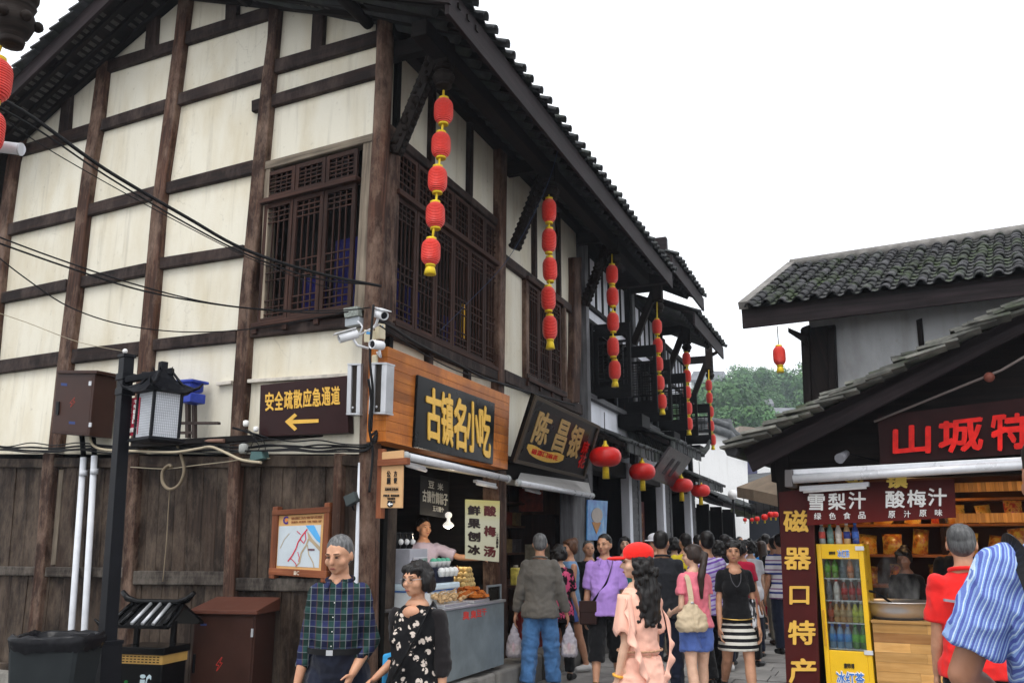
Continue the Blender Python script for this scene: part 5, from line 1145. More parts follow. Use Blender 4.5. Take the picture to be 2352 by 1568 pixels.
# black roofed waste bin
rbn = thing('roofed_waste_bin', 'black pagoda-roofed waste bin with gold band beside the lamp post', 'bin', at(330, 1500, 7.6)); Rc = at(322, 1500, 7.75); Rc.z = 0
Q = Frame(Rc, (math.cos(R(-14)), math.sin(R(-14)), 0), (math.sin(R(-14)), -math.cos(R(-14)), 0)); BLK = flat('gloss_black', (.005, .005, .0055), .2, var=.2); GB = flat('gold_band', (.45, .27, .08), .4)
bevel(MB().fbox(Q, -.22, .22, 0, .60, -.34, .0).build('body', BLK, rbn), .01); bevel(MB().fbox(Q, -.24, .24, .66, .72, -.36, .02).build('rim', BLK, rbn), .006)
bevel(MB().fbox(Q, -.225, .225, .585, .665, -.345, .006).build('gold_band', GB, rbn), .002); mb = MB()
for r_ in range(3):
    for i in range(11): mb.fbox(Q, -.20 + i * .037, -.20 + i * .037 + .022, .598 + r_ * .021, .606 + r_ * .021, .004, .009)
o = mb.build('band_pattern', BLK, rbn); o['kind'] = 'stuff'
for u in (-.2, .16): bevel(MB().fbox(Q, u, u + .04, .72, .92, -.2, -.16).build('roof_post', BLK, rbn), .004)
for s in (1, -1):
    a = [Q.w(-.28, 1.06, -.17), Q.w(.28, 1.06, -.17), Q.w(.31, .90, -.17 + s * .25), Q.w(-.31, .90, -.17 + s * .25)]
    MB().hexa([p - V((0, 0, .025)) for p in a] + a).build('roof_slope', BLK, rbn)
    for i in range(6):
        f = (i + .5) / 6; p, r_ = lerp(a[0], a[1], f), lerp(a[3], a[2], f); MB().tube([p + V((0, 0, .012)), r_ + V((0, 0, .012))], .016, 6).build('roof_rib', SILV if s == 1 and 1 < i < 5 else BLK, rbn)
MB().tube([Q.w(-.36, 1.16, -.17), Q.w(-.30, 1.10, -.17), Q.w(-.2, 1.075, -.17), Q.w(.2, 1.075, -.17), Q.w(.30, 1.10, -.17), Q.w(.36, 1.16, -.17)], [.02, .03, .025, .025, .03, .02], 8).build('ridge', BLK, rbn)
for s in (-1, 1):
    MB().tube([Q.w(.30 * s, .90, .08), Q.w(.34 * s, .905, .11), Q.w(.38 * s, .95, .13)], [.02, .02, .008], 6).build('upturned_corner', BLK, rbn)
text_row('iC', [Q.w(.02, .36, .001), Q.w(.13, .36, .001), Q.w(.13, .50, .001), Q.w(.02, .50, .001)], Q.n, flat('pale_blue_mark', (.5, .6, .65), .5), rbn, bold=.04); text_row('♻', [Q.w(-.14, .38, .001), Q.w(-.08, .38, .001), Q.w(-.08, .45, .001), Q.w(-.14, .45, .001)], Q.n, flat('recycle_green', (.03, .22, .05), .5), rbn)
# ------------------------------------------------------------------ street lamp
LD = 7.35
sl_ = thing('street_lamp', 'black square lamp post with pagoda lantern in front of the gable', 'street lamp', at(262, 1245, LD) - V((0, 0, 1.58)))
IRON = flat('lamp_black', (.006, .0065, .009), .45, var=.2)
Lf = Frame(at(290, 1245, LD) - V((0, 0, 1.58)), (math.cos(R(-38)), math.sin(R(-38)), 0), (math.sin(R(-38)), -math.cos(R(-38)), 0))
def sq_post(b, t, w0, w1, nm):
    M = [V((x, y, 0)) for x, y in ((-1, -1), (1, -1), (1, 1), (-1, 1))]; rz = Matrix.Rotation(R(-38), 3, 'Z'); bevel(MB().hexa([b + rz @ q * w0 for q in M] + [t + rz @ q * w1 for q in M]).build(nm, IRON, sl_), .004)
pb, pm, pt = at(238, 1680, LD), at(246, 1475, LD), at(291, 822, LD); pb = V((pb.x, pb.y, 0))
sq_post(pb, pm, .088, .085, 'base_post'); sq_post(pm - V((0, 0, .01)), pm + V((0, 0, .02)), .092, .092, 'collar'); sq_post(pm, pt, .054, .046, 'post'); sq_post(pt, pt + V((0, 0, .03)), .056, .056, 'cap')
for y in (866, 900): c = at(289 - (y - 866) * .05, y, LD); sq_post(c - V((0, 0, .03)), c + V((0, 0, .03)), .060, .060, 'clamp')
LC = at(364, 955, LD - .05)
bevel(MB().hexa([at(290, 880, LD - .05) + V((0, .03, 0)), at(398, 859, LD - .05) + V((0, .03, 0)), at(398, 845, LD - .05) + V((0, .03, 0)), at(290, 866, LD - .05) + V((0, .03, 0)), at(290, 880, LD - .05) - V((0, .03, 0)), at(398, 859, LD - .05) - V((0, .03, 0)), at(398, 845, LD - .05) - V((0, .03, 0)), at(290, 866, LD - .05) - V((0, .03, 0))]).build('arm', IRON, sl_), .004)
LSC = Matrix.Diagonal((.8, .8, 1)); rz = Matrix.Rotation(R(52), 3, 'Z') @ LSC
def sqr(s, h): return [LC + rz @ V((x * s, y * s, h)) for x, y in ((-1, -1), (1, -1), (1, 1), (-1, 1))]
hh = .185
for x, y in ((-1, -1), (1, -1), (1, 1), (-1, 1)):
    c = rz @ V((x * .155, y * .155, 0)); bevel(MB().box(LC + c, (.03, .03, 2 * hh), rz).build('corner_bar', IRON, sl_), .003)
PAPER = flat('lamp_paper', (.62, .64, .68), .6, var=.06)
for a in range(4):
    ra = Matrix.Rotation(R(52 + 90 * a), 3, 'Z') @ LSC; MB().box(LC + ra @ V((0, -.150, 0)), (.28, .006, 2 * hh), ra).build('pane', PAPER, sl_); mb = MB()
    for i in range(1, 13): mb.box(LC + ra @ V((-.14 + .28 * i / 13, -.1545, 0)), (.003, .003, 2 * hh), ra)
    for i in range(1, 17): mb.box(LC + ra @ V((0, -.1548, -hh + 2 * hh * i / 17)), (.28, .003, .003), ra)
    o = mb.build('pane_grid', flat('grid_grey', (.30, .32, .35), .6), sl_); o['kind'] = 'stuff'
mb = MB()
for s, h in ((.19, -hh - .005), (.21, -hh - .03), (.15, -hh - .05)): mb.v += sqr(s, h)
for i in range(2):
    for j in range(4): k = (j + 1) % 4; mb.face([i * 4 + j, i * 4 + k, i * 4 + 4 + k, i * 4 + 4 + j])
mb.face([0, 1, 2, 3]); mb.face([11, 10, 9, 8]); mb.build('lantern_base', IRON, sl_)
mb = MB(); prof = [(.235, hh + .00), (.20, hh + .035), (.14, hh + .075), (.095, hh + .13), (.065, hh + .19), (.055, hh + .20)]; n = 8
for s, h in prof:
    for x, y in ((-1, -1), (-.5, -1), (0, -1), (.5, -1), (1, -1), (1, -.5), (1, 0), (1, .5), (1, 1), (.5, 1), (0, 1), (-.5, 1), (-1, 1), (-1, .5), (-1, 0), (-1, -.5)):
        cr = max(0, abs(x * y)) ; lift = .05 * (cr ** 3) * (s / .235) ** 3; mb.v.append(LC + rz @ V((x * s * (1 + .10 * cr ** 2 * (s / .235) ** 2), y * s * (1 + .10 * cr ** 2 * (s / .235) ** 2), h + lift)))
for i in range(len(prof) - 1):
    for j in range(16): k = (j + 1) % 16; mb.face([i * 16 + j, i * 16 + k, i * 16 + 16 + k, i * 16 + 16 + j])
mb.face([80 + j for j in range(16)]); mb.face([15 - j for j in range(16)]); mb.build('pagoda_roof', IRON, sl_)
for x, y in ((-1, -1), (1, -1), (1, 1), (-1, 1)):
    MB().tube([LC + rz @ V((x * .075, y * .075, hh + .19)), LC + rz @ V((x * .15, y * .15, hh + .085)), LC + rz @ V((x * .24, y * .24, hh + .045)), LC + rz @ V((x * .275, y * .275, hh + .06)), LC + rz @ V((x * .305, y * .305, hh + .10))], [.012, .014, .016, .014, .004], 6).build('hip_rib', IRON, sl_)
    MB().tube([LC + rz @ V((x * .06, y * .06, hh + .20)), LC + rz @ V((x * .072, y * .072, hh + .24))], [.010, .003], 5).build('finial', IRON, sl_)
bevel(MB().box(LC + V((0, 0, hh + .235)), (.075, .075, .09), rz).build('neck', IRON, sl_), .004); bevel(MB().box(LC + V((-.16, .05, hh + .12)), (.06, .05, .16)).build('stay', IRON, sl_), .004)
MB().ball(pt + V((-.02, 0, .06)), .022, 10, 7).build('insulator', WHCH, sl_)
# blue tank on an iron shelf, red banner strip behind the lamp
bt = thing('blue_plastic_crate', 'blue plastic crate on the gable behind the street lamp', 'crate', G.px(370, 905, .3))
BLP = flat('blue_plastic', (.035, .06, .34), .4, var=.3, scale=9)
bevel(MB().qbox(G, [(320, 908), (436, 898), (438, 874), (320, 884)], .05, .24).build('tub', BLP, bt), .03); bevel(MB().qbox(G, [(317, 886), (441, 876), (441, 869), (317, 879)], .03, .26).build('lip', BLP, bt), .012); bevel(MB().qbox(G, [(412, 925), (436, 922), (438, 900), (414, 902)], .1, .30).build('handle_block', BLP, bt), .01)
ish = thing('iron_shelf', 'rusty iron bracket shelf on the gable behind the street lamp', 'shelf', G.px(420, 1000, .1))
for a, b, c_, d in ((425, 432, 925, 1005), (440, 446, 925, 1005), (404, 500, 968, 974), (404, 446, 990, 996)): MB().qbox(G, [(a, d), (b, d), (b, c_), (a, c_)], .1, .14).build('bar', flat('rust_iron', (.06, .045, .04), .8, .2), ish)
MB().tube([G.px(420, 1012, .12), G.px(515, 1012, .12)], .02, 8).build('pipe', flat('rust_pipe', (.22, .13, .10), .8), ish)
rbs = thing('red_banner', 'small red banner with white characters hung on the lamp post', 'banner', at(305, 1005, LD)); q = [at(286, 1004, LD + .1), at(316, 996, LD - .1), at(323, 912, LD - .1), at(292, 914, LD + .1)]
RB = flat('banner_red', (.40, .02, .05), .6); MB().hexa([p + V((0, .006, 0)) for p in q] + q).build('cloth', RB, rbs); nn = (q[1] - q[0]).cross(q[3] - q[0]).normalized(); nn = nn if nn.y < 0 else -nn
qr = lambda a0, a1, b0, b1: [lerp(lerp(q[0], q[1], a), lerp(q[3], q[2], a), b) + nn * .002 for a, b in ((a0, b0), (a1, b0), (a1, b1), (a0, b1))]
text_row('古镇特色小吃', qr(.15, .42, .25, .85), nn, WHCH, rbs, vertical=True); text_row('千年磁器口', qr(.58, .88, .3, .95), nn, WHCH, rbs, vertical=True); text_row('欢迎光临', qr(.1, .9, .08, .2), nn, WHCH, rbs)
# ------------------------------------------------------------------ cables
CAB = flat('cable_black', (.012, .012, .013), .6); CABG = flat('cable_beige', (.42, .36, .26), .6); CABR = flat('hose_tan', (.20, .16, .11), .6)
def smooth(P, k=6):
    out = []
    for i in range(len(P) - 1):
        p0, p1, p2, p3 = P[max(0, i - 1)], P[i], P[i + 1], P[min(len(P) - 1, i + 2)]
        for j in range(k):
            t = j / k; out.append(.5 * ((2 * p1) + (p2 - p0) * t + (2 * p0 - 5 * p1 + 4 * p2 - p3) * t * t + (3 * p1 - p0 - 3 * p2 + p3) * t ** 3))
    return out + [P[-1]]
def cable(lab, pts, r, m=None, cat='cable', name='cable', k=6):
    P = smooth([V(p) for p in pts], k); o = MB().tube(P, r, 7).build(name, m or CAB); return tag(o, lab, cat)
def wire(lab, px, d0, d1, r, m=None):
    n = len(px); return cable(lab, [at(x, y, lerp(d0, d1, (x - px[0][0]) / (px[-1][0] - px[0][0]))) for x, y in px], r, m, 'cable', 'overhead_cable')
wire('thick black overhead cable bundle sagging to the corner post', [(-40, 205), (75, 270), (240, 388), (430, 500), (560, 572), (720, 625), (875, 657)], 5.2, 7.75, .014)
wire('second overhead cable just below the thick bundle', [(-40, 225), (90, 300), (250, 408), (440, 520), (580, 590), (730, 640), (872, 655)], 5.2, 7.75, .007)
wire('thin overhead cable third from the top', [(-40, 230), (60, 310), (200, 395), (400, 505), (600, 605), (780, 670)], 5.3, 7.8, .004)
wire('pair of dark cables sagging across the middle of the gable', [(-40, 530), (120, 590), (300, 650), (480, 695), (640, 712), (790, 712), (850, 706)], 5.6, 7.75, .006)
wire('lower twin of the middle gable cables', [(-40, 545), (150, 612), (330, 668), (520, 702), (700, 718), (800, 716)], 5.6, 7.75, .007)
wire('lowest sagging cable over the gable panels', [(-40, 562), (60, 640), (160, 705), (280, 745), (420, 762), (560, 757), (700, 735), (800, 716)], 5.8, 7.75, .005)
wire('fine twine running to the top of the lamp post', [(-30, 710), (60, 740), (180, 785), (282, 806)], 6.5, LD, .003, CABG)
cable('thin blue rope slanting down from the eave across the big window', [F.px(1292, 300, 1.1), F.px(1255, 430, .8), F.px(1170, 590, .4), F.px(1070, 700, .15), F.px(1010, 760, .08)], .0035, flat('rope_blue', (.03, .045, .09), .7), 'rope', 'rope')
rw_ = random.Random(14)
for i, (y0, r, m, w) in enumerate(((1026, .011, CAB, 5), (1030, .009, CAB, 8), (1034, .012, CAB, 5), (1022, .007, CAB, 10), (1037, .008, CAB, 7))):
    pts = [G.px(x, y0 + rw_.uniform(-w, w) * .7 - (8 if x > 560 else 0) * (i % 2), .09 + .012 * i) for x in range(-40, 850, 55)] + [G.px(862, 1000 + i * 3, .14), F.px(872, 985 + i * 4, .12)]
    cable('dark cable running along the top of the board wall, %s of five' % ['topmost but one', 'third', 'lowest but one', 'topmost', 'lowest'][i], pts, r, m)
cable('beige hose draped along the wall from the upper electric box', [G.px(x, y, .16) for x, y in ((206, 1000), (214, 1022), (245, 1033), (330, 1036), (400, 1038), (455, 1030), (485, 1026), (520, 1040), (556, 1056), (600, 1062))], .014, CABG, 'hose', 'hose')
cable('tan hose coiled on the board wall below the lantern', [G.px(x, y, .10) for x, y in ((404, 1012), (416, 1045), (423, 1080), (412, 1112), (390, 1123), (374, 1108), (374, 1082), (388, 1068), (394, 1072))], .017, CABR, 'hose', 'hose')
cable('thin tan cord hanging down the middle of the board wall', [G.px(x, y, .07) for x, y in ((390, 1125), (386, 1180), (382, 1250), (374, 1335))], .006, CABR, 'cord', 'cord')
cable('thin pale cable looping below the wall cables', [G.px(x, y, .08) for x, y in ((300, 1072), (380, 1076), (450, 1068), (520, 1060), (560, 1054), (620, 1052))], .005, CABG)
for i, pts in enumerate(([(852, 1000), (870, 985), (880, 975), (872, 1005), (850, 1022)], [(846, 870), (852, 920), (848, 980), (856, 1040), (848, 1130)], [(858, 700), (853, 760), (850, 830), (856, 900), (852, 990)])):
    cable(['black cable looped round the corner post below the speakers', 'black cable running down the corner post', 'black cable between the cameras on the corner post'][i], [F.px(x, y, .14) for x, y in pts], .012)
cable('white flexible lead curling from the lamp panel to the top camera', [G.px(822, 738, .16), G.px(832, 750, .2), G.px(826, 768, .2), G.px(846, 758, .2), F.px(872, 745, .15)], .008, METW)
cable('bundle of dark cables along the window sill of the street front', [F.px(x, y, .10) for x, y in ((868, 735), (900, 752), (960, 790), (1040, 830), (1100, 862), (1150, 880), (1230, 905), (1320, 930))], .016)
cable('thin dark cable above the orange sign', [F.px(x, y, .12) for x, y in ((868, 745), (930, 785), (985, 820), (1060, 855), (1166, 885), (1215, 905))], .007)
jt = thing('insulator_cluster', 'tangle of wires and white insulators on the gable beside the escape sign', 'insulators', G.px(560, 985, .1))
for x, y, r, m in ((565, 972, .03, WHCH), (588, 985, .026, WHCH), (560, 1030, .05, flat('clear_plastic', (.35, .36, .34), .3)), ): MB().lathe([(r * .7, -r), (r, -r * .5), (r, r * .7), (r * .5, r)], G.px(x, y, .12), 10).build('insulator', m, jt)
MB().tube([G.px(535, 982, .1), G.px(615, 1005, .12)], .012, 6).build('bracket', BLACKIRON, jt); bevel(MB().qbox(G, [(572, 1060), (604, 1052), (600, 1032), (576, 1036)], .05, .14).build('green_case', flat('green_box', (.07, .13, .13), .6), jt), .005)
for i in range(5): MB().tube(smooth([G.px(555 + i * 8, 980 + i * 5, .12), G.px(585 + i * 5, 1000 + (i % 3) * 12, .16), G.px(570 + i * 10, 1035 - (i % 2) * 20, .12)]), .004, 5).build('loose_wire', CAB, jt)
# ------------------------------------------------------------------ stalls in the corner house
def fb(name, u0, u1, z0, z1, n0, n1, mat, par, bv=.006): return bevel(MB().fbox(F, u0, u1, z0, z1, n0, n1).build(name, mat, par), bv)
W_INT = wood('stall_brown_wood', (.10, .040, .018), (.19, .085, .04))
fb('stall_floor', .1, 6.3, -.04, .22, -3, .12, S_KERB, house); fb('stall_ceiling', .1, 6.3, 2.56, 2.62, -3, .1, W_DARK, house); fb('stall_back_wall', .4, 3.25, .2, 2.56, -2.6, -2.5, W_INT, house); fb('stall_back_wall', 3.25, 6.3, .2, 2.56, -1.3, -1.2, W_INT, house); fb('stall_partition', 3.2, 3.3, .2, 2.56, -2.6, -.1, W_DARK, house); fb('stall_partition', 6.2, 6.29, .2, 2.56, -1.3, -.1, W_INT, house); fb('wall_cabinet', 6.02, 6.2, 1.05, 2.0, -1.1, -.35, W_SASH, house)
for k_, (za, zb_) in enumerate(((2.05, 2.4), (1.2, 1.55))): fb('price_sheet', 6.0, 6.018, za, zb_, -.95 + .1 * k_, -.55 + .1 * k_, flat('price_%d' % k_, ((.35, .06, .03), (.4, .34, .24))[k_], .6, var=.4, scale=12), house, .001); fb('stall_side_wall', .36, .42, .2, 2.56, -2.6, -.25, DARKIN, house)
post([(1146, 1164, 1080), (1147, 1165, 1300), (1150, 1168, 1530)], .2, -.12, .1, W_POST, house, fr=F); post([(1317, 1345, 1120), (1318, 1346, 1250), (1320, 1348, 1420)], .2, -.12, .1, W_GREYPOST, house, fr=F)
fb('stall_lintel', .2, 6.3, 2.36, 2.56, -.12, .04, W_DARK, house)
fb('corner_panel', .14, .62, .2, 2.36, -.15, -.05, W_BOARD, house)
for a, b in ((.9, 1.5), (1.6, 2.3), (2.4, 3.0)): fb('back_panel', a, b, 1.0, 2.2, -2.5, -2.46, W_SASH, house)
# kerb of rough stone blocks
for i, (a, b) in enumerate(((.7, 1.5), (1.5, 2.0), (2.0, 2.75), (2.75, 3.4), (3.4, 4.1), (4.1, 5.0), (5.0, 5.7), (5.7, 6.6))):
    t = fb('kerb_block', a + .006, b - .006, -.05, .27 + .02 * math.sin(i * 5), .12, .42 + .02 * math.cos(i * 3), S_KERB, street, .025)
# steel snack counter
STG = flat('dull_zinc', (.20, .235, .25), .45, .35, var=.2, scale=5)
sc_ = thing('steel_snack_counter', 'grey sheet steel snack counter with red scrawled characters', 'counter', F.px(1090, 1500, .38))
cu0, cz0 = F.uz(1036, 1396, .38); cu1, cz1 = F.uz(1158, 1384, .38); _, cb0 = F.uz(1040, 1512, .38); ztc = (cz0 + cz1) / 2
fb('front_panel', cu0 - .5, cu1, .30, ztc, .34, .38, STG, sc_); fb('side_panel', cu1 - .03, cu1, .30, ztc, -.3, .34, STG, sc_, .003); fb('work_top', cu0 - .52, cu1 + .01, ztc, ztc + .025, -.35, .40, STEEL, sc_)
for u in (cu0 - .4, cu1 - .1): fb('foot', u, u + .06, .2, .30, .2, .28, BLACKIRON, sc_)
text_px(F, '臭臭豆干', [(1063, 1403, 1078, 1422), (1081, 1401, 1094, 1419), (1095, 1399, 1106, 1415), (1107, 1397, 1117, 1412)], .381, flat('red_scrawl', (.6, .05, .04), .6), sc_, .03, .001)
# splash guard
GLF = flat('guard_frame', (.25, .28, .30), .4, .5)
sgd = thing('splash_guard', 'small framed glass guard at the far end of the steel counter', 'guard', F.w(cu1 - .3, ztc + .02, .3))
for a, b, c, d in ((cu1 - .38, cu1 - .36, 0, .16), (cu1 - .02, cu1, 0, .16), (cu1 - .36, cu1 - .02, .14, .16)): fb('frame', a, b, ztc + .025 + c, ztc + .025 + d, .33, .35, GLF, sgd, .002)
MB().fbox(F, cu1 - .36, cu1 - .02, ztc + .026, ztc + .165, .338, .342).build('glass', GLASS, sgd)
def food_tray(name, lab, u, n, w, d, cat, fill, mat, tray=STEEL, zz=None):
    zz = zz or ztc + .027; t = thing(name, lab, cat, F.w(u, zz, n)); fb('tray', u - w / 2, u + w / 2, zz, zz + .03, n - d / 2, n + d / 2, tray, t, .006)
    mb = MB(); fill(mb, u, zz + .03, n, w, d); o = mb.build('food', mat, t); o['kind'] = 'stuff'; return t
rf = random.Random(9); MF = Matrix(((F.u.x, F.n.x, 0), (F.u.y, F.n.y, 0), (0, 0, 1)))
def f_skewers(mb, u, z, n, w, d):
    for k in range(70):
        x, y = rf.uniform(-w / 2, w / 2) * .9, rf.uniform(-d / 2, d / 2) * .9; c = F.w(u + x, z + .02 + rf.uniform(0, .06), n + y); mb.ball(c, (.028, .02, .02), 6, 5)
        if k % 2 == 0: mb.tube([c, c + F.n * .10 + V((0, 0, .05)) + F.u * rf.uniform(-.03, .03)], .0035, 4)
def f_tofu(mb, u, z, n, w, d):
    for k in range(46):
        x, y = rf.uniform(-w / 2, w / 2) * .85, rf.uniform(-d / 2, d / 2) * .85; c = F.w(u + x, z + .02 + rf.uniform(0, .1) * (1 - abs(x) / w * 1.6), n + y); mb.box(c, (.065, .06, .03), Matrix.Rotation(rf.uniform(0, 3), 3, 'Z') @ Matrix.Rotation(rf.uniform(-.6, .6), 3, 'X'))
def f_corn(mb, u, z, n, w, d):
    for k in range(6):
        c = F.w(u + rf.uniform(-.05, .05), z + .03 + .03 * (k % 2), n - d / 2 + d * (k + .5) / 6); mb.tube([c - F.u * .12, c + F.u * .12], [.02, .024], 8); mb.tube([c - F.u * .12, c - F.u * .28 + V((0, 0, .03))], .005, 5)
def f_balls(mb, u, z, n, w, d):
    for L, m in ((0, 5), (1, 4), (2, 3), (3, 2)):
        for i in range(m):
            for j in range(3): mb.ball(F.w(u + (i - (m - 1) / 2) * .062, z + .03 + L * .052, n + (j - 1) * .06), .034, 8, 6)
        mb.tube([F.w(u - m * .03 - .02, z + .03 + L * .05, n), F.w(u - m * .03 - .16, z + .09 + L * .05, n + .03)], .005, 5)
food_tray('skewer_tray', 'tray of pale meat skewers at the front of the steel counter', cu0 + .12, .24, .52, .28, 'food tray', f_skewers, flat('pale_skewer', (.50, .33, .17), .55, var=.35, scale=40))
food_tray('fried_tofu_tray', 'tray heaped with orange fried tofu pieces', cu0 + .72, .24, .40, .28, 'food tray', f_tofu, flat('fried_orange', (.42, .12, .02), .45, var=.45, scale=35))
food_tray('sausage_tray', 'tray of yellow corn sausages behind the skewers', cu0 + .55, -.08, .40, .22, 'food tray', f_corn, flat('corn_yellow', (.65, .36, .04), .45, var=.2, scale=30), zz=ztc + .14)
food_tray('rice_ball_tray', 'pyramid of pale fried balls on sticks at the end of the counter', cu1 - .15, -.05, .36, .24, 'food tray', f_balls, flat('ball_tan', (.55, .40, .17), .5, var=.25, scale=30), zz=ztc + .12)
fb('tray_riser', cu0 + .3, cu1, ztc + .025, ztc + .118, -.2, .06, BLACKIRON, sc_, .003)
cb1 = (lq('sauce', (.05, .03, .02)), lb('sauce', (.3, .3, .32)), capb)
for j, (du, dn_, kn, sp_, tx) in enumerate(((.42, .06, 'bluewater', (lq('bluew', (.10, .3, .65)), lb('bluew', (.12, .4, .8)), capb), 'blue water bottle standing among the food trays'), (.58, .08, 'sauce', cb1, 'dark sauce bottle nearest the blue water bottle'), (.72, .07, 'sauce', cb1, 'dark sauce bottle in the middle behind the fried tofu'), (.86, .09, 'sauce', cb1, 'dark sauce bottle next to the pale fried balls'))):
    bottle(kn, sp_, F.w(cu0 + du, ztc + .026, dn_), tx, 'bottles on the snack counter', .95 if j == 0 else .7)
# white chest freezer with cups and machines
fz = thing('white_freezer', 'white chest freezer beside the steel counter', 'freezer', F.w(.8, .2, .1)); WHE = flat('white_enamel', (.62, .64, .64), .35, var=.06)
fb('body', .66, 1.42, .22, 1.12, -.45, .22, WHE, fz, .02); fb('lid', .64, 1.44, 1.13, 1.19, -.47, .24, flat('freezer_lid', (.55, .66, .72), .3), fz, .015); fb('blue_stripe', .66, 1.42, 1.118, 1.129, -.45, .224, BLUEL, fz, .001)
im = thing('ice_machine', 'grey drinks machine standing on the white freezer', 'machine', F.w(.9, 1.19, -.1)); fb('case', .72, 1.08, 1.19, 1.52, -.35, .05, flat('machine_grey', (.40, .40, .44), .4), im, .01); fb('tap_panel', .76, 1.04, 1.26, 1.44, .05, .07, STEEL, im, .006)
for i in range(3): MB().lathe([(.045, 0), (.055, .02), (.055, .11), (.048, .13), (.052, .14), (.05, .16), (1e-4, .165)], F.w(.78 + i * .12, 1.52, -.15), 12).build('jar', LAC, im); MB().ball(F.w(.78 + i * .12, 1.585, -.094), (.03, .03, .03), 8, 6).build('jar_label', WHCH, im)
cu = thing('cup_display', 'dark box of white cups with green tops on the freezer', 'cup display', F.w(1.2, 1.19, .1)); fb('box', 1.02, 1.42, 1.19, 1.34, -.05, .18, flat('navy_box', (.012, .014, .03), .5), cu, .01)
for r_ in range(2):
    for i in range(4):
        c = F.w(1.07 + i * .10, 1.34 - r_ * .09 + (.0 if r_ == 0 else .0), .12 + r_ * .09); MB().lathe([(.025, 0), (.042, .05), (.044, .055), (.04, .055)], c, 10).build('cup', WHCH, cu); MB().ball(c + V((0, 0, .06)), (.036, .036, .03), 8, 5).build('filling', flat('mint', (.12, .45, .30), .5) if r_ == 0 else WHCH, cu)
MB().ball(F.w(1.42, 1.30, .19), (.04, .02, .04), 8, 6).build('red_bow', flat('red_paint', (.6, .07, .04), .5), cu)
# hanging lamp, banners
cf = thing('hanging_bulb', 'white energy-saving bulb hanging in the snack stall', 'lamp', F.px(1030, 1210, -.2)); c = F.px(1030, 1196, -.2)
MB().lathe([(1e-4, -.085), (.05, -.065), (.065, -.045), (.05, -.025), (.02, 0), (.018, .03), (.035, .045), (.04, .07), (.03, .09), (.012, .1)], c, 14).build('bulb', flat('lit_bulb', (.9, .9, .88), .4, emit=(1, .93, .85, .5)), cf); MB().tube([c + V((0, 0, .1)), V((c.x, c.y, 2.58))], .004, 5).build('cord', CAB, cf)
for ow, pw_, nm in ((cf, F.px(1030, 1218, -.2), 'hanging_bulb_light'),):
    sl2 = bpy.data.lights.new(nm, 'POINT'); sl2.energy = 14; sl2.color = (1, .86, .68); sl2.shadow_soft_size = .08; so2 = bpy.data.objects.new(nm, sl2); COL.objects.link(so2); so2.parent = ow; so2.location = pw_ - ORG[ow.name]
bb = thing('black_hanging_banner', 'black hanging banner with white characters inside the snack stall', 'banner', F.px(1000, 1185, -.3)); q = [F.px(964, 1180, -.3), F.px(1030, 1190, -.3), F.px(1030, 1106, -.3), F.px(966, 1090, -.3)]
MB().hexa([p - F.n * .01 for p in q] + q).build('cloth', flat('banner_black', (.018, .018, .020), .8), bb); QB = lambda a0, a1, b0, b1: [lerp(lerp(q[0], q[1], a), lerp(q[3], q[2], a), b) + F.n * .002 for a, b in ((a0, b0), (a1, b0), (a1, b1), (a0, b1))]
DULLW = flat('dull_white', (.42, .41, .38), .7); text_row('豆米', QB(.2, .85, .72, .9), F.n, DULLW, bb, gap=.4); text_row('古镇竹筒粽子', QB(.06, .96, .34, .64), F.n, DULLW, bb, bold=.03); text_row('五元一个', QB(.42, .82, .14, .27), F.n, DULLW, bb)
yb = thing('yellow_menu_poster', 'pale yellow hanging poster with bold dark red characters in the snack stall', 'poster', F.px(1108, 1287, .18)); q = [F.px(1069, 1282, .2), F.px(1146, 1290, .2), F.px(1148, 1150, .2), F.px(1069, 1146, .2)]
m, nt_, b_ = newmat('poster_yellow'); sx = N(nt_, 'ShaderNodeSeparateXYZ'); nt_.links.new(N(nt_, 'ShaderNodeNewGeometry').outputs['Position'], sx.inputs[0]); nt_.links.new(ramp(nt_, mrange(nt_, sx.outputs[2], 1.45, 2.15, 0, 1), [(.5, (.62, .60, .42)), (.95, (.60, .50, .06))]), b_.inputs['Base Color']); b_.inputs['Roughness'].default_value = .5
MB().hexa([p - F.n * .006 for p in q] + q).build('sheet', m, yb); QB = lambda a0, a1, b0, b1: [lerp(lerp(q[0], q[1], a), lerp(q[3], q[2], a), b) + F.n * .002 for a, b in ((a0, b0), (a1, b0), (a1, b1), (a0, b1))]
DRED = flat('dark_red_ink', (.10, .008, .008), .5); BLKI = flat('dark_brown_ink', (.02, .008, .006), .5)
for ch, b0 in zip('鲜果刨冰', (.745, .525, .305, .085)): glyph(ch, QB(.07, .40, b0, b0 + .15), F.n, BLKI, yb, .06, .002)
for ch, b0 in zip('酸梅汤', (.745, .41, .075)): glyph(ch, QB(.53, .87, b0, b0 + .16), F.n, DRED, yb, .06, .002)
text_row('三元一杯', QB(.90, .96, .22, .46), F.n, BLKI, yb, vertical=True)
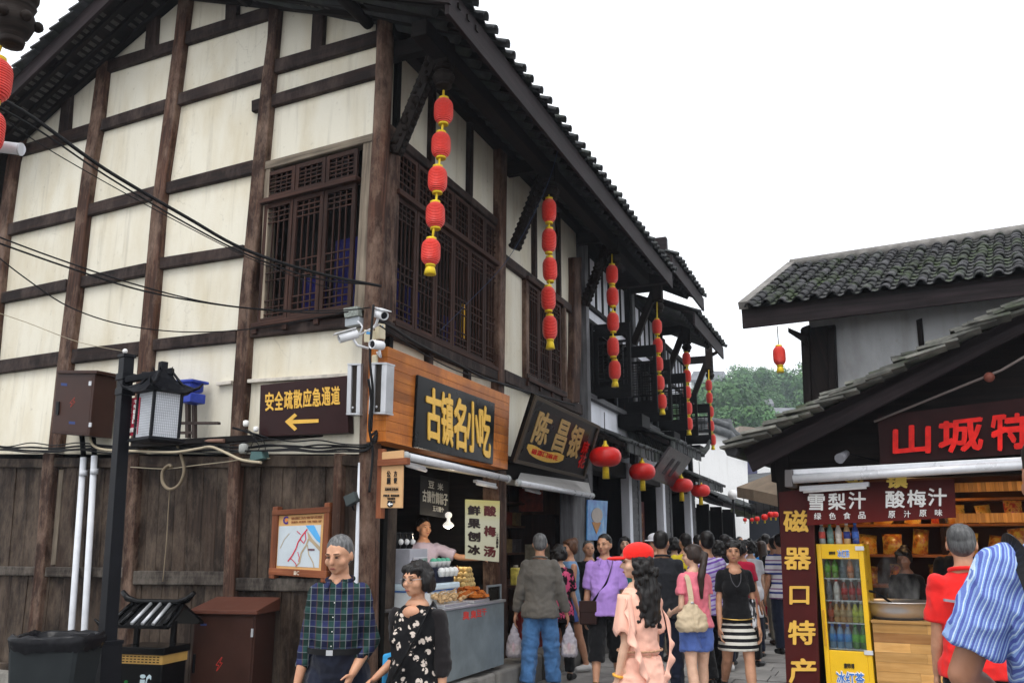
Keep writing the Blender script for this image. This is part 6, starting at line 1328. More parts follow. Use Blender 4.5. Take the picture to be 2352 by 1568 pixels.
# second stall: red counter and goods
s2 = thing('red_goods_counter', 'dark red goods counter of the second stall', 'counter', F.w(4, .2, .1)); REDL = flat('red_counter', (.13, .012, .010), .4, var=.2)
fb('front', 3.45, 6.0, .25, 1.02, .02, .10, REDL, s2); fb('top', 3.42, 6.05, 1.02, 1.06, -.6, .14, W_SASH, s2)
rg = random.Random(6)
for i in range(10):
    c0 = rg.choice(((.5, .4, .08), (.45, .1, .05), (.2, .35, .32), (.5, .35, .2))); h = rg.uniform(.15, .28); u = 3.55 + i * .24
    t = thing('goods_packet', '%s packet standing %s along the red goods counter' % ({.5: 'yellow', .45: 'red', .2: 'teal'}[c0[0]], ORD[i] if i < 9 else 'last'), 'packet', F.w(u, 1.06, 0), 'packets on the goods counter'); bevel(MB().fbox(F, u - .08, u + .08, 1.06, 1.06 + h, -.05, .04).build('pack', flat('pack_%d' % i, c0, .3, var=.5, scale=14), t), .015); bevel(MB().fbox(F, u - .05, u + .05, 1.06 + h, 1.06 + h + .03, -.02, .01).build('lid', flat('pack_lid', (.3, .25, .2), .5), t), .008)
sh2 = thing('stall_shelves', 'brown wall shelves at the back of the second stall', 'shelves', F.w(4.5, .2, -1.1))
for zz in (1.0, 1.4, 1.8, 2.15): fb('shelf', 3.4, 6.2, zz, zz + .03, -1.19, -.85, W_INT, sh2)
for i in range(14):
    u = 3.5 + (i % 7) * .38; zz = (1.43, 1.83)[i // 7]; bevel(MB().fbox(F, u, u + .26, zz, zz + .2, -1.15, -.92).build('carton', flat('carton_%d' % (i % 4), ((.25, .05, .03), (.3, .2, .08), (.12, .1, .1), (.35, .3, .22))[i % 4], .5, var=.4, scale=12), sh2), .006)
# blue poster with ice cream and shop furniture along the white row
bp = thing('blue_ice_cream_poster', 'blue poster with an ice cream cone at the first white shop', 'poster', F.px(1372, 1240, -.05)); q = [F.px(1349, 1240, .14), F.px(1392, 1240, .14), F.px(1396, 1150, .14), F.px(1350, 1147, .14)]
m, nt_, b_ = newmat('poster_blue'); nz = noise(nt_, coords(nt_, 'Object'), 3.5, 5); nt_.links.new(ramp(nt_, nz, [(.35, (.02, .12, .42)), (.55, (.08, .30, .60)), (.7, (.45, .55, .65))]), b_.inputs['Base Color']); b_.inputs['Roughness'].default_value = .4
MB().hexa([p - F.n * .02 for p in q] + q).build('sheet', m, bp); QB2 = lambda a, b: lerp(lerp(q[0], q[1], a), lerp(q[3], q[2], a), b) + F.n * .003
MB().prism([QB2(.2, .45), QB2(.45, .15), QB2(.68, .45)], F.n * .004).build('cone', flat('cone_tan', (.45, .22, .08), .6), bp)
MB().prism([QB2(.45 + .28 * math.cos(a * .4), .62 + .19 * math.sin(a * .4)) for a in range(16)], F.n * .006).build('scoop', flat('ice_cream', (.45, .40, .36), .6), bp)
for i, u in enumerate((10.3, 11.0, 13.2)):
    t = thing('red_door_sign', 'narrow dark red upright sign, %s along the white row' % ORD[i], 'sign', F.w(u, .3, -.2)); fb('board', u - .22, u + .22, .5, 2.4, -.3, -.24, flat('door_red', (.06, .012, .010), .5), t)
    text_row('茶馆老酒', [F.w(u - .1, .8, -.238), F.w(u + .1, .8, -.238), F.w(u + .1, 2.2, -.238), F.w(u - .1, 2.2, -.238)], F.n, flat('dim_gold', (.18, .08, .03), .5), t, vertical=True)
# ------------------------------------------------------------------ red lanterns
m, nt_, b_ = newmat('lantern_red'); nz = noise(nt_, coords(nt_, 'Object'), 12, 3); nt_.links.new(hsv(nt_, ramp(nt_, nz, [(.3, (.72, .022, .012)), (.7, (.85, .045, .025))]), mrange(nt_, rnd(nt_), 0, 1, .9, 1.08)), b_.inputs['Base Color']); b_.inputs['Roughness'].default_value = .45; tcl = N(nt_, 'ShaderNodeTexCoord'); sxl = N(nt_, 'ShaderNodeSeparateXYZ'); nt_.links.new(tcl.outputs['Object'], sxl.inputs[0]); ml = N(nt_, 'ShaderNodeMath', operation='SINE'); m2 = N(nt_, 'ShaderNodeMath', operation='MULTIPLY'); m2.inputs[1].default_value = 105; nt_.links.new(sxl.outputs[2], m2.inputs[0]); nt_.links.new(m2.outputs[0], ml.inputs[0]); bump(nt_, b_, ml.outputs[0], .55, .02); b_.inputs['Sheen Weight'].default_value = .1
LRED = m; LGOLD = flat('lantern_gold', (.70, .50, .03), .35, .2, var=.2, scale=40)
def barrel_prof(rb=16):
    P = []
    for i in range(rb * 2 + 1):
        t = i / (rb * 2); z_ = t - .5; r = .36 * (1 - abs(2 * z_) ** 3.2) ** .5 * .22 / .36 * 1.0 + .16
        r = .40 * (1 - (abs(2 * z_) ** 4.2) * .58); P.append((r * (1 - .022 * (i % 2)), z_))
    return P
LB = MB().lathe(barrel_prof(), k=20).mesh('lantern_body', LRED)
LCAP = MB().lathe([(.20, -.05), (.21, .0), (.21, .06), (.18, .065)], k=14).mesh('lantern_cap', LGOLD)
LTAS = MB().lathe([(.10, 0), (.14, -.04), (.17, -.12), (.20, -.30), (.18, -.31)], k=14).mesh('lantern_tassel', LGOLD)
def lantern(parent, c, w, h, tail=False, lean=0):
    og = ORG[parent.name]; b = link('lantern', LB, parent); b.location = V(c) - og; b.scale = (w / .8, w / .8, h); b.rotation_euler = (lean, 0, random.random())
    for me, zz, s in ((LCAP, .5, 1), (LCAP, -.5, -1)): o = link('cap', me, b); o.location = (0, 0, zz); o.scale = (1, 1, s * .9)
    if tail: o = link('tassel', LTAS, b); o.location = (0, 0, -.53); o.scale = (1.25, 1.25, 1.1)
    return b
STR = [('nearest the corner post', .62, 45, 62, [(1018.8, 256), (1013, 334), (1005, 413), (1000, 495), (989.6, 579)], 190),
 ('second along the eave', .62, 34, 57, [(1261, 484.5), (1261, 553), (1263, 619), (1259.5, 686), (1263, 753)], 440),
 ('third, beside the white shop house', .62, 28, 45, [(1405.5, 630.6), (1407, 682), (1408, 740), (1408, 797), (1412, 850)], 590),
 ('fourth along the eave', .62, 23, 35, [(1509, 750.5), (1511, 794), (1512, 836), (1515, 879.5), (1520, 922)], 700),
 ('fifth along the eave', .62, 19, 30, [(1576.6, 824), (1578, 864), (1578, 901), (1580.6, 937.5), (1581.7, 973)], 800),
 ('farthest, against the hill trees', .62, 15, 26, [(1628, 885), (1629.5, 913.6), (1632, 945), (1633, 978), (1637, 1009.7)], 855)]
for where, n, w, h, cs_, ytop in STR:
    P0 = F.px(cs_[0][0], cs_[0][1], n); t = thing('lantern_string', 'string of five red lanterns with gold caps, ' + where, 'lantern string', P0, 'lantern strings under the eaves')
    pts = [F.px(cs_[0][0], ytop - 6, n)]
    for i, (x, y) in enumerate(cs_):
        c = F.px(x, y, n); sc = (c - CAMP).dot(V((0, CP, SP))) / 2000; lantern(t, c, w * sc, h * sc, i == 4, random.uniform(-.04, .04)); pts += [c]
    MB().tube(pts, .012, 6).build('cord', LGOLD, t)
# big round lanterns
RL = MB(); prof = [(.10 + .40 * math.sin(math.pi * i / 16) ** .75, -.30 * math.cos(math.pi * i / 16)) for i in range(17)]
RLm = RL.lathe(prof, k=36, ribs=1, ribd=.03).mesh('round_lantern_body', flat('round_lantern_red', (.62, .014, .010), .38, var=.15, scale=5, spec=.4))
for where, x, y, w, h in (('nearest, beside the tilted plaque', 1390.5, 1048.6, 74, 44.5), ('second, below the pent roof', 1475, 1082.7, 61, 38), ('third, under the hanging plaque', 1564.8, 1114, 54, 31), ('farthest of the four', 1608.7, 1126, 44.5, 28)):
    c = F.px(x, y, .75); sc = (c - CAMP).dot(V((0, CP, SP))) / 2000; t = thing('round_lantern', 'large round red lantern with gold tassel, ' + where, 'lantern', c, 'round lanterns under the pent roofs')
    o = link('body', RLm, t); o.scale = (w * sc, w * sc, h * sc / .6); hh = h * sc
    MB().lathe([(.10 * w * sc, -.02), (.11 * w * sc, .02), (.05 * w * sc, .05), (.02, .09)], c + V((0, 0, hh * .5)), 12).build('cap', LGOLD, t); MB().lathe([(.09 * w * sc, .01), (.10 * w * sc, -.03), (.11 * w * sc, -.17), (.09 * w * sc, -.17)][::-1], c - V((0, 0, hh * .5)), 12).build('tassel', LGOLD, t); MB().tube([c + V((0, 0, hh * .5 + .05)), c + V((0, 0, hh * .5 + .5))], .006, 5).build('cord', CAB, t)
for i, (x, y, r) in enumerate(((1711, 1193, 4.5), (1727, 1193, 4.5), (1739, 1191, 6), (1756, 1187, 7.5), (1770, 1181, 7), (1781, 1181, 7))):
    c = at(x, y, 19); w = 2 * r * 19 / 2000; t = thing('lane_lantern', 'small red lantern hanging over the far lane, %s from the left' % ORD[i], 'lantern', c, 'lanterns over the far lane'); o = link('body', RLm, t); o.scale = (w, w, w * 1.5); MB().lathe([(w * .12, 0), (w * .14, -w * .5)], c - V((0, 0, w * .4)), 8).build('tassel', LGOLD, t); MB().tube([c, c + V((0, 0, .6))], .008, 4).build('cord', CAB, t)
le = thing('lane_canopy', 'dark eave with hanging lanterns on the right of the far lane', 'eave', at(1770, 1200, 26)); MB().hexa([at(1690, 1186, 30), at(1800, 1160, 21), at(1800, 1135, 21), at(1690, 1168, 30), at(1730, 1186, 32), at(1860, 1165, 22), at(1860, 1140, 22), at(1730, 1168, 32)]).build('roof', W_DARK, le)
# single lantern under the upper right roof
c = at(1790, 817, 10.6); t = thing('single_lantern', 'single red lantern with yellow fringe under the upper right roof corner', 'lantern', c); sc = 10.6 / 2000; lantern(t, c, 29 * sc, 46 * sc, True); MB().tube([c + V((0, 0, .12)), c + V((0, 0, .38))], .006, 5).build('cord', CAB, t)
# ------------------------------------------------------------------ neighbouring eave at the upper left
ne_ = thing('left_neighbour_eave', 'carved hanging post and eave beam of the house at the upper left edge', 'eave', at(-60, 60, 4.4)); D = 4.4
pc_ = at(38, 20, D); ppx = D / 2000
MB().lathe([(.02, -.24), (.062, -.235), (.068, -.20), (.05, -.19), (.085, -.165), (.105, -.11), (.105, -.06), (.09, -.02), (.10, 0), (.105, .015), (.09, .03), (.105, .045), (.11, .06), (.11, .45)], pc_, 12).build('carved_post', W_CARVE, ne_)
for a in (-60, 0, 60): d = Matrix.Rotation(R(a), 3, 'Z') @ V((.1, -.06, 0)); MB().ball(pc_ + V((0, 0, -.085)) + d, .032, 8, 6).build('carved_flower', W_CARVE, ne_)
bevel(MB().box(pc_ + V((-.75, .25, .32)), (1.6, .14, .16), Matrix.Rotation(R(-18), 3, 'Z')).build('beam', W_DARK, ne_), .01); bevel(MB().box(V((pc_.x - 1.45, pc_.y + .48, (pc_.z + .4) / 2)), (.16, .16, pc_.z + .4)).build('post', W_DARK, ne_), .01)
t = thing('lantern_string', 'string of two red lanterns cut by the left edge of the view', 'lantern string', at(-4, 180, D), 'lantern strings under the eaves')
lantern(t, at(-14, 184, D), .185, .25); lantern(t, at(-32, 300, D), .185, .25, True); MB().tube([pc_ - V((0.05, 0, .2)), at(-14, 150, D), at(-32, 300, D)], .008, 6).build('cord', LGOLD, t)
tw = thing('white_awning_tube', 'white metal awning tube poking in at the left edge', 'awning', at(0, 340, 4.6)); MB().tube([at(-160, 318, 4.8), at(48, 343, 4.6)], .034, 14).build('tube', METW, tw); MB().tube([at(46, 343, 4.6), at(50, 343.5, 4.6)], .037, 14).build('end_cap', SILV, tw)
# ------------------------------------------------------------------ people: bodies grown as one voxel surface over a posed skeleton
JOBS = []
def cap_(mb, a, b, ra, rb, k=12, flat_ends=False):
    a, b = V(a), V(b); d = b - a; L = d.length or 1e-6; d.normalize(); q = d.to_track_quat('Z', 'Y').to_matrix()
    if flat_ends: prof = [(1e-5, -ra)] + [(ra * math.sin(t), -ra * math.cos(t)) for t in (.5, 1.05)] + [(ra, 0), (rb, L)]
    else: prof = [(1e-5, -ra)] + [(ra * math.sin(t), -ra * math.cos(t)) for t in (.5, 1.05)] + [(ra, 0), (rb, L)] + [(rb * math.cos(t), L + rb * math.sin(t)) for t in (.52, 1.05)] + [(1e-5, L + rb)]
    mb.lathe(prof, a, k, M=q)
def loft(mb, rings, k=20, sq=1.0):
    """rings: (cx, cy, z, rx, ry)"""
    b = len(mb.v); n = len(rings)
    for cx_, cy_, z_, rx, ry in rings:
        for j in range(k):
            an = 2 * math.pi * j / k; c, s = math.cos(an), math.sin(an); c = math.copysign(abs(c) ** sq, c); s = math.copysign(abs(s) ** sq, s); mb.v.append(V((cx_ + rx * c, cy_ + ry * s, z_)))
    for i in range(n - 1):
        for j in range(k): jj = (j + 1) % k; mb.face([b + i * k + j, b + i * k + jj, b + (i + 1) * k + jj, b + (i + 1) * k + j])
    mb.face([b + k - 1 - j for j in range(k)]); mb.face([b + (n - 1) * k + j for j in range(k)])
def job(name, mb, mats, parent, vox, smooth_n=4, fold=0, freq=9, aniso=.35, strand=0, seed=0):
    me = mb.mesh('tmp', []); o = bpy.data.objects.new('tmp', me); COL.objects.link(o)
    r = o.modifiers.new('r', 'REMESH'); r.mode = 'VOXEL'; r.voxel_size = vox; r.use_smooth_shade = True
    if smooth_n: s = o.modifiers.new('s', 'SMOOTH'); s.factor = .5; s.iterations = smooth_n
    JOBS.append((o, name, mats, parent, fold, freq, aniso, strand, seed))
def run_jobs():
    dg = bpy.context.evaluated_depsgraph_get(); dg.update()
    for o, name, mats, parent, fold, freq, aniso, strand, seed in JOBS:
        me = bpy.data.meshes.new_from_object(o.evaluated_get(dg)); me.name = name; me.materials.clear(); me.materials.append(mats)
        if fold or strand:
            sv = V((seed * 3.1, seed * 1.7, seed * 2.3)); 
            co = [0.0] * (3 * len(me.vertices)); me.vertices.foreach_get('co', co); nr = [0.0] * len(co); me.vertices.foreach_get('normal', nr)
            for i in range(0, len(co), 3):
                p = V((co[i], co[i + 1], co[i + 2])); d = 0
                if fold:
                    sgn = 1 if p.x > 0 else -1
                    d = fold * (.55 - 1.7 * abs(mnoise.noise(V((p.x * freq - sgn * p.z * freq * .35, p.y * freq, p.z * freq * aniso + sgn * p.x * 3)) + sv)) + .45 - 1.4 * abs(mnoise.noise(V((p.x * freq * .5 + sgn * p.z * freq * .8, p.y * freq * .7, p.z * freq * 1.1 - sgn * p.x * freq * .8)) + sv)) + .35 * mnoise.noise(p * freq * 3 + sv))
                if strand: d += strand * mnoise.noise(V((p.x * 55, p.y * 55, p.z * 9)) + sv) + strand * .7 * mnoise.noise(p * 22 + sv)
                co[i] += nr[i] * d; co[i + 1] += nr[i + 1] * d; co[i + 2] += nr[i + 2] * d
            me.vertices.foreach_set('co', co)
        me.polygons.foreach_set('use_smooth', [True] * len(me.polygons)); me.update()
        link(name, me, parent)
        old = o.data; bpy.data.objects.remove(o); bpy.data.meshes.remove(old)
    JOBS.clear()
def skin_mat(name, c):
    if name in MATS: return MATS[name]
    m, nt, b = newmat(name); nz = noise(nt, coords(nt), 14, 4); big = noise(nt, coords(nt), 5, 2)
    col = ramp(nt, nz, [(.3, [c[0] * .85, c[1] * .78, c[2] * .74]), (.7, [c[0] * 1.08, c[1] * 1.06, c[2] * 1.04])]); col = mixc(nt, ramp(nt, big, [(.5, (0, 0, 0)), (.75, (.35, .35, .35))]), col, (c[0], c[1] * .7, c[2] * .62))
    nt.links.new(col, b.inputs['Base Color']); b.inputs['Roughness'].default_value = .5; b.inputs['Subsurface Weight'].default_value = .08; b.inputs['Subsurface Radius'].default_value = (.02, .008, .005); b.inputs['Specular IOR Level'].default_value = .35
    MATS[name] = m; return m
SKINS = [skin_mat('skin_tan', (.52, .285, .18)), skin_mat('skin_light', (.66, .43, .31)), skin_mat('skin_brown', (.33, .165, .10))]
def wrinkle(nt, b):
    co = coords(nt, 'Object', (1, 1, .55)); w = N(nt, 'ShaderNodeTexNoise', noise_type='RIDGED_MULTIFRACTAL'); w.inputs['Scale'].default_value = 8; w.inputs['Detail'].default_value = 3; w.inputs['Distortion'].default_value = .8; nt.links.new(co, w.inputs['Vector'])
    bump(nt, b, add_(nt, w.outputs[0], noise(nt, coords(nt), 170, 2), .12), .75, .022)
def add_(nt, a, b, k=1.0):
    m = N(nt, 'ShaderNodeMath', operation='MULTIPLY_ADD'); nt.links.new(b, m.inputs[0]); m.inputs[1].default_value = k; nt.links.new(a, m.inputs[2]); return m.outputs[0]
def cloth(name, c, var=.16, rough=.85, scale=7):
    if name in MATS: return MATS[name]
    m, nt, b = newmat(name); co = coords(nt); nz = noise(nt, co, scale, 5)
    nt.links.new(ramp(nt, nz, [(.3, [k * (1 - var) for k in c]), (.7, [min(1, k * (1 + var)) for k in c])]), b.inputs['Base Color']); b.inputs['Roughness'].default_value = rough; b.inputs['Specular IOR Level'].default_value = .15; b.inputs['Sheen Weight'].default_value = .12
    wrinkle(nt, b); MATS[name] = m; return m
def bands(nt, val, period, stops, off=0.0):
    d = N(nt, 'ShaderNodeMath', operation='MULTIPLY_ADD'); d.inputs[1].default_value = 1 / period; d.inputs[2].default_value = off + 50; nt.links.new(val, d.inputs[0])
    f = N(nt, 'ShaderNodeMath', operation='FRACT'); nt.links.new(d.outputs[0], f.inputs[0]); r = nt.nodes.new('ShaderNodeValToRGB'); r.color_ramp.interpolation = 'CONSTANT'; e = r.color_ramp.elements
    while len(e) < len(stops): e.new(.5)
    for q, (p, c) in zip(e, stops): q.position = p; q.color = (*c, 1)
    nt.links.new(f.outputs[0], r.inputs[0]); return r.outputs[0]
def pat(name, fn):
    m, nt, b = newmat(name); tc = N(nt, 'ShaderNodeTexCoord'); sx = N(nt, 'ShaderNodeSeparateXYZ')
    wob = noise(nt, tc.outputs['Object'], 6, 2); ad = N(nt, 'ShaderNodeVectorMath', operation='MULTIPLY_ADD'); nt.links.new(wob, ad.inputs[0]); ad.inputs[1].default_value = (.004, .004, .004); nt.links.new(tc.outputs['Object'], ad.inputs[2]); nt.links.new(ad.outputs[0], sx.inputs[0])
    c = fn(nt, sx.outputs[0], sx.outputs[1], sx.outputs[2], ad.outputs[0]); nt.links.new(c, b.inputs['Base Color']); b.inputs['Roughness'].default_value = .85; b.inputs['Specular IOR Level'].default_value = .15; wrinkle(nt, b); return m
def f_plaid(nt, x, y, z_, v):
    base = bands(nt, add_(nt, x, y, .35), .075, [(0, (.014, .040, .034)), (.5, (.017, .021, .060))])
    l1 = bands(nt, add_(nt, x, y, .35), .075, [(0, (0, 0, 0)), (.47, (.8, .8, .8)), (.53, (0, 0, 0))]); l2 = bands(nt, z_, .075, [(0, (0, 0, 0)), (.47, (.7, .7, .7)), (.53, (0, 0, 0)), (.95, (.3, .3, .3))]); l3 = bands(nt, add_(nt, x, y, .35), .075, [(0, (.35, .35, .35)), (.07, (0, 0, 0))], .02)
    dz = bands(nt, z_, .075, [(0, (.55, .55, .55)), (.5, (1.25, 1.25, 1.35))]); c = mixc(nt, 1.0, base, dz, 'MULTIPLY')
    c = mixc(nt, l1, c, (.17, .19, .19)); c = mixc(nt, l2, c, (.14, .16, .17)); return mixc(nt, l3, c, (.16, .06, .06))
def f_flower(nt, x, y, z_, v):
    vo = N(nt, 'ShaderNodeTexVoronoi', feature='F1'); vo.inputs['Scale'].default_value = 19; nt.links.new(v, vo.inputs['Vector']); v2 = N(nt, 'ShaderNodeTexVoronoi', feature='F1'); v2.inputs['Scale'].default_value = 46; nt.links.new(v, v2.inputs['Vector'])
    a = ramp(nt, vo.outputs['Distance'], [(.36, (1, 1, 1)), (.40, (0, 0, 0))]); b = ramp(nt, v2.outputs['Distance'], [(.50, (1, 1, 1)), (.56, (0, 0, 0))]); k = mixc(nt, 1.0, a, b, 'MULTIPLY'); return mixc(nt, k, (.006, .006, .007), (.56, .48, .42))
def f_bluestripe(nt, x, y, z_, v):
    t = add_(nt, x, z_, .40); return bands(nt, t, .021, [(0, (.09, .12, .38)), (.30, (.22, .34, .62)), (.46, (.50, .62, .76)), (.58, (.14, .20, .50)), (.84, (.26, .38, .64))])
def f_skirt(nt, x, y, z_, v): return bands(nt, z_, .062, [(0, (.012, .012, .014)), (.52, (.62, .60, .54))])
def f_navystripe(nt, x, y, z_, v): return bands(nt, z_, .135, [(0, (.62, .62, .66)), (.28, (.03, .045, .22)), (.50, (.60, .60, .66)), (.72, (.22, .10, .24)), (.86, (.62, .62, .66))])
def f_purple(nt, x, y, z_, v): return bands(nt, add_(nt, z_, x, .25), .10, [(0, (.40, .36, .58)), (.4, (.16, .07, .36)), (.62, (.48, .45, .62)), (.85, (.22, .12, .42))])
def f_pinkblack(nt, x, y, z_, v): return mixc(nt, ramp(nt, noise(nt, v, 11, 3), [(.50, (0, 0, 0)), (.54, (1, 1, 1))]), (.010, .008, .010), (.62, .09, .20))
PLAID, FLOWER, BSTRIPE, SKIRT, NSTRIPE, PURPLE, PINKB = pat('plaid', f_plaid), pat('flowered_black', f_flower), pat('blue_stripe', f_bluestripe), pat('striped_skirt', f_skirt), pat('navy_stripe', f_navystripe), pat('purple_stripe', f_purple), pat('pink_print', f_pinkblack)
def hair_mat(name, c0, c1):
    m, nt, b = newmat(name); g = noise(nt, coords(nt, 'Object', (60, 60, 9)), 1.0, 4); nt.links.new(ramp(nt, g, [(.3, c0), (.75, c1)]), b.inputs['Base Color']); b.inputs['Roughness'].default_value = .42; b.inputs['Specular IOR Level'].default_value = .3; bump(nt, b, g, .6, .01); return m
H_BLACK = hair_mat('black_hair', (.0035, .003, .003), (.014, .011, .010)); H_GREY = hair_mat('grey_hair', (.035, .035, .037), (.19, .19, .19)); H_BROWN = hair_mat('brown_hair', (.05, .02, .010), (.15, .065, .03)); H_DARKB = hair_mat('dark_brown_hair', (.012, .007, .005), (.040, .022, .015)); H_SALT = hair_mat('salt_hair', (.03, .03, .032), (.13, .13, .13))
EYE = flat('eye_dark', (.012, .009, .008), .3); BROW = flat('brow', (.012, .009, .008), .8); LIP = flat('lip', (.30, .10, .085), .5)
def person(label, px, d, yaw=0, H=1.65, fem=False, skin=0, top=None, sleeve=.5, hem=.46, topfit=.012, bottom=None, leg=1.85, bfit=.010, skirt=None, shoe=None, ow=.58, hair='short', hmat=None, am=(5, 8, 12, 0), ap=(5, 8, 12, 0), lm=(6, 4), lp=(-6, 4), head=(0, 0), lean=0, belly=0, vox=.012, detail=0, collar=None, name='person', z0=0.0, loc=None, hand=True, group='people in the street', sh=None, dress=None, fold=.006, cap=None, sleevemat=None, flare=1.0):
    p0 = V(loc) if loc is not None else V((at(px, 1245, d).x, d, z0)); t = thing(name, label, 'person', p0, group); t.rotation_euler = (0, 0, R(yaw)); seed = int(px) % 97
    sw = (sh or (.090 if fem else .103)) * H; sk = SKINS[skin]; lx_ = lambda z_: -math.tan(R(lean)) * max(0, z_ - .52 * H)
    h = lambda f: f * H
    dirv = lambda f, o, s: V((s * math.sin(R(o)), -math.sin(R(f)) * math.cos(R(o)), -math.cos(R(f)) * math.cos(R(o))))
    J = {}
    for s, a, l in ((-1, am, lm), (1, ap, lp)):
        S0 = V((s * sw * .95, lx_(h(.79)), h(.789))); u = dirv(a[0], a[1] * ow, s); e = S0 + u * h(.172); f = dirv(a[0] + a[2], a[1] * ow - a[3], s); w = e + f * h(.150); J[s] = dict(S=S0, E=e, W=w, f=f)
        hp = V((s * h(.052), 0, h(.505))); tv = dirv(l[0], l[2] if len(l) > 2 else 2, s); kn = hp + tv * h(.235); sv = dirv(l[0] - l[1], l[2] if len(l) > 2 else 1, s); an = kn + sv * h(.235); J[s].update(H=hp, K=kn, A=an)
    dz = h(.038) - min(J[1]['A'].z, J[-1]['A'].z)
    up = V((0, 0, dz))
    for s in (1, -1):
        for k in ('S', 'E', 'W', 'H', 'K', 'A'): J[s][k] = J[s][k] + up
    Z = lambda f: f * H + dz; ly = lambda f: lx_(h(f))
    # ---- body
    b = MB(); bl = belly; kx = .93
    tr = [(0, ly(.46), Z(.465), h(.075), h(.055)), (0, ly(.5), Z(.50), h(.098 if fem else .092), h(.066)), (0, ly(.56) - bl * .6, Z(.56), h(.092 if fem else .088), h(.062) + bl), (0, ly(.62) - bl, Z(.62), h(.076 if fem else .084), h(.056) + bl), (0, ly(.68) - bl * .4, Z(.68), h(.084 if fem else .092), h(.060) + bl * .4), (0, ly(.73), Z(.73), h(.086 if fem else .100), h(.064)), (0, ly(.765), Z(.765), sw * .93, h(.060)), (0, ly(.79), Z(.793), sw * .86, h(.054)), (0, ly(.815), Z(.817), sw * .64, h(.047)), (0, ly(.835), Z(.837), h(.050), h(.041)), (0, ly(.85), Z(.853), h(.037), h(.034))]
    tr = [(x, y, zz, rx * (kx if zz < Z(.75) else 1), ry) for x, y, zz, rx, ry in tr]
    loft(b, tr if top is None or sleeve <= .3 else [(x, y, zz, rx * (.95 if zz < Z(.75) else .86), ry * (.93 if zz < Z(.75) else .86)) if zz < Z(.82) else (x, y, zz, rx, ry) for x, y, zz, rx, ry in tr])
    if fem:
        for s in (1, -1): b.ball(V((s * h(.036), ly(.72) - h(.036), Z(.712))), (h(.046), h(.040), h(.046)), 10, 8)
    hy, hp_ = head; Mh = Matrix.Rotation(R(hy), 3, 'Z') @ Matrix.Rotation(R(hp_), 3, 'X'); nb = V((0, ly(.85), Z(.855))); HP = lambda x, y, z_: nb + Mh @ V((h(x), h(y), h(z_ - .855)))
    cap_(b, V((0, ly(.82) + h(.006), Z(.815))), HP(0, .006, .885), h(.034 if not fem else .029), h(.032 if not fem else .027))
    def eb(mb, x, y, z_, rx, ry, rz): mb.ball(HP(x, y, z_), (h(rx), h(ry), h(rz)), 14, 10, M=Mh)
    eb(b, 0, .006, .944, .0465, .056, .053); eb(b, 0, -.011, .916, .0425, .043, .045); eb(b, 0, -.020, .893, .034, .030, .022); eb(b, 0, -.038, .882, .016, .013, .011)
    for s in (1, -1): eb(b, s * .022, -.030, .915, .020, .020, .018); eb(b, s * .048, .010, .925, .006, .013, .019); eb(b, s * .017, -.047, .948, .016, .008, .006)
    cap_(b, HP(0, -.052, .940), HP(0, -.064, .919), h(.0055), h(.0095)); eb(b, 0, -.050, .9005, .012, .008, .004); eb(b, 0, -.049, .893, .011, .008, .004)
    for s in (1, -1):
        j = J[s]; rs_ = .80 if (top is not None and sleeve > .3) else 1.0; cap_(b, j['S'] - V((s * h(.012), 0, 0)), j['S'] + (j['E'] - j['S']) * .3, h(.031 if not fem else .026) * rs_, h(.029 if not fem else .024) * rs_); cap_(b, j['S'], j['E'], h(.030 if not fem else .026) * rs_, h(.0225 if not fem else .0195)); cap_(b, j['E'], j['E'] + (j['W'] - j['E']) * .3, h(.0225 if not fem else .0195), h(.024 if not fem else .0205)); cap_(b, j['E'] + (j['W'] - j['E']) * .3, j['W'], h(.024 if not fem else .0205), h(.0150 if not fem else .0132))
        cap_(b, j['H'], j['K'], h(.053), h(.034)); cap_(b, j['K'], j['K'] + (j['A'] - j['K']) * .35, h(.033), h(.034)); cap_(b, j['K'] + (j['A'] - j['K']) * .35, j['A'], h(.034), h(.0205))
        cap_(b, j['A'] + V((0, h(.018), -h(.018))), j['A'] + V((s * h(.010), -h(.085), -h(.022))), h(.020), h(.016)); cap_(b, j['A'], j['A'] + V((s * h(.006), -h(.06), -h(.018))), h(.021), h(.018))
        # hand: palm, four fingers with a bend, thumb from the side of the palm
        f = j['f'].normalized(); sd = V((s, 0, 0)); sd = (sd - f * sd.dot(f)).normalized(); pn = f.cross(sd) * s   # pn: palm normal axis
        fw = V((0, -1, 0)); fw = (fw - f * fw.dot(f)); fw = fw.normalized() if fw.length > .2 else pn; inn = f.cross(fw) * s; inn = inn if inn.dot(sd) < 0 else -inn
        pm = j['W'] + f * h(.045)
        q = Matrix((fw, inn, f)).transposed(); b.ball(j['W'] + f * h(.030), (h(.0215), h(.0125), h(.036)), 10, 8, M=q)
        if hand:
            for i in range(4):
                o_ = fw * h(.0165 - .011 * i); L1 = h((.030, .034, .032, .026)[i]); base = j['W'] + f * h(.052) + o_; d1 = (f + inn * (.25 + .08 * i)).normalized(); d2 = (f * .55 + inn * .85).normalized(); k1 = base + d1 * L1; r_ = h(.0048); cap_(b, base - f * h(.012), k1, r_ * 1.12, r_, 8); cap_(b, k1, k1 + d2 * L1 * .75, r_, r_ * .85, 8)
            tb = j['W'] + f * h(.018) + fw * h(.016); tk = tb + (f * .7 + fw * .6 + inn * .35).normalized() * h(.026); cap_(b, tb, tk, h(.0075), h(.0058), 8); cap_(b, tk, tk + (f * .9 + inn * .4).normalized() * h(.022), h(.0058), h(.0048), 8)
        else: b.ball(j['W'] + f * h(.062), (h(.018), h(.013), h(.026)), 8, 6, M=q)
    job('body', b, sk, t, vox, 2 if detail else 3)
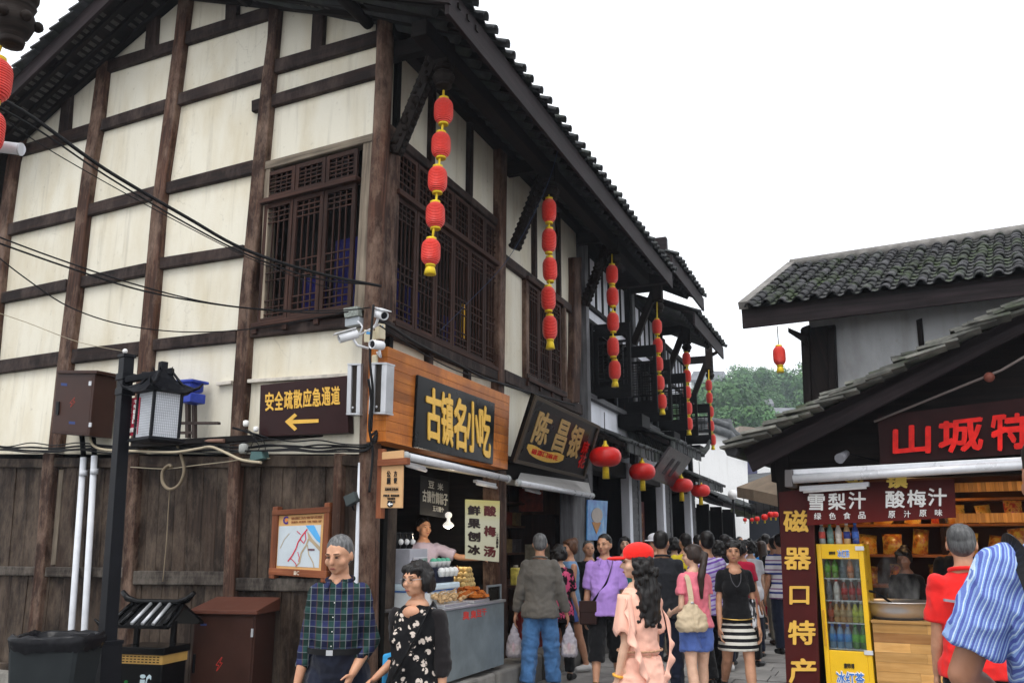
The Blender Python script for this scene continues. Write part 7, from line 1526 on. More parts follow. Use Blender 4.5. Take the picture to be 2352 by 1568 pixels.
    # ---- face marks
    if detail:
        for s in (1, -1):
            e = MB(); e.ball(HP(s * .0185, -.0535, .9375), (h(.0085), h(.0035), h(.0026)), 10, 6, M=Mh @ Matrix.Rotation(R(-s * 12), 3, 'Z')); e.build('eye', EYE, None).parent = t
            e = MB(); cap_(e, HP(s * .009, -.0565, .9500), HP(s * .028, -.0505, .9520), h(.0018), h(.0012), 6); e.build('eyebrow', BROW, None).parent = t
        e = MB(); e.ball(HP(0, -.0575, .8965), (h(.0125), h(.0032), h(.0034)), 10, 6, M=Mh); e.build('lips', LIP, None).parent = t
    # ---- clothing
    cf = topfit * H / 1.65 * 1.0
    if top is not None:
        c = MB(); hemz = hem
        rg = [(x, y, zz, rx + (cf if zz < Z(.75) else .010), ry + (cf if zz < Z(.75) else .012)) for x, y, zz, rx, ry in tr if zz >= Z(hemz) + h(.03) and zz <= Z(.82)]
        lo = [(0, ly(hemz) - bl * .5, Z(hemz), (h(.098) + cf * 1.4) * flare, (h(.070) + cf * 1.4 + bl * .8) * flare)] + ([(0, ly(.52) - bl * .5, Z(.52), h(.096) + cf * 1.3, h(.068) + cf * 1.3 + bl * .8)] if hemz < .49 else [])
        rg = [r for r in lo if True] + [r for r in rg if r[2] > (Z(.54) if hemz < .49 else Z(hemz) + h(.02))]
        loft(c, rg + [(0, ly(.83), Z(.831), h(.054), h(.046))], 24, .96)
        if fem:
            for s in (1, -1): c.ball(V((s * h(.034), ly(.72) - h(.034), Z(.708))), (h(.052) + cf * .6, h(.043) + cf * .6, h(.056)), 12, 8)
        for s in (1, -1):
            j = J[s]; r0 = (.034 if not fem else .029); pass
            if sleeve > 0 and sleevemat is None:
                u = min(1, sleeve); e1 = j['S'] + (j['E'] - j['S']) * u; cap_(c, j['S'] - V((s * h(.006), 0, 0)), e1, h(r0) + .006 + cf * .15, h(r0 - .007 * u) + cf * (.95 if sleeve <= 1 else .6), 14, sleeve <= 1)
                if sleeve > 1: e2 = j['E'] + (j['W'] - j['E']) * (sleeve - 1); cap_(c, j['E'], e2, h(.0255) + cf * .6, h(.0185) + cf * .6, 14, True); cap_(c, j['E'], j['E'] + (e2 - j['E']) * .3, h(.0255) + cf * .6, h(.0245) + cf * .6, 14)
        if sleeve > 0 and sleevemat is not None:
            for s in (1, -1):
                j = J[s]; c2 = MB(); u = min(1, sleeve); cap_(c2, j['S'] - V((s * h(.02), 0, 0)), j['S'] + (j['E'] - j['S']) * .3, h(.030), h(.034), 14); cap_(c2, j['S'], j['S'] + (j['E'] - j['S']) * u, h(.032), h(.037), 14)
                if sleeve > 1: cap_(c2, j['E'], j['E'] + (j['W'] - j['E']) * (sleeve - 1), h(.037), h(.026), 14, True)
                job('sleeve', c2, sleevemat, t, vox, 3, fold, 12, .5, 0, seed)
        job('top', c, top, t, vox * 1.05, 3, fold, 10, .35, 0, seed)
        if collar is not None:
            k = MB()
            for s in (1, -1):
                for i in range(7): a0, a1 = .55 + 2.6 * i / 7, .55 + 2.6 * (i + 1) / 7; P = lambda a: V((s * math.sin(a) * h(.050), ly(.83) - math.cos(a) * h(.050) + h(.002), Z(.833) + h(.016) * (1 - math.cos(a)) * .5)); cap_(k, P(a0), P(a1), h(.0085), h(.0085), 8)
                cap_(k, V((s * h(.026), ly(.8) - h(.050), Z(.835))), V((s * h(.034), ly(.8) - h(.068), Z(.800))), h(.0105), h(.006), 8)
            job('collar', k, collar, t, vox * .8, 3)
    if bottom is not None:
        c = MB(); bf = bfit * H / 1.65
        bw_ = bf if hem > .53 else min(bf, .006)
        loft(c, [(0, 0, Z(.45), h(.070), h(.058))] + [(x, y, zz, rx + bw_, ry + bw_) for x, y, zz, rx, ry in tr[1:3]] + ([(0, ly(.6) - bl, Z(.60), h(.078) + cf + .004, h(.057) + cf + .004 + bl)] if hem > .53 else []), 20)
        for s in (1, -1):
            j = J[s]; u = min(1, leg); e1 = j['H'] + (j['K'] - j['H']) * u; cap_(c, j['H'], e1, h(.054) + bw_, h(.056 - .018 * u) + bf * 1.2, 16, leg <= 1)
            if leg > 1: cap_(c, j['K'], j['K'], h(.037) + bf, h(.037) + bf); e2 = j['K'] + (j['A'] - j['K']) * (leg - 1); cap_(c, j['K'], e2, h(.037) + bf, h(.030) + bf * 1.3, 16, True)
        job('trousers' if leg > 1.3 else 'shorts', c, bottom, t, vox * 1.05, 3, fold * 1.1, 12, .45, 0, seed + 3)
    if skirt is not None:
        m, zlo, w = skirt; c = MB(); loft(c, [(0, 0, Z(zlo), h(w), h(w * .8)), (0, 0, Z((zlo + .5) / 2), h((w + .104) / 2 + .004), h((w * .8 + .078) / 2)), (0, 0, Z(.50), h(.101 if hem < .53 else .113), h(.070 if hem < .53 else .088)), (0, 0, Z(.56), h(.088 if hem < .53 else .098), h(.062 if hem < .53 else .072))], 26); job('skirt', c, m, t, vox * 1.05, 2, fold, 11, .2, 0, seed)
    if shoe is not None:
        for s in (1, -1):
            j = J[s]; c = MB(); cap_(c, j['A'] + V((0, h(.018), -h(.016))), j['A'] + V((s * h(.010), -h(.088), -h(.020))), h(.024), h(.021)); cap_(c, j['A'] + V((0, h(.01), -h(.005))), j['A'] + V((s * h(.006), -h(.055), -h(.016))), h(.025), h(.021)); job('shoe', c, shoe, t, vox, 3)
    # ---- hair
    hm = hmat or H_BLACK
    if hair:
        c = MB()
        if hair in ('short', 'bald', 'crop'):
            k_ = .001 if hair == 'crop' else .0028
            eb(c, 0, .0155, .958, .0468 + k_, .0540 + k_, .0465 + k_); eb(c, 0, .028, .930, .0460 + k_ * .6, .036 + k_, .046)
            for s in (1, -1): eb(c, s * .0415, .016, .945, .0072 + k_ * .4, .024, .028)
        elif hair in ('bob', 'long', 'curly', 'pony', 'bun'):
            eb(c, 0, .012, .957, .0520, .0590, .0500); eb(c, 0, .030, .930, .048, .042, .052)
            for s in (1, -1): eb(c, s * .046, .008, .938, .0085, .032, .036)
            if cap is None:
                for s in (1, -1): eb(c, s * .030, -.026, .974, .020, .020, .016)
            if hair == 'bob':
                for s in (1, -1): eb(c, s * .050, .008, .922, .020, .036, .036); eb(c, s * .040, .030, .912, .024, .030, .034)
                eb(c, 0, .046, .920, .040, .026, .044)
                for i in range(14): a = i * .45; eb(c, math.sin(a) * .054, .022 + math.cos(a) * .040, .93 + .03 * math.sin(i * 2.3), .016, .016, .016)
            if hair in ('long', 'curly'):
                W_ = .052 if hair == 'curly' else .046; lo_ = .70 if hair == 'curly' else .74
                rings = [(0, h(.030) + ly(.9), Z(.955), h(W_ * .9), h(.040)), (0, h(.040) + ly(.88), Z(.88), h(W_ * 1.05), h(.040)), (0, h(.060) + ly(.8), Z(.80), h(W_ * 1.15), h(.034)), (0, h(.070) + ly(.74), Z(lo_), h(W_ * .85), h(.022))]; loft(c, rings, 18)
                for s in (1, -1): cap_(c, HP(s * .046, .0, .93), HP(s * .052, .0, .845), h(.016), h(.018)); 
                if hair == 'curly':
                    rr_ = random.Random(seed)
                    for i in range(70): a = rr_.uniform(-1.9, 1.9); zz = rr_.uniform(lo_ - .02, .93); c.ball(V((math.sin(a) * h(W_ * 1.12), h(.045) + ly(zz) + math.cos(a) * h(.034), Z(zz))), h(rr_.uniform(.008, .017)), 7, 5)
            if hair == 'pony':
                cap_(c, HP(0, .058, .955), HP(0, .085, .93), h(.016), h(.020)); cap_(c, HP(0, .085, .93), V((0, h(.088) + ly(.8), Z(.80))), h(.022), h(.024)); cap_(c, V((0, h(.088) + ly(.8), Z(.80))), V((0, h(.085), Z(.68))), h(.024), h(.010))
            if hair == 'bun': eb(c, 0, .045, .995, .026, .026, .022); eb(c, .008, .055, .978, .020, .020, .018)
        job('hair', c, hm, t, vox * .8, 2, 0, 9, .3, (.0120 if hair in ('curly', 'bob') else .0030) * H / 1.65, seed)
    if cap is not None:
        c = MB(); eb(c, 0, .010, .974, .0600, .0675, .044); eb(c, 0, .010, .958, .0605, .0675, .020); job('cap', c, cap, t, vox, 3)
        if detail: k = MB(); eb(k, 0, -.080, .953, .044, .046, .0085); job('cap_peak', k, cap, t, vox * .55, 2)
    t['_J'] = 0; del t['_J']
    J['t'] = t; J['HP'] = HP; J['Z'] = Z; J['R'] = Matrix.Rotation(R(yaw), 3, 'Z'); J['p'] = p0; J['H'] = H
    J['w'] = lambda v_: p0 + Matrix.Rotation(R(yaw), 3, 'Z') @ V(v_)
    return J
NAVY = cloth('navy_trousers', (.012, .015, .028)); BLACKC = cloth('black_cloth', (.006, .006, .007)); JEANS = cloth('blue_jeans', (.055, .14, .30), .35); DENIM = cloth('denim_shorts', (.09, .15, .42), .25); DKJEAN = cloth('dark_jeans', (.010, .014, .030)); GREYJ = cloth('grey_jacket', (.115, .105, .092), .14); LAV = cloth('lavender_polo', (.42, .25, .66), .08); PEACH = cloth('peach_dress', (.84, .47, .36), .07); REDP = cloth('red_polo', (.68, .018, .016), .08); SHEER = cloth('sheer_black', (.012, .010, .011)); PINK = cloth('pink_blouse', (.68, .17, .22), .12); YELLOW = cloth('yellow_shirt', (.66, .52, .03)); BLUET = cloth('azure_top', (.02, .22, .62)); CRIM = cloth('crimson_capri', (.42, .012, .045)); WHITEC = cloth('white_shirt', (.62, .62, .66)); GREYT = cloth('grey_tee', (.36, .37, .38)); TEAL = cloth('teal_top', (.02, .20, .19)); DKJKT = cloth('charcoal_jacket', (.016, .017, .021)); LBLUE = cloth('light_denim', (.16, .28, .46)); KHAKI = cloth('khaki_trousers', (.26, .23, .18)); REDCAP = cloth('red_cap', (.78, .02, .014), .06); LILAC = cloth('lilac_shirt', (.46, .40, .52))
SHB = flat('black_shoe', (.008, .008, .008), .4); SHT = flat('tan_shoe', (.16, .085, .03), .5); SHW = flat('white_shoe', (.6, .6, .6), .5); SHBR = flat('brown_shoe', (.06, .028, .015), .5)
N1 = .0085
# foreground couple
P1 = person('older man in green and navy plaid shirt walking towards the viewer', 788, 5.6, yaw=-6, H=1.635, skin=0, top=PLAID, sleeve=1.62, hem=.575, topfit=.012, bottom=NAVY, leg=1.95, bfit=.022, shoe=SHB, hair='short', hmat=H_GREY, flare=.9, sh=.092, am=(0, 14, 16, 0), ap=(-8, 18, 52, 24), lm=(16, 6), lp=(-8, 10), head=(-10, 15), belly=.022, vox=N1, detail=1, collar=PLAID, lean=3, fold=.009)
P2 = person('older woman in black top with cream flowers and glasses', 962, 5.35, yaw=-22, H=1.475, fem=True, skin=0, top=FLOWER, sleeve=1.35, hem=.455, topfit=.030, bottom=BLACKC, leg=1.9, bfit=.018, shoe=SHB, hair='bob', am=(-24, 8, 78, -16), ap=(-2, 10, 14, 0), lm=(12, 4), lp=(-8, 8), head=(-14, 6), belly=.022, vox=N1, detail=1, sleevemat=SHEER, fold=.008, sh=.100)
# peach dress
P3 = person('woman in peach ruffled dress and red cap seen from behind', 1462, 5.9, yaw=-138, H=1.555, fem=True, skin=1, top=PEACH, sleeve=.0, hem=.57, topfit=.014, flare=.84, skirt=(PEACH, .26, .170), shoe=SHBR, hair='curly', am=(0, 8, 12, 0), ap=(-4, 10, 18, 0), lm=(8, 4), lp=(-8, 8), head=(44, 2), vox=N1, detail=1, cap=REDCAP, fold=.010)
# right edge
P4 = person('man in red polo shirt seen from behind near the fridge', 2208, 5.5, yaw=163, H=1.685, skin=0, top=REDP, sleeve=.75, hem=.475, topfit=.026, bottom=BLACKC, leg=1.9, bfit=.016, shoe=SHB, hair='crop', hmat=H_SALT, am=(26, 8, 24, 0), ap=(4, 6, 14, 0), lm=(8, 4), lp=(-6, 6), head=(-10, 4), belly=.02, vox=N1, detail=1, collar=REDP, fold=.008)
P5 = person('man in blue striped short-sleeved shirt cut by the right edge', 2452, 2.6, yaw=172, H=1.90, ow=1, skin=2, top=BSTRIPE, sleeve=.74, hem=.46, topfit=.026, bottom=NAVY, leg=1.9, shoe=SHB, hair='short', am=(4, 10, 26, 4), ap=(12, 20, 46, 60), lm=(6, 4), lp=(-6, 6), head=(0, 4), belly=.03, vox=.0075, detail=0, fold=.010, collar=BSTRIPE, sh=.108)
# middle group
P6 = person('grey-haired man in grey jacket and blue jeans seen from behind', 1240, 10.2, yaw=172, H=1.675, skin=0, top=GREYJ, sleeve=1.92, hem=.455, topfit=.034, bottom=JEANS, leg=1.95, bfit=.026, shoe=SHBR, hair='crop', hmat=H_GREY, am=(4, 22, 14, 0), ap=(2, 22, 10, 0), lm=(6, 6, 4), lp=(-4, 4, 4), head=(10, 4), vox=.011, detail=0, collar=GREYJ, fold=.010)
P7 = person('stout man in lavender polo with black shoulder strap', 1388, 10.5, yaw=-10, H=1.705, skin=0, top=LAV, sleeve=.88, hem=.47, topfit=.026, bottom=BLACKC, leg=1.45, bfit=.03, shoe=SHT, hair='short', am=(-2, 14, 10, 2), ap=(4, 14, 14, 0), lm=(20, 4), lp=(-12, 14), head=(-18, 4), belly=.05, vox=.011, detail=1, collar=LAV, fold=.008)
P8 = person('woman in pink blouse and blue shorts with long ponytail', 1590, 8.9, yaw=-162, H=1.56, fem=True, skin=1, top=PINK, sleeve=.55, hem=.50, topfit=.022, bottom=DENIM, leg=.62, bfit=.03, shoe=SHW, hair='pony', hmat=H_DARKB, am=(4, 8, 10, 0), ap=(-6, 12, 80, 10), lm=(10, 6), lp=(-8, 6), head=(44, 4), vox=.011, detail=1, fold=.010)
P9 = person('woman in black top and striped skirt walking towards the viewer', 1682, 9.2, yaw=-6, H=1.60, fem=True, skin=0, top=BLACKC, sleeve=.62, hem=.50, topfit=.012, skirt=(SKIRT, .335, .125), shoe=SHB, hair='bun', am=(2, 12, 16, 4), ap=(0, 15, 6, 0), lm=(-16, 30), lp=(10, 2), head=(-4, 3), vox=.0095, detail=1, fold=.005)
P10 = person('man in charcoal jacket and dark jeans seen from behind', 1520, 10.0, yaw=168, H=1.70, skin=0, top=DKJKT, sleeve=1.9, hem=.455, topfit=.034, bottom=DKJEAN, leg=1.95, bfit=.02, shoe=SHB, hair='short', am=(8, 10, 20, 0), ap=(4, 12, 14, 0), lm=(8, 4), lp=(-8, 8), head=(-20, 2), vox=.012, collar=DKJKT, fold=.009)
P11 = person('man in purple and white striped shirt behind the ponytail woman', 1622, 10.4, yaw=190, H=1.71, skin=0, top=PURPLE, sleeve=.8, hem=.46, topfit=.026, bottom=BLACKC, leg=1.95, bfit=.02, shoe=SHB, hair='short', lm=(12, 4), lp=(-12, 12), am=(6, 12, 12, 0), ap=(4, 12, 12, 0), vox=.012)
P12 = person('woman in black top with pink print beside the grey jacket', 1284, 10.9, yaw=160, H=1.55, fem=True, skin=1, top=PINKB, sleeve=.8, hem=.42, topfit=.020, bottom=BLACKC, leg=1.9, shoe=SHB, hair='bob', ap=(4, 10, 20, 0), am=(6, 12, 20, 0), vox=.013)
P13 = person('woman with bun in sleeveless light denim top and shorts', 1308, 11.6, yaw=-70, H=1.62, fem=True, skin=0, top=LBLUE, sleeve=.0, hem=.49, topfit=.014, bottom=DENIM, leg=.55, bfit=.022, shoe=SHW, hair='bun', hmat=H_BROWN, am=(10, 8, 40, 6), ap=(6, 8, 30, 0), lm=(8, 4), lp=(-10, 6), vox=.013)
P14 = person('balding man half hidden behind the lavender polo', 1352, 12.4, yaw=10, H=1.60, skin=0, top=BLACKC, sleeve=1.8, hem=.46, bottom=BLACKC, shoe=SHB, hair='crop', hmat=H_SALT, vox=.014, detail=1)
P15 = person('long-haired woman in teal cardigan standing at a shop door', 1435, 13.4, yaw=-4, H=1.66, fem=True, skin=1, top=TEAL, sleeve=1.7, hem=.46, bottom=BLACKC, shoe=SHB, hair='long', vox=.013, detail=1)
P16 = person('man in grey tee and white cap facing the shops', 1503, 12.6, yaw=-40, H=1.68, skin=0, top=GREYT, sleeve=.8, hem=.46, topfit=.02, bottom=KHAKI, shoe=SHB, hair='crop', vox=.013, cap=WHITEC, detail=1)
P17 = person('man in bright yellow shirt with dark strap seen from behind', 1573, 12.8, yaw=170, H=1.70, skin=0, top=YELLOW, sleeve=.8, hem=.46, topfit=.022, bottom=NAVY, shoe=SHB, hair='short', head=(30, 0), vox=.013)
P18 = person('girl in pale striped blouse behind the purple striped shirt', 1648, 11.6, yaw=175, H=1.60, fem=True, skin=1, top=WHITEC, sleeve=.7, hem=.46, topfit=.02, bottom=DKJEAN, shoe=SHW, hair='bob', vox=.014)
P19 = person('woman in azure top and crimson capris with long hair', 1748, 15.6, yaw=184, H=1.60, fem=True, skin=1, top=BLUET, sleeve=.2, hem=.50, topfit=.012, bottom=CRIM, leg=1.2, bfit=.010, shoe=SHB, hair='long', hmat=H_DARKB, am=(6, 8, 10, 0), ap=(10, 10, 60, 10), lm=(6, 4), lp=(-5, 6), vox=.013)
P20 = person('man in navy and white striped tee beside the maroon board', 1790, 13.4, yaw=186, H=1.70, skin=0, top=NSTRIPE, sleeve=.75, hem=.45, topfit=.022, bottom=DKJEAN, leg=1.95, bfit=.018, shoe=SHB, hair='short', am=(2, 10, 14, 0), ap=(2, 12, 14, 0), lm=(5, 4), lp=(-4, 4), vox=.013)
P21 = person('woman in white and pink tee with one arm raised in the crowd', 1722, 14.2, yaw=170, H=1.60, fem=True, skin=1, top=WHITEC, sleeve=.6, hem=.46, topfit=.018, bottom=BLACKC, shoe=SHB, hair='bob', ap=(60, 20, 80, 20), vox=.014)
P22 = person('man in khaki trousers standing beside the striped tee', 1776, 14.6, yaw=190, H=1.66, skin=0, top=BLACKC, sleeve=.8, hem=.46, bottom=KHAKI, leg=1.95, bfit=.02, shoe=SHBR, hair='short', vox=.014)
crowd = [('dark-haired person in maroon top in the crowd behind the black top', 1700, 12.0, 175, 1.62, True, CRIM, 'bob'), ('dark-haired man in black shirt deep in the crowd', 1664, 13.6, 165, 1.70, False, BLACKC, 'short'), ('man in white shirt facing the viewer near the maroon board', 1782, 18.5, 0, 1.72, False, WHITEC, 'short'), ('person in pale lilac top near the lane entrance', 1712, 17.5, 180, 1.64, True, LILAC, 'bob'), ('tall dark-haired man beyond the azure top', 1760, 17.0, 170, 1.74, False, BLACKC, 'short'), ('dark-haired woman in grey top left of the lane', 1690, 19.5, 185, 1.62, True, GREYT, 'long'), ('bald man deep in the lane facing the viewer', 1700, 24, 5, 1.74, False, NAVY, 'crop'), ('woman in light denim far down the lane', 1732, 22, 178, 1.62, True, LBLUE, 'bob'), ('man in dark jacket far down the lane', 1748, 25, 182, 1.72, False, DKJKT, 'short'), ('woman in pink top far down the lane', 1768, 24, 175, 1.60, True, PINK, 'bob'), ('man in white tee at the far end of the lane', 1722, 29, 180, 1.72, False, WHITEC, 'short'), ('man in navy top at the far end of the lane', 1742, 31, 180, 1.70, False, NAVY, 'short'), ('woman in teal at the far end of the lane', 1762, 30, 180, 1.62, True, TEAL, 'long'), ('dark-haired person in pink print between yellow shirt and grey tee', 1548, 13.8, 175, 1.66, True, PINKB, 'bob'), ('dark-haired man behind the yellow shirt', 1604, 14.5, 178, 1.70, False, BLACKC, 'short'), ('woman in grey behind the charcoal jacket', 1535, 15.0, 180, 1.58, True, GREYT, 'bob'), ('man in dark shirt in the crowd left of the lane', 1675, 16.5, 180, 1.68, False, DKJKT, 'short'), ('dark-haired woman in red far left of the lane', 1706, 21, 180, 1.60, True, REDP, 'bob'), ('small child in white top beside the azure woman', 1722, 13.0, 180, 1.18, True, WHITEC, 'bob'), ('woman in black at the middle of the lane', 1780, 21, 182, 1.62, True, BLACKC, 'long'), ('man with grey hair at the lane entrance', 1690, 26, 180, 1.70, False, KHAKI, 'crop')]
for k, (lab, px, d, yw, hh, fm, tp, hr) in enumerate(crowd): person(lab, px, d, yaw=yw + (k * 37 % 60) - 30, head=((k * 53 % 70) - 35, (k % 3) * 5), H=hh, fem=fm, skin=k % 2, top=tp, sleeve=.7, hem=.46, topfit=.02, bottom=(BLACKC, NAVY, DKJEAN, KHAKI)[k % 4], leg=1.9, shoe=SHB, hair=hr, hmat=H_SALT if 'grey hair' in lab or 'bald' in lab else H_BLACK, am=(6 + k % 3 * 8, 8, 14 + k % 4 * 12, 0), ap=(4, 10, 12 + k % 5 * 10, 0), lm=(12, 4), lp=(-12, 12), vox=.018, hand=False, fold=.006)
# vendors
vs = F.px(972, 1250, -.75)
P30 = person('stall vendor in lilac shirt stretching one arm over the food', 0, 0, ow=1, yaw=12, H=1.66, skin=0, top=LILAC, sleeve=.8, hem=.46, topfit=.02, bottom=NAVY, shoe=SHB, hair='short', am=(10, 10, 30, 0), ap=(40, 62, 20, -20), head=(24, 4), vox=.012, detail=1, loc=(vs.x, vs.y, .2), group='stall vendors')
v1, v2 = S.w(1.02, 0, -1.25), S.w(1.52, 0, -1.15)
person('shop worker in dark clothes bending behind the steaming basin', 1, 0, yaw=-30, H=1.52, fem=True, skin=2, top=BLACKC, sleeve=1.2, hem=.45, bottom=BLACKC, shoe=SHB, hair='bun', am=(24, 8, 30, 8), ap=(24, 8, 40, 8), lean=8, head=(-10, 14), vox=.013, loc=v1, group='shop workers')
person('shop worker in black tee with folded arms behind the counter', 2, 0, yaw=-28, H=1.74, skin=2, top=BLACKC, sleeve=.7, hem=.45, bottom=BLACKC, shoe=SHB, hair='short', am=(14, 8, 84, 46), ap=(14, 8, 80, 44), vox=.013, loc=v2, group='shop workers')
# ------------------------------------------------------------------ things people wear and carry
def wl(J, pts, r, m, name, lab=None, k=8, cat=None):
    P = smooth([J['w'](p) for p in pts], 5)
    if cat is None:
        mb = MB().tube([V(p) for p in smooth([V(q) for q in pts], 5)], r, k); me = mb.mesh(name, m); return link(name, me, J['t'])
    return tag(MB().tube(P, r, k).build(name, m), lab, cat)
def strap(J, pts, w, m, name='strap', parent=None, th=.004):
    """flat band through local points; each point (x,y,z) with band width along side vector"""
    P = smooth([V(p) for p in pts], 6); mb = MB(); n = len(P); c0 = V((0, 0, 0))
    for i, p in enumerate(P):
        d = (P[min(i + 1, n - 1)] - P[max(i - 1, 0)]).normalized(); out = V((p.x * .6, p.y, 0)); out = out.normalized() if out.length > 1e-4 else V((0, -1, 0)); sd = d.cross(out).normalized() * w / 2; o2 = out * th
        mb.v += [p - sd, p + sd, p + sd + o2, p - sd + o2]
        if i:
            b = 4 * (i - 1)
            for k in range(4): k2 = (k + 1) % 4; mb.face([b + k, b + k2, b + 4 + k2, b + 4 + k])
    mb.face([0, 1, 2, 3]); b = 4 * (n - 1); mb.face([b + 3, b + 2, b + 1, b])
    return link(name, mb.mesh(name, m), parent or J['t'])
def bag_blob(name, lab, cat, J, c, size, m, yaw=0, fold=.01, taper=.8):
    t = thing(name, lab, cat, J['w'](c)); t.rotation_euler = (0, 0, J['t'].rotation_euler.z + R(yaw)); mb = MB(); a, b, h_ = size
    loft(mb, [(0, 0, -h_, a * .9, b), (0, 0, -h_ * .8, a, b * 1.05), (0, 0, -h_ * .35, a * (1 + taper) / 2, b * .9), (0, 0, 0, a * taper, b * .45)], 20, .7); job('bag', mb, m, t, .009, 3, fold, 16, .6, 0, 5); return t
def loc_of(J, s, k): return J[s][k]
LEATH = flat('black_leather', (.010, .010, .011), .4, var=.2); BRLE = flat('brown_leather', (.030, .014, .012), .4); CREAML = flat('cream_leather', (.50, .40, .27), .5, var=.12); SKYB = flat('sky_blue_vinyl', (.05, .32, .62), .4); GOLDM = flat('gold_metal', (.65, .42, .12), .3, .8)
H1 = P1['H']; Z1 = P1['Z']
# belt, buckle and buttons of the plaid man
mb = MB(); pts = []
for i in range(29): a = 2 * math.pi * i / 28; pts.append(V((math.sin(a) * (H1 * .086 + .038), -math.cos(a) * (H1 * .062 + .057) - .020, Z1(.590))))
strap(P1, pts, .034, LEATH, 'belt'); mb = MB().box((0.0, -(H1 * .061 + .080), Z1(.588)), (.04, .008, .030)); link('buckle', mb.mesh('buckle', SILV), P1['t'])
for k in range(4): link('button', MB().ball((.004, -(.150 + .006 * k - .012 * (k == 0)), Z1(.76 - .05 * k)), (.0035, .003, .0035), 8, 6).mesh('button', WHCH), P1['t'])
link('open_neck', MB().ball((0, -.070, Z1(.816)), (.032, .044, .055), 12, 8).mesh('open_neck', SKINS[0]), P1['t'])
link('neckline', MB().ball((0, -.060, P2['Z'](.806)), (.062, .040, .042), 14, 10).mesh('neckline', SKINS[0]), P2['t'])
# glasses, necklace line, bag and strap of the flowered woman
HPf = P2['HP']
for s in (1, -1):
    ring = [HPf(s * .0195 + .0150 * math.cos(a * .4488), -.062, .9365 + .0115 * math.sin(a * .4488)) for a in range(15)]; link('spectacle_rim', MB().tube(ring, .0010, 6, cap=False).mesh('rim', flat('spectacle_metal', (.25, .22, .2), .3, .6)), P2['t'])
    link('spectacle_arm', MB().tube([HPf(s * .034, -.060, .939), HPf(s * .050, -.02, .938), HPf(s * .050, .012, .936)], .0014, 5).mesh('arm', SILV), P2['t'])
link('spectacle_bridge', MB().tube([HPf(-.005, -.062, .939), HPf(0, -.066, .941), HPf(.005, -.062, .939)], .0014, 5).mesh('bridge', SILV), P2['t'])
Z2 = P2['Z']; sb = thing('black_shoulder_bag', 'black shoulder bag on a long strap across the flowered top', 'bag', P2['w']((-.16, -.20, Z2(.46)))); sb.rotation_euler = P2['t'].rotation_euler
c0 = V((-.14, -.19, Z2(.50)))
strap(P2, [V(p) - c0 for p in ((.10, .05, Z2(.825)), (.105, -.02, Z2(.838)), (.10, -.10, Z2(.79)), (.06, -.165, Z2(.70)), (-.02, -.19, Z2(.60)), (-.10, -.20, Z2(.52)))], .035, LEATH, 'strap', sb); sb.location = P2['w'](c0)
mb = MB(); loft(mb, [(0, 0, -.30, .16, .045), (0, 0, -.26, .175, .055), (0, 0, -.1, .165, .05), (0, 0, .02, .15, .02)], 20, .6); job('bag', mb, LEATH, sb, .01, 3, .006, 14, .5)
bb_ = thing('blue_umbrella_bag', 'sky blue folded bag hung from the arm between the couple', 'bag', P2['w']((-.20, .06, Z2(.5)))); bb_.rotation_euler = P2['t'].rotation_euler; mb = MB(); mb.prism([(-.05, -.03, -.28), (.04, -.03, -.30), (.035, -.03, .22), (-.045, -.03, .20)], (0, .05, 0)); bevel(link('bag', mb.mesh('bag', SKYB), bb_), .012); strap(P2, [(0, 0, .2), (.02, .02, .34), (.07, .0, .44)], .02, SKYB, 'handle', bb_)
# peach dress: flounces, belt, bracelet
Z3 = P3['Z']; H3 = P3['H']
def flounce(s, y0):
    mb = MB(); n = 60; rows = 5; path = smooth([V((s * .15, .03 * y0, Z3(.80))), V((s * .175, .07 * y0, Z3(.70))), V((s * .15, .115 * y0, Z3(.60))), V((s * .10, .125 * y0, Z3(.52))), V((s * .05, .125 * y0, Z3(.47)))], 15)
    for i, p in enumerate(path):
        ph = i * .55 + .8 * math.sin(i * .21); w = .022 + .022 * min(1, i / 20) + .008 * math.sin(i * .37)
        for r_ in range(rows):
            q = r_ / (rows - 1); mb.v.append(p + V((s * q * w * .9, y0 * .014 * q * math.sin(ph) + .01 * y0, -q * w * .8 + .008 * q * math.cos(ph * .9))))
    for i in range(len(path) - 1):
        for r_ in range(rows - 1): k = i * rows + r_; mb.face([k, k + 1, k + rows + 1, k + rows], None, 0, True)
    o = link('flounce', mb.mesh('flounce', PEACH), P3['t']); m = o.modifiers.new('s', 'SOLIDIFY'); m.thickness = .004; return o
for s in (1, -1): flounce(s, 1)
for s in (1, -1):
    j = P3[s]; mb = MB(); a, b = j['S'] + V((0, 0, .03)), j['S'] + (j['E'] - j['S']) * .78
    rings = 9; n = 22
    for i in range(rings):
        t_ = i / (rings - 1); c = lerp(a, b, t_); r_ = .048 + .032 * t_
        for k in range(n): an = 2 * math.pi * k / n; w = 1 + .09 * t_ * math.sin(an * 5 + s); mb.v.append(c + V((math.cos(an) * r_ * w * .85, math.sin(an) * r_ * w, .02 * t_ * math.sin(an * 4))))
    for i in range(rings - 1):
        for k in range(n): kk = (k + 1) % n; mb.face([i * n + k, i * n + kk, (i + 1) * n + kk, (i + 1) * n + k], None, 0, True)
    o = link('cape_sleeve', mb.mesh('cape_sleeve', PEACH), P3['t']); m = o.modifiers.new('s', 'SOLIDIFY'); m.thickness = .004
pts = [V((math.sin(a) * .165, math.cos(a) * .125, Z3(.585))) for a in [2 * math.pi * i / 28 for i in range(29)]]
link('beaded_belt', MB().tube(pts, .007, 6, cap=False).mesh('belt', flat('bead_belt', (.45, .26, .16), .4, var=.5, scale=90)), P3['t'])
w = P3[1]['W'] - P3[1]['f'] * .03; f = P3[1]['f'].normalized(); a_ = f.orthogonal().normalized(); b_ = f.cross(a_)
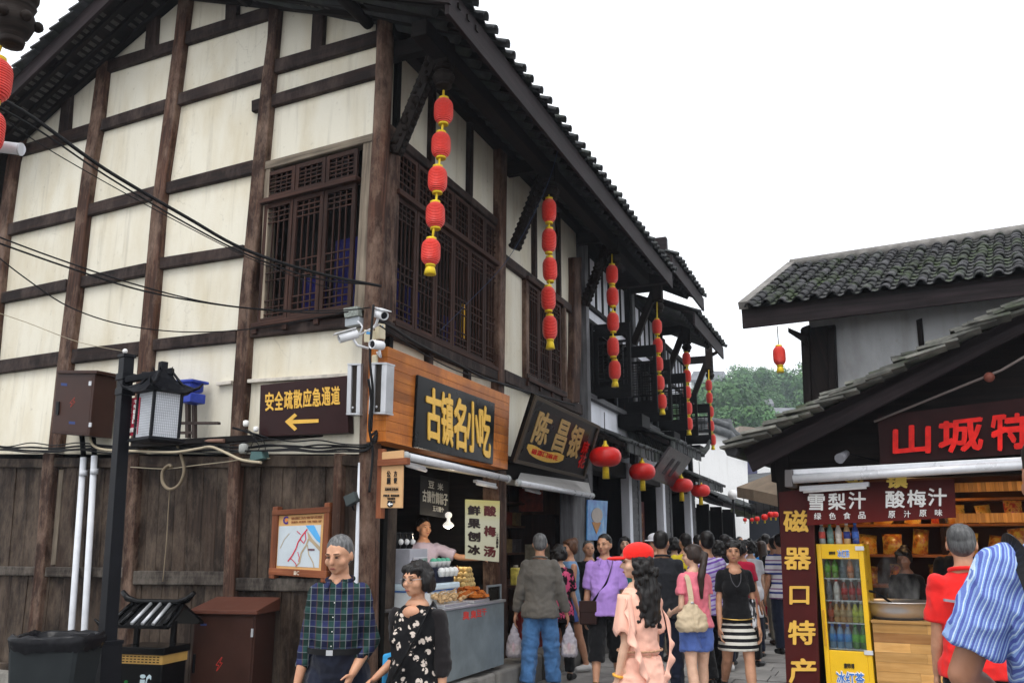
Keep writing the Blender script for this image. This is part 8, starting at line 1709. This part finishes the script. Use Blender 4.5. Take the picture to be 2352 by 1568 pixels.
link('bead_bracelet', MB().tube([w + (a_ * math.cos(t_) + b_ * math.sin(t_)) * .031 for t_ in [i * .4488 for i in range(15)]], .009, 8, cap=False).mesh('bracelet', flat('amber_bead', (.75, .38, .06), .3, var=.3, scale=80)), P3['t'])
w = P3[-1]['W'] - P3[-1]['f'] * .03
link('bead_bracelet', MB().tube([w + (a_ * math.cos(t_) + b_ * math.sin(t_)) * .031 for t_ in [i * .4488 for i in range(15)]], .009, 8, cap=False).mesh('bracelet', flat('amber_bead', (.75, .38, .06), .3, var=.3, scale=80)), P3['t'])
# red polo trim
Z4 = P4['Z']; H4 = P4['H']
link('shoulder_band', MB().hexa([(-.16, .128, Z4(.71)), (.155, .128, Z4(.735)), (.155, .128, Z4(.744)), (-.16, .128, Z4(.719)), (-.155, .148, Z4(.71)), (.15, .148, Z4(.735)), (.15, .148, Z4(.744)), (-.155, .148, Z4(.719))]).mesh('band', flat('grey_band', (.28, .26, .30), .6)), P4['t'])
# strap of the striped man
Z5 = P5['Z']
strap(P5, [(.165, -.10, Z5(.70)), (.163, -.07, Z5(.80)), (.162, .0, Z5(.830)), (.162, .09, Z5(.80)), (.16, .165, Z5(.73)), (.15, .185, Z5(.62)), (.145, .20, Z5(.52)), (.13, .2, Z5(.40))], .055, LEATH, 'bag_strap')
# plastic bags of the grey jacket man
PLAST = flat('thin_plastic', (.55, .52, .58), .25, var=.2, scale=20, alpha=.55); BOXP = flat('food_box', (.68, .52, .36), .5, var=.25, scale=25)
for s, lab in ((1, 'thin plastic carrier bag of food in the left hand of the grey jacket man'), (-1, 'thin plastic carrier bag of food in the right hand of the grey jacket man')):
    j = P6[s]; c = j['W'] + j['f'] * .12; t = thing('plastic_bag', lab, 'plastic bag', P6['w'](c), 'plastic bags of the grey jacket man'); t.rotation_euler = P6['t'].rotation_euler
    mb = MB(); loft(mb, [(0, 0, -.36, .075, .05), (0, 0, -.33, .095, .07), (0, 0, -.2, .085, .06), (0, 0, -.08, .04, .03), (0, 0, .0, .012, .012)], 16, .8); job('carrier', mb, PLAST, t, .010, 2, .008, 18, .6)
    bevel(link('food_box', MB().box((0, 0, -.28), (.13, .09, .10)).mesh('food_box', BOXP), t), .01); link('print', MB().ball((0, .05, -.25), (.02, .006, .045), 8, 6).mesh('print', flat('red_paint', (.6, .07, .04), .5)), t)
# lavender polo: strap and brown bag
Z7 = P7['Z']; t7 = thing('brown_shoulder_bag', 'dark brown shoulder bag at the hip of the lavender polo', 'bag', P7['w']((-.17, -.12, Z7(.50)))); t7.rotation_euler = P7['t'].rotation_euler; c0 = V((-.18, -.13, Z7(.56)))
t7.location = P7['w'](c0); strap(P7, [V(p) - c0 for p in ((.09, .06, Z7(.825)), (.095, -.02, Z7(.838)), (.08, -.115, Z7(.78)), (.02, -.185, Z7(.68)), (-.08, -.20, Z7(.60)), (-.15, -.16, Z7(.55)))], .032, LEATH, 'strap', t7)
bevel(link('bag', MB().box((-.01, -.02, -.12), (.20, .09, .26)).mesh('bag', BRLE), t7), .02); bevel(link('flap', MB().box((-.01, -.067, -.05), (.20, .008, .12)).mesh('flap', BRLE), t7), .003)
# ponytail woman: cream hobo bag
Z8 = P8['Z']; t8 = thing('cream_hobo_bag', 'cream leather hobo bag on the shoulder of the pink blouse', 'bag', P8['w']((.14, .15, Z8(.6)))); t8.rotation_euler = P8['t'].rotation_euler; c0 = V((.13, .15, Z8(.64))); t8.location = P8['w'](c0)
strap(P8, [V(p) - c0 for p in ((.11, -.02, Z8(.79)), (.115, .03, Z8(.815)), (.115, .085, Z8(.79)), (.12, .135, Z8(.70)), (.125, .15, Z8(.63)))], .05, CREAML, 'strap', t8)
mb = MB(); loft(mb, [(0, 0, -.24, .13, .055), (0, 0, -.20, .165, .075), (0, 0, -.1, .15, .065), (0, 0, -.02, .07, .035), (0, 0, .03, .025, .015)], 20, .8); job('bag', mb, CREAML, t8, .010, 3, .012, 14, .5); link('buckle', MB().ball((0, .03, .02), (.02, .01, .012), 8, 6).mesh('buckle', SILV), t8)
# black top woman: gold chain belt, necklace, patterned bag
Z9 = P9['Z']; pts = [V((math.sin(a) * .172, -math.cos(a) * .128 - .006, Z9(.535) - .022 * (math.cos(a) > 0) * math.cos(a))) for a in [2 * math.pi * i / 28 for i in range(29)]]
link('gold_chain_belt', MB().tube(pts, .006, 6, cap=False).mesh('belt', GOLDM), P9['t']); link('necklace', MB().tube(smooth([V((-.055, -.10, Z9(.80))), V((-.04, -.135, Z9(.75))), V((0, -.15, Z9(.72))), V((.04, -.135, Z9(.75))), V((.055, -.10, Z9(.80)))], 6), .004, 5).mesh('necklace', flat('dark_beads', (.10, .10, .11), .3)), P9['t'])
link('neckline', MB().ball((0, -.052, Z9(.808)), (.074, .046, .052), 16, 12).mesh('neckline', SKINS[0]), P9['t'])
m, nt_, b_ = newmat('zebra_print'); nz = noise(nt_, coords(nt_, 'Object', (3, 3, 1)), 9, 2); nt_.links.new(ramp(nt_, nz, [(.48, (.01, .01, .012)), (.52, (.6, .6, .62))]), b_.inputs['Base Color'])
t9 = thing('zebra_print_bag', 'black and white patterned bag under the arm of the black top', 'bag', P9['w']((.2, .05, Z9(.6)))); t9.rotation_euler = P9['t'].rotation_euler; c0 = V((.165, .06, Z9(.64))); t9.location = P9['w'](c0)
strap(P9, [V(p) - c0 for p in ((.115, -.07, Z9(.70)), (.11, -.045, Z9(.79)), (.11, .01, Z9(.815)), (.115, .06, Z9(.78)), (.14, .07, Z9(.66)))], .028, LEATH, 'strap', t9); mb = MB(); loft(mb, [(0, 0, -.30, .035, .11), (0, 0, -.25, .045, .13), (0, 0, 0, .03, .11)], 18, .7); job('bag', mb, m, t9, .011, 2, .006, 12, .5)
strap(P17, [(.09, .06, P17['Z'](.80)), (.03, .125, P17['Z'](.72)), (-.06, .13, P17['Z'](.62)), (-.13, .08, P17['Z'](.55))], .03, LEATH, 'strap')
run_jobs()
# ------------------------------------------------------------------ thin damp air
hm = bpy.data.materials.new('haze_air'); hm.use_nodes = True; hn = hm.node_tree; hn.nodes.remove(hn.nodes['Principled BSDF'])
hv = N(hn, 'ShaderNodeVolumePrincipled'); hv.inputs['Color'].default_value = (.80, .88, 1.0, 1); hv.inputs['Density'].default_value = .0008; hv.inputs['Anisotropy'].default_value = .2
hn.links.new(hv.outputs[0], hn.nodes['Material Output'].inputs['Volume'])
hz_ = MB().hexa([(-60, 260, -1.2), (160, 260, -1.2), (160, 260, 60), (-60, 260, 60), (-60, -8, -1.2), (160, -8, -1.2), (160, -8, 60), (-60, -8, 60)]).build('haze', hm); hz_['kind'] = 'stuff'
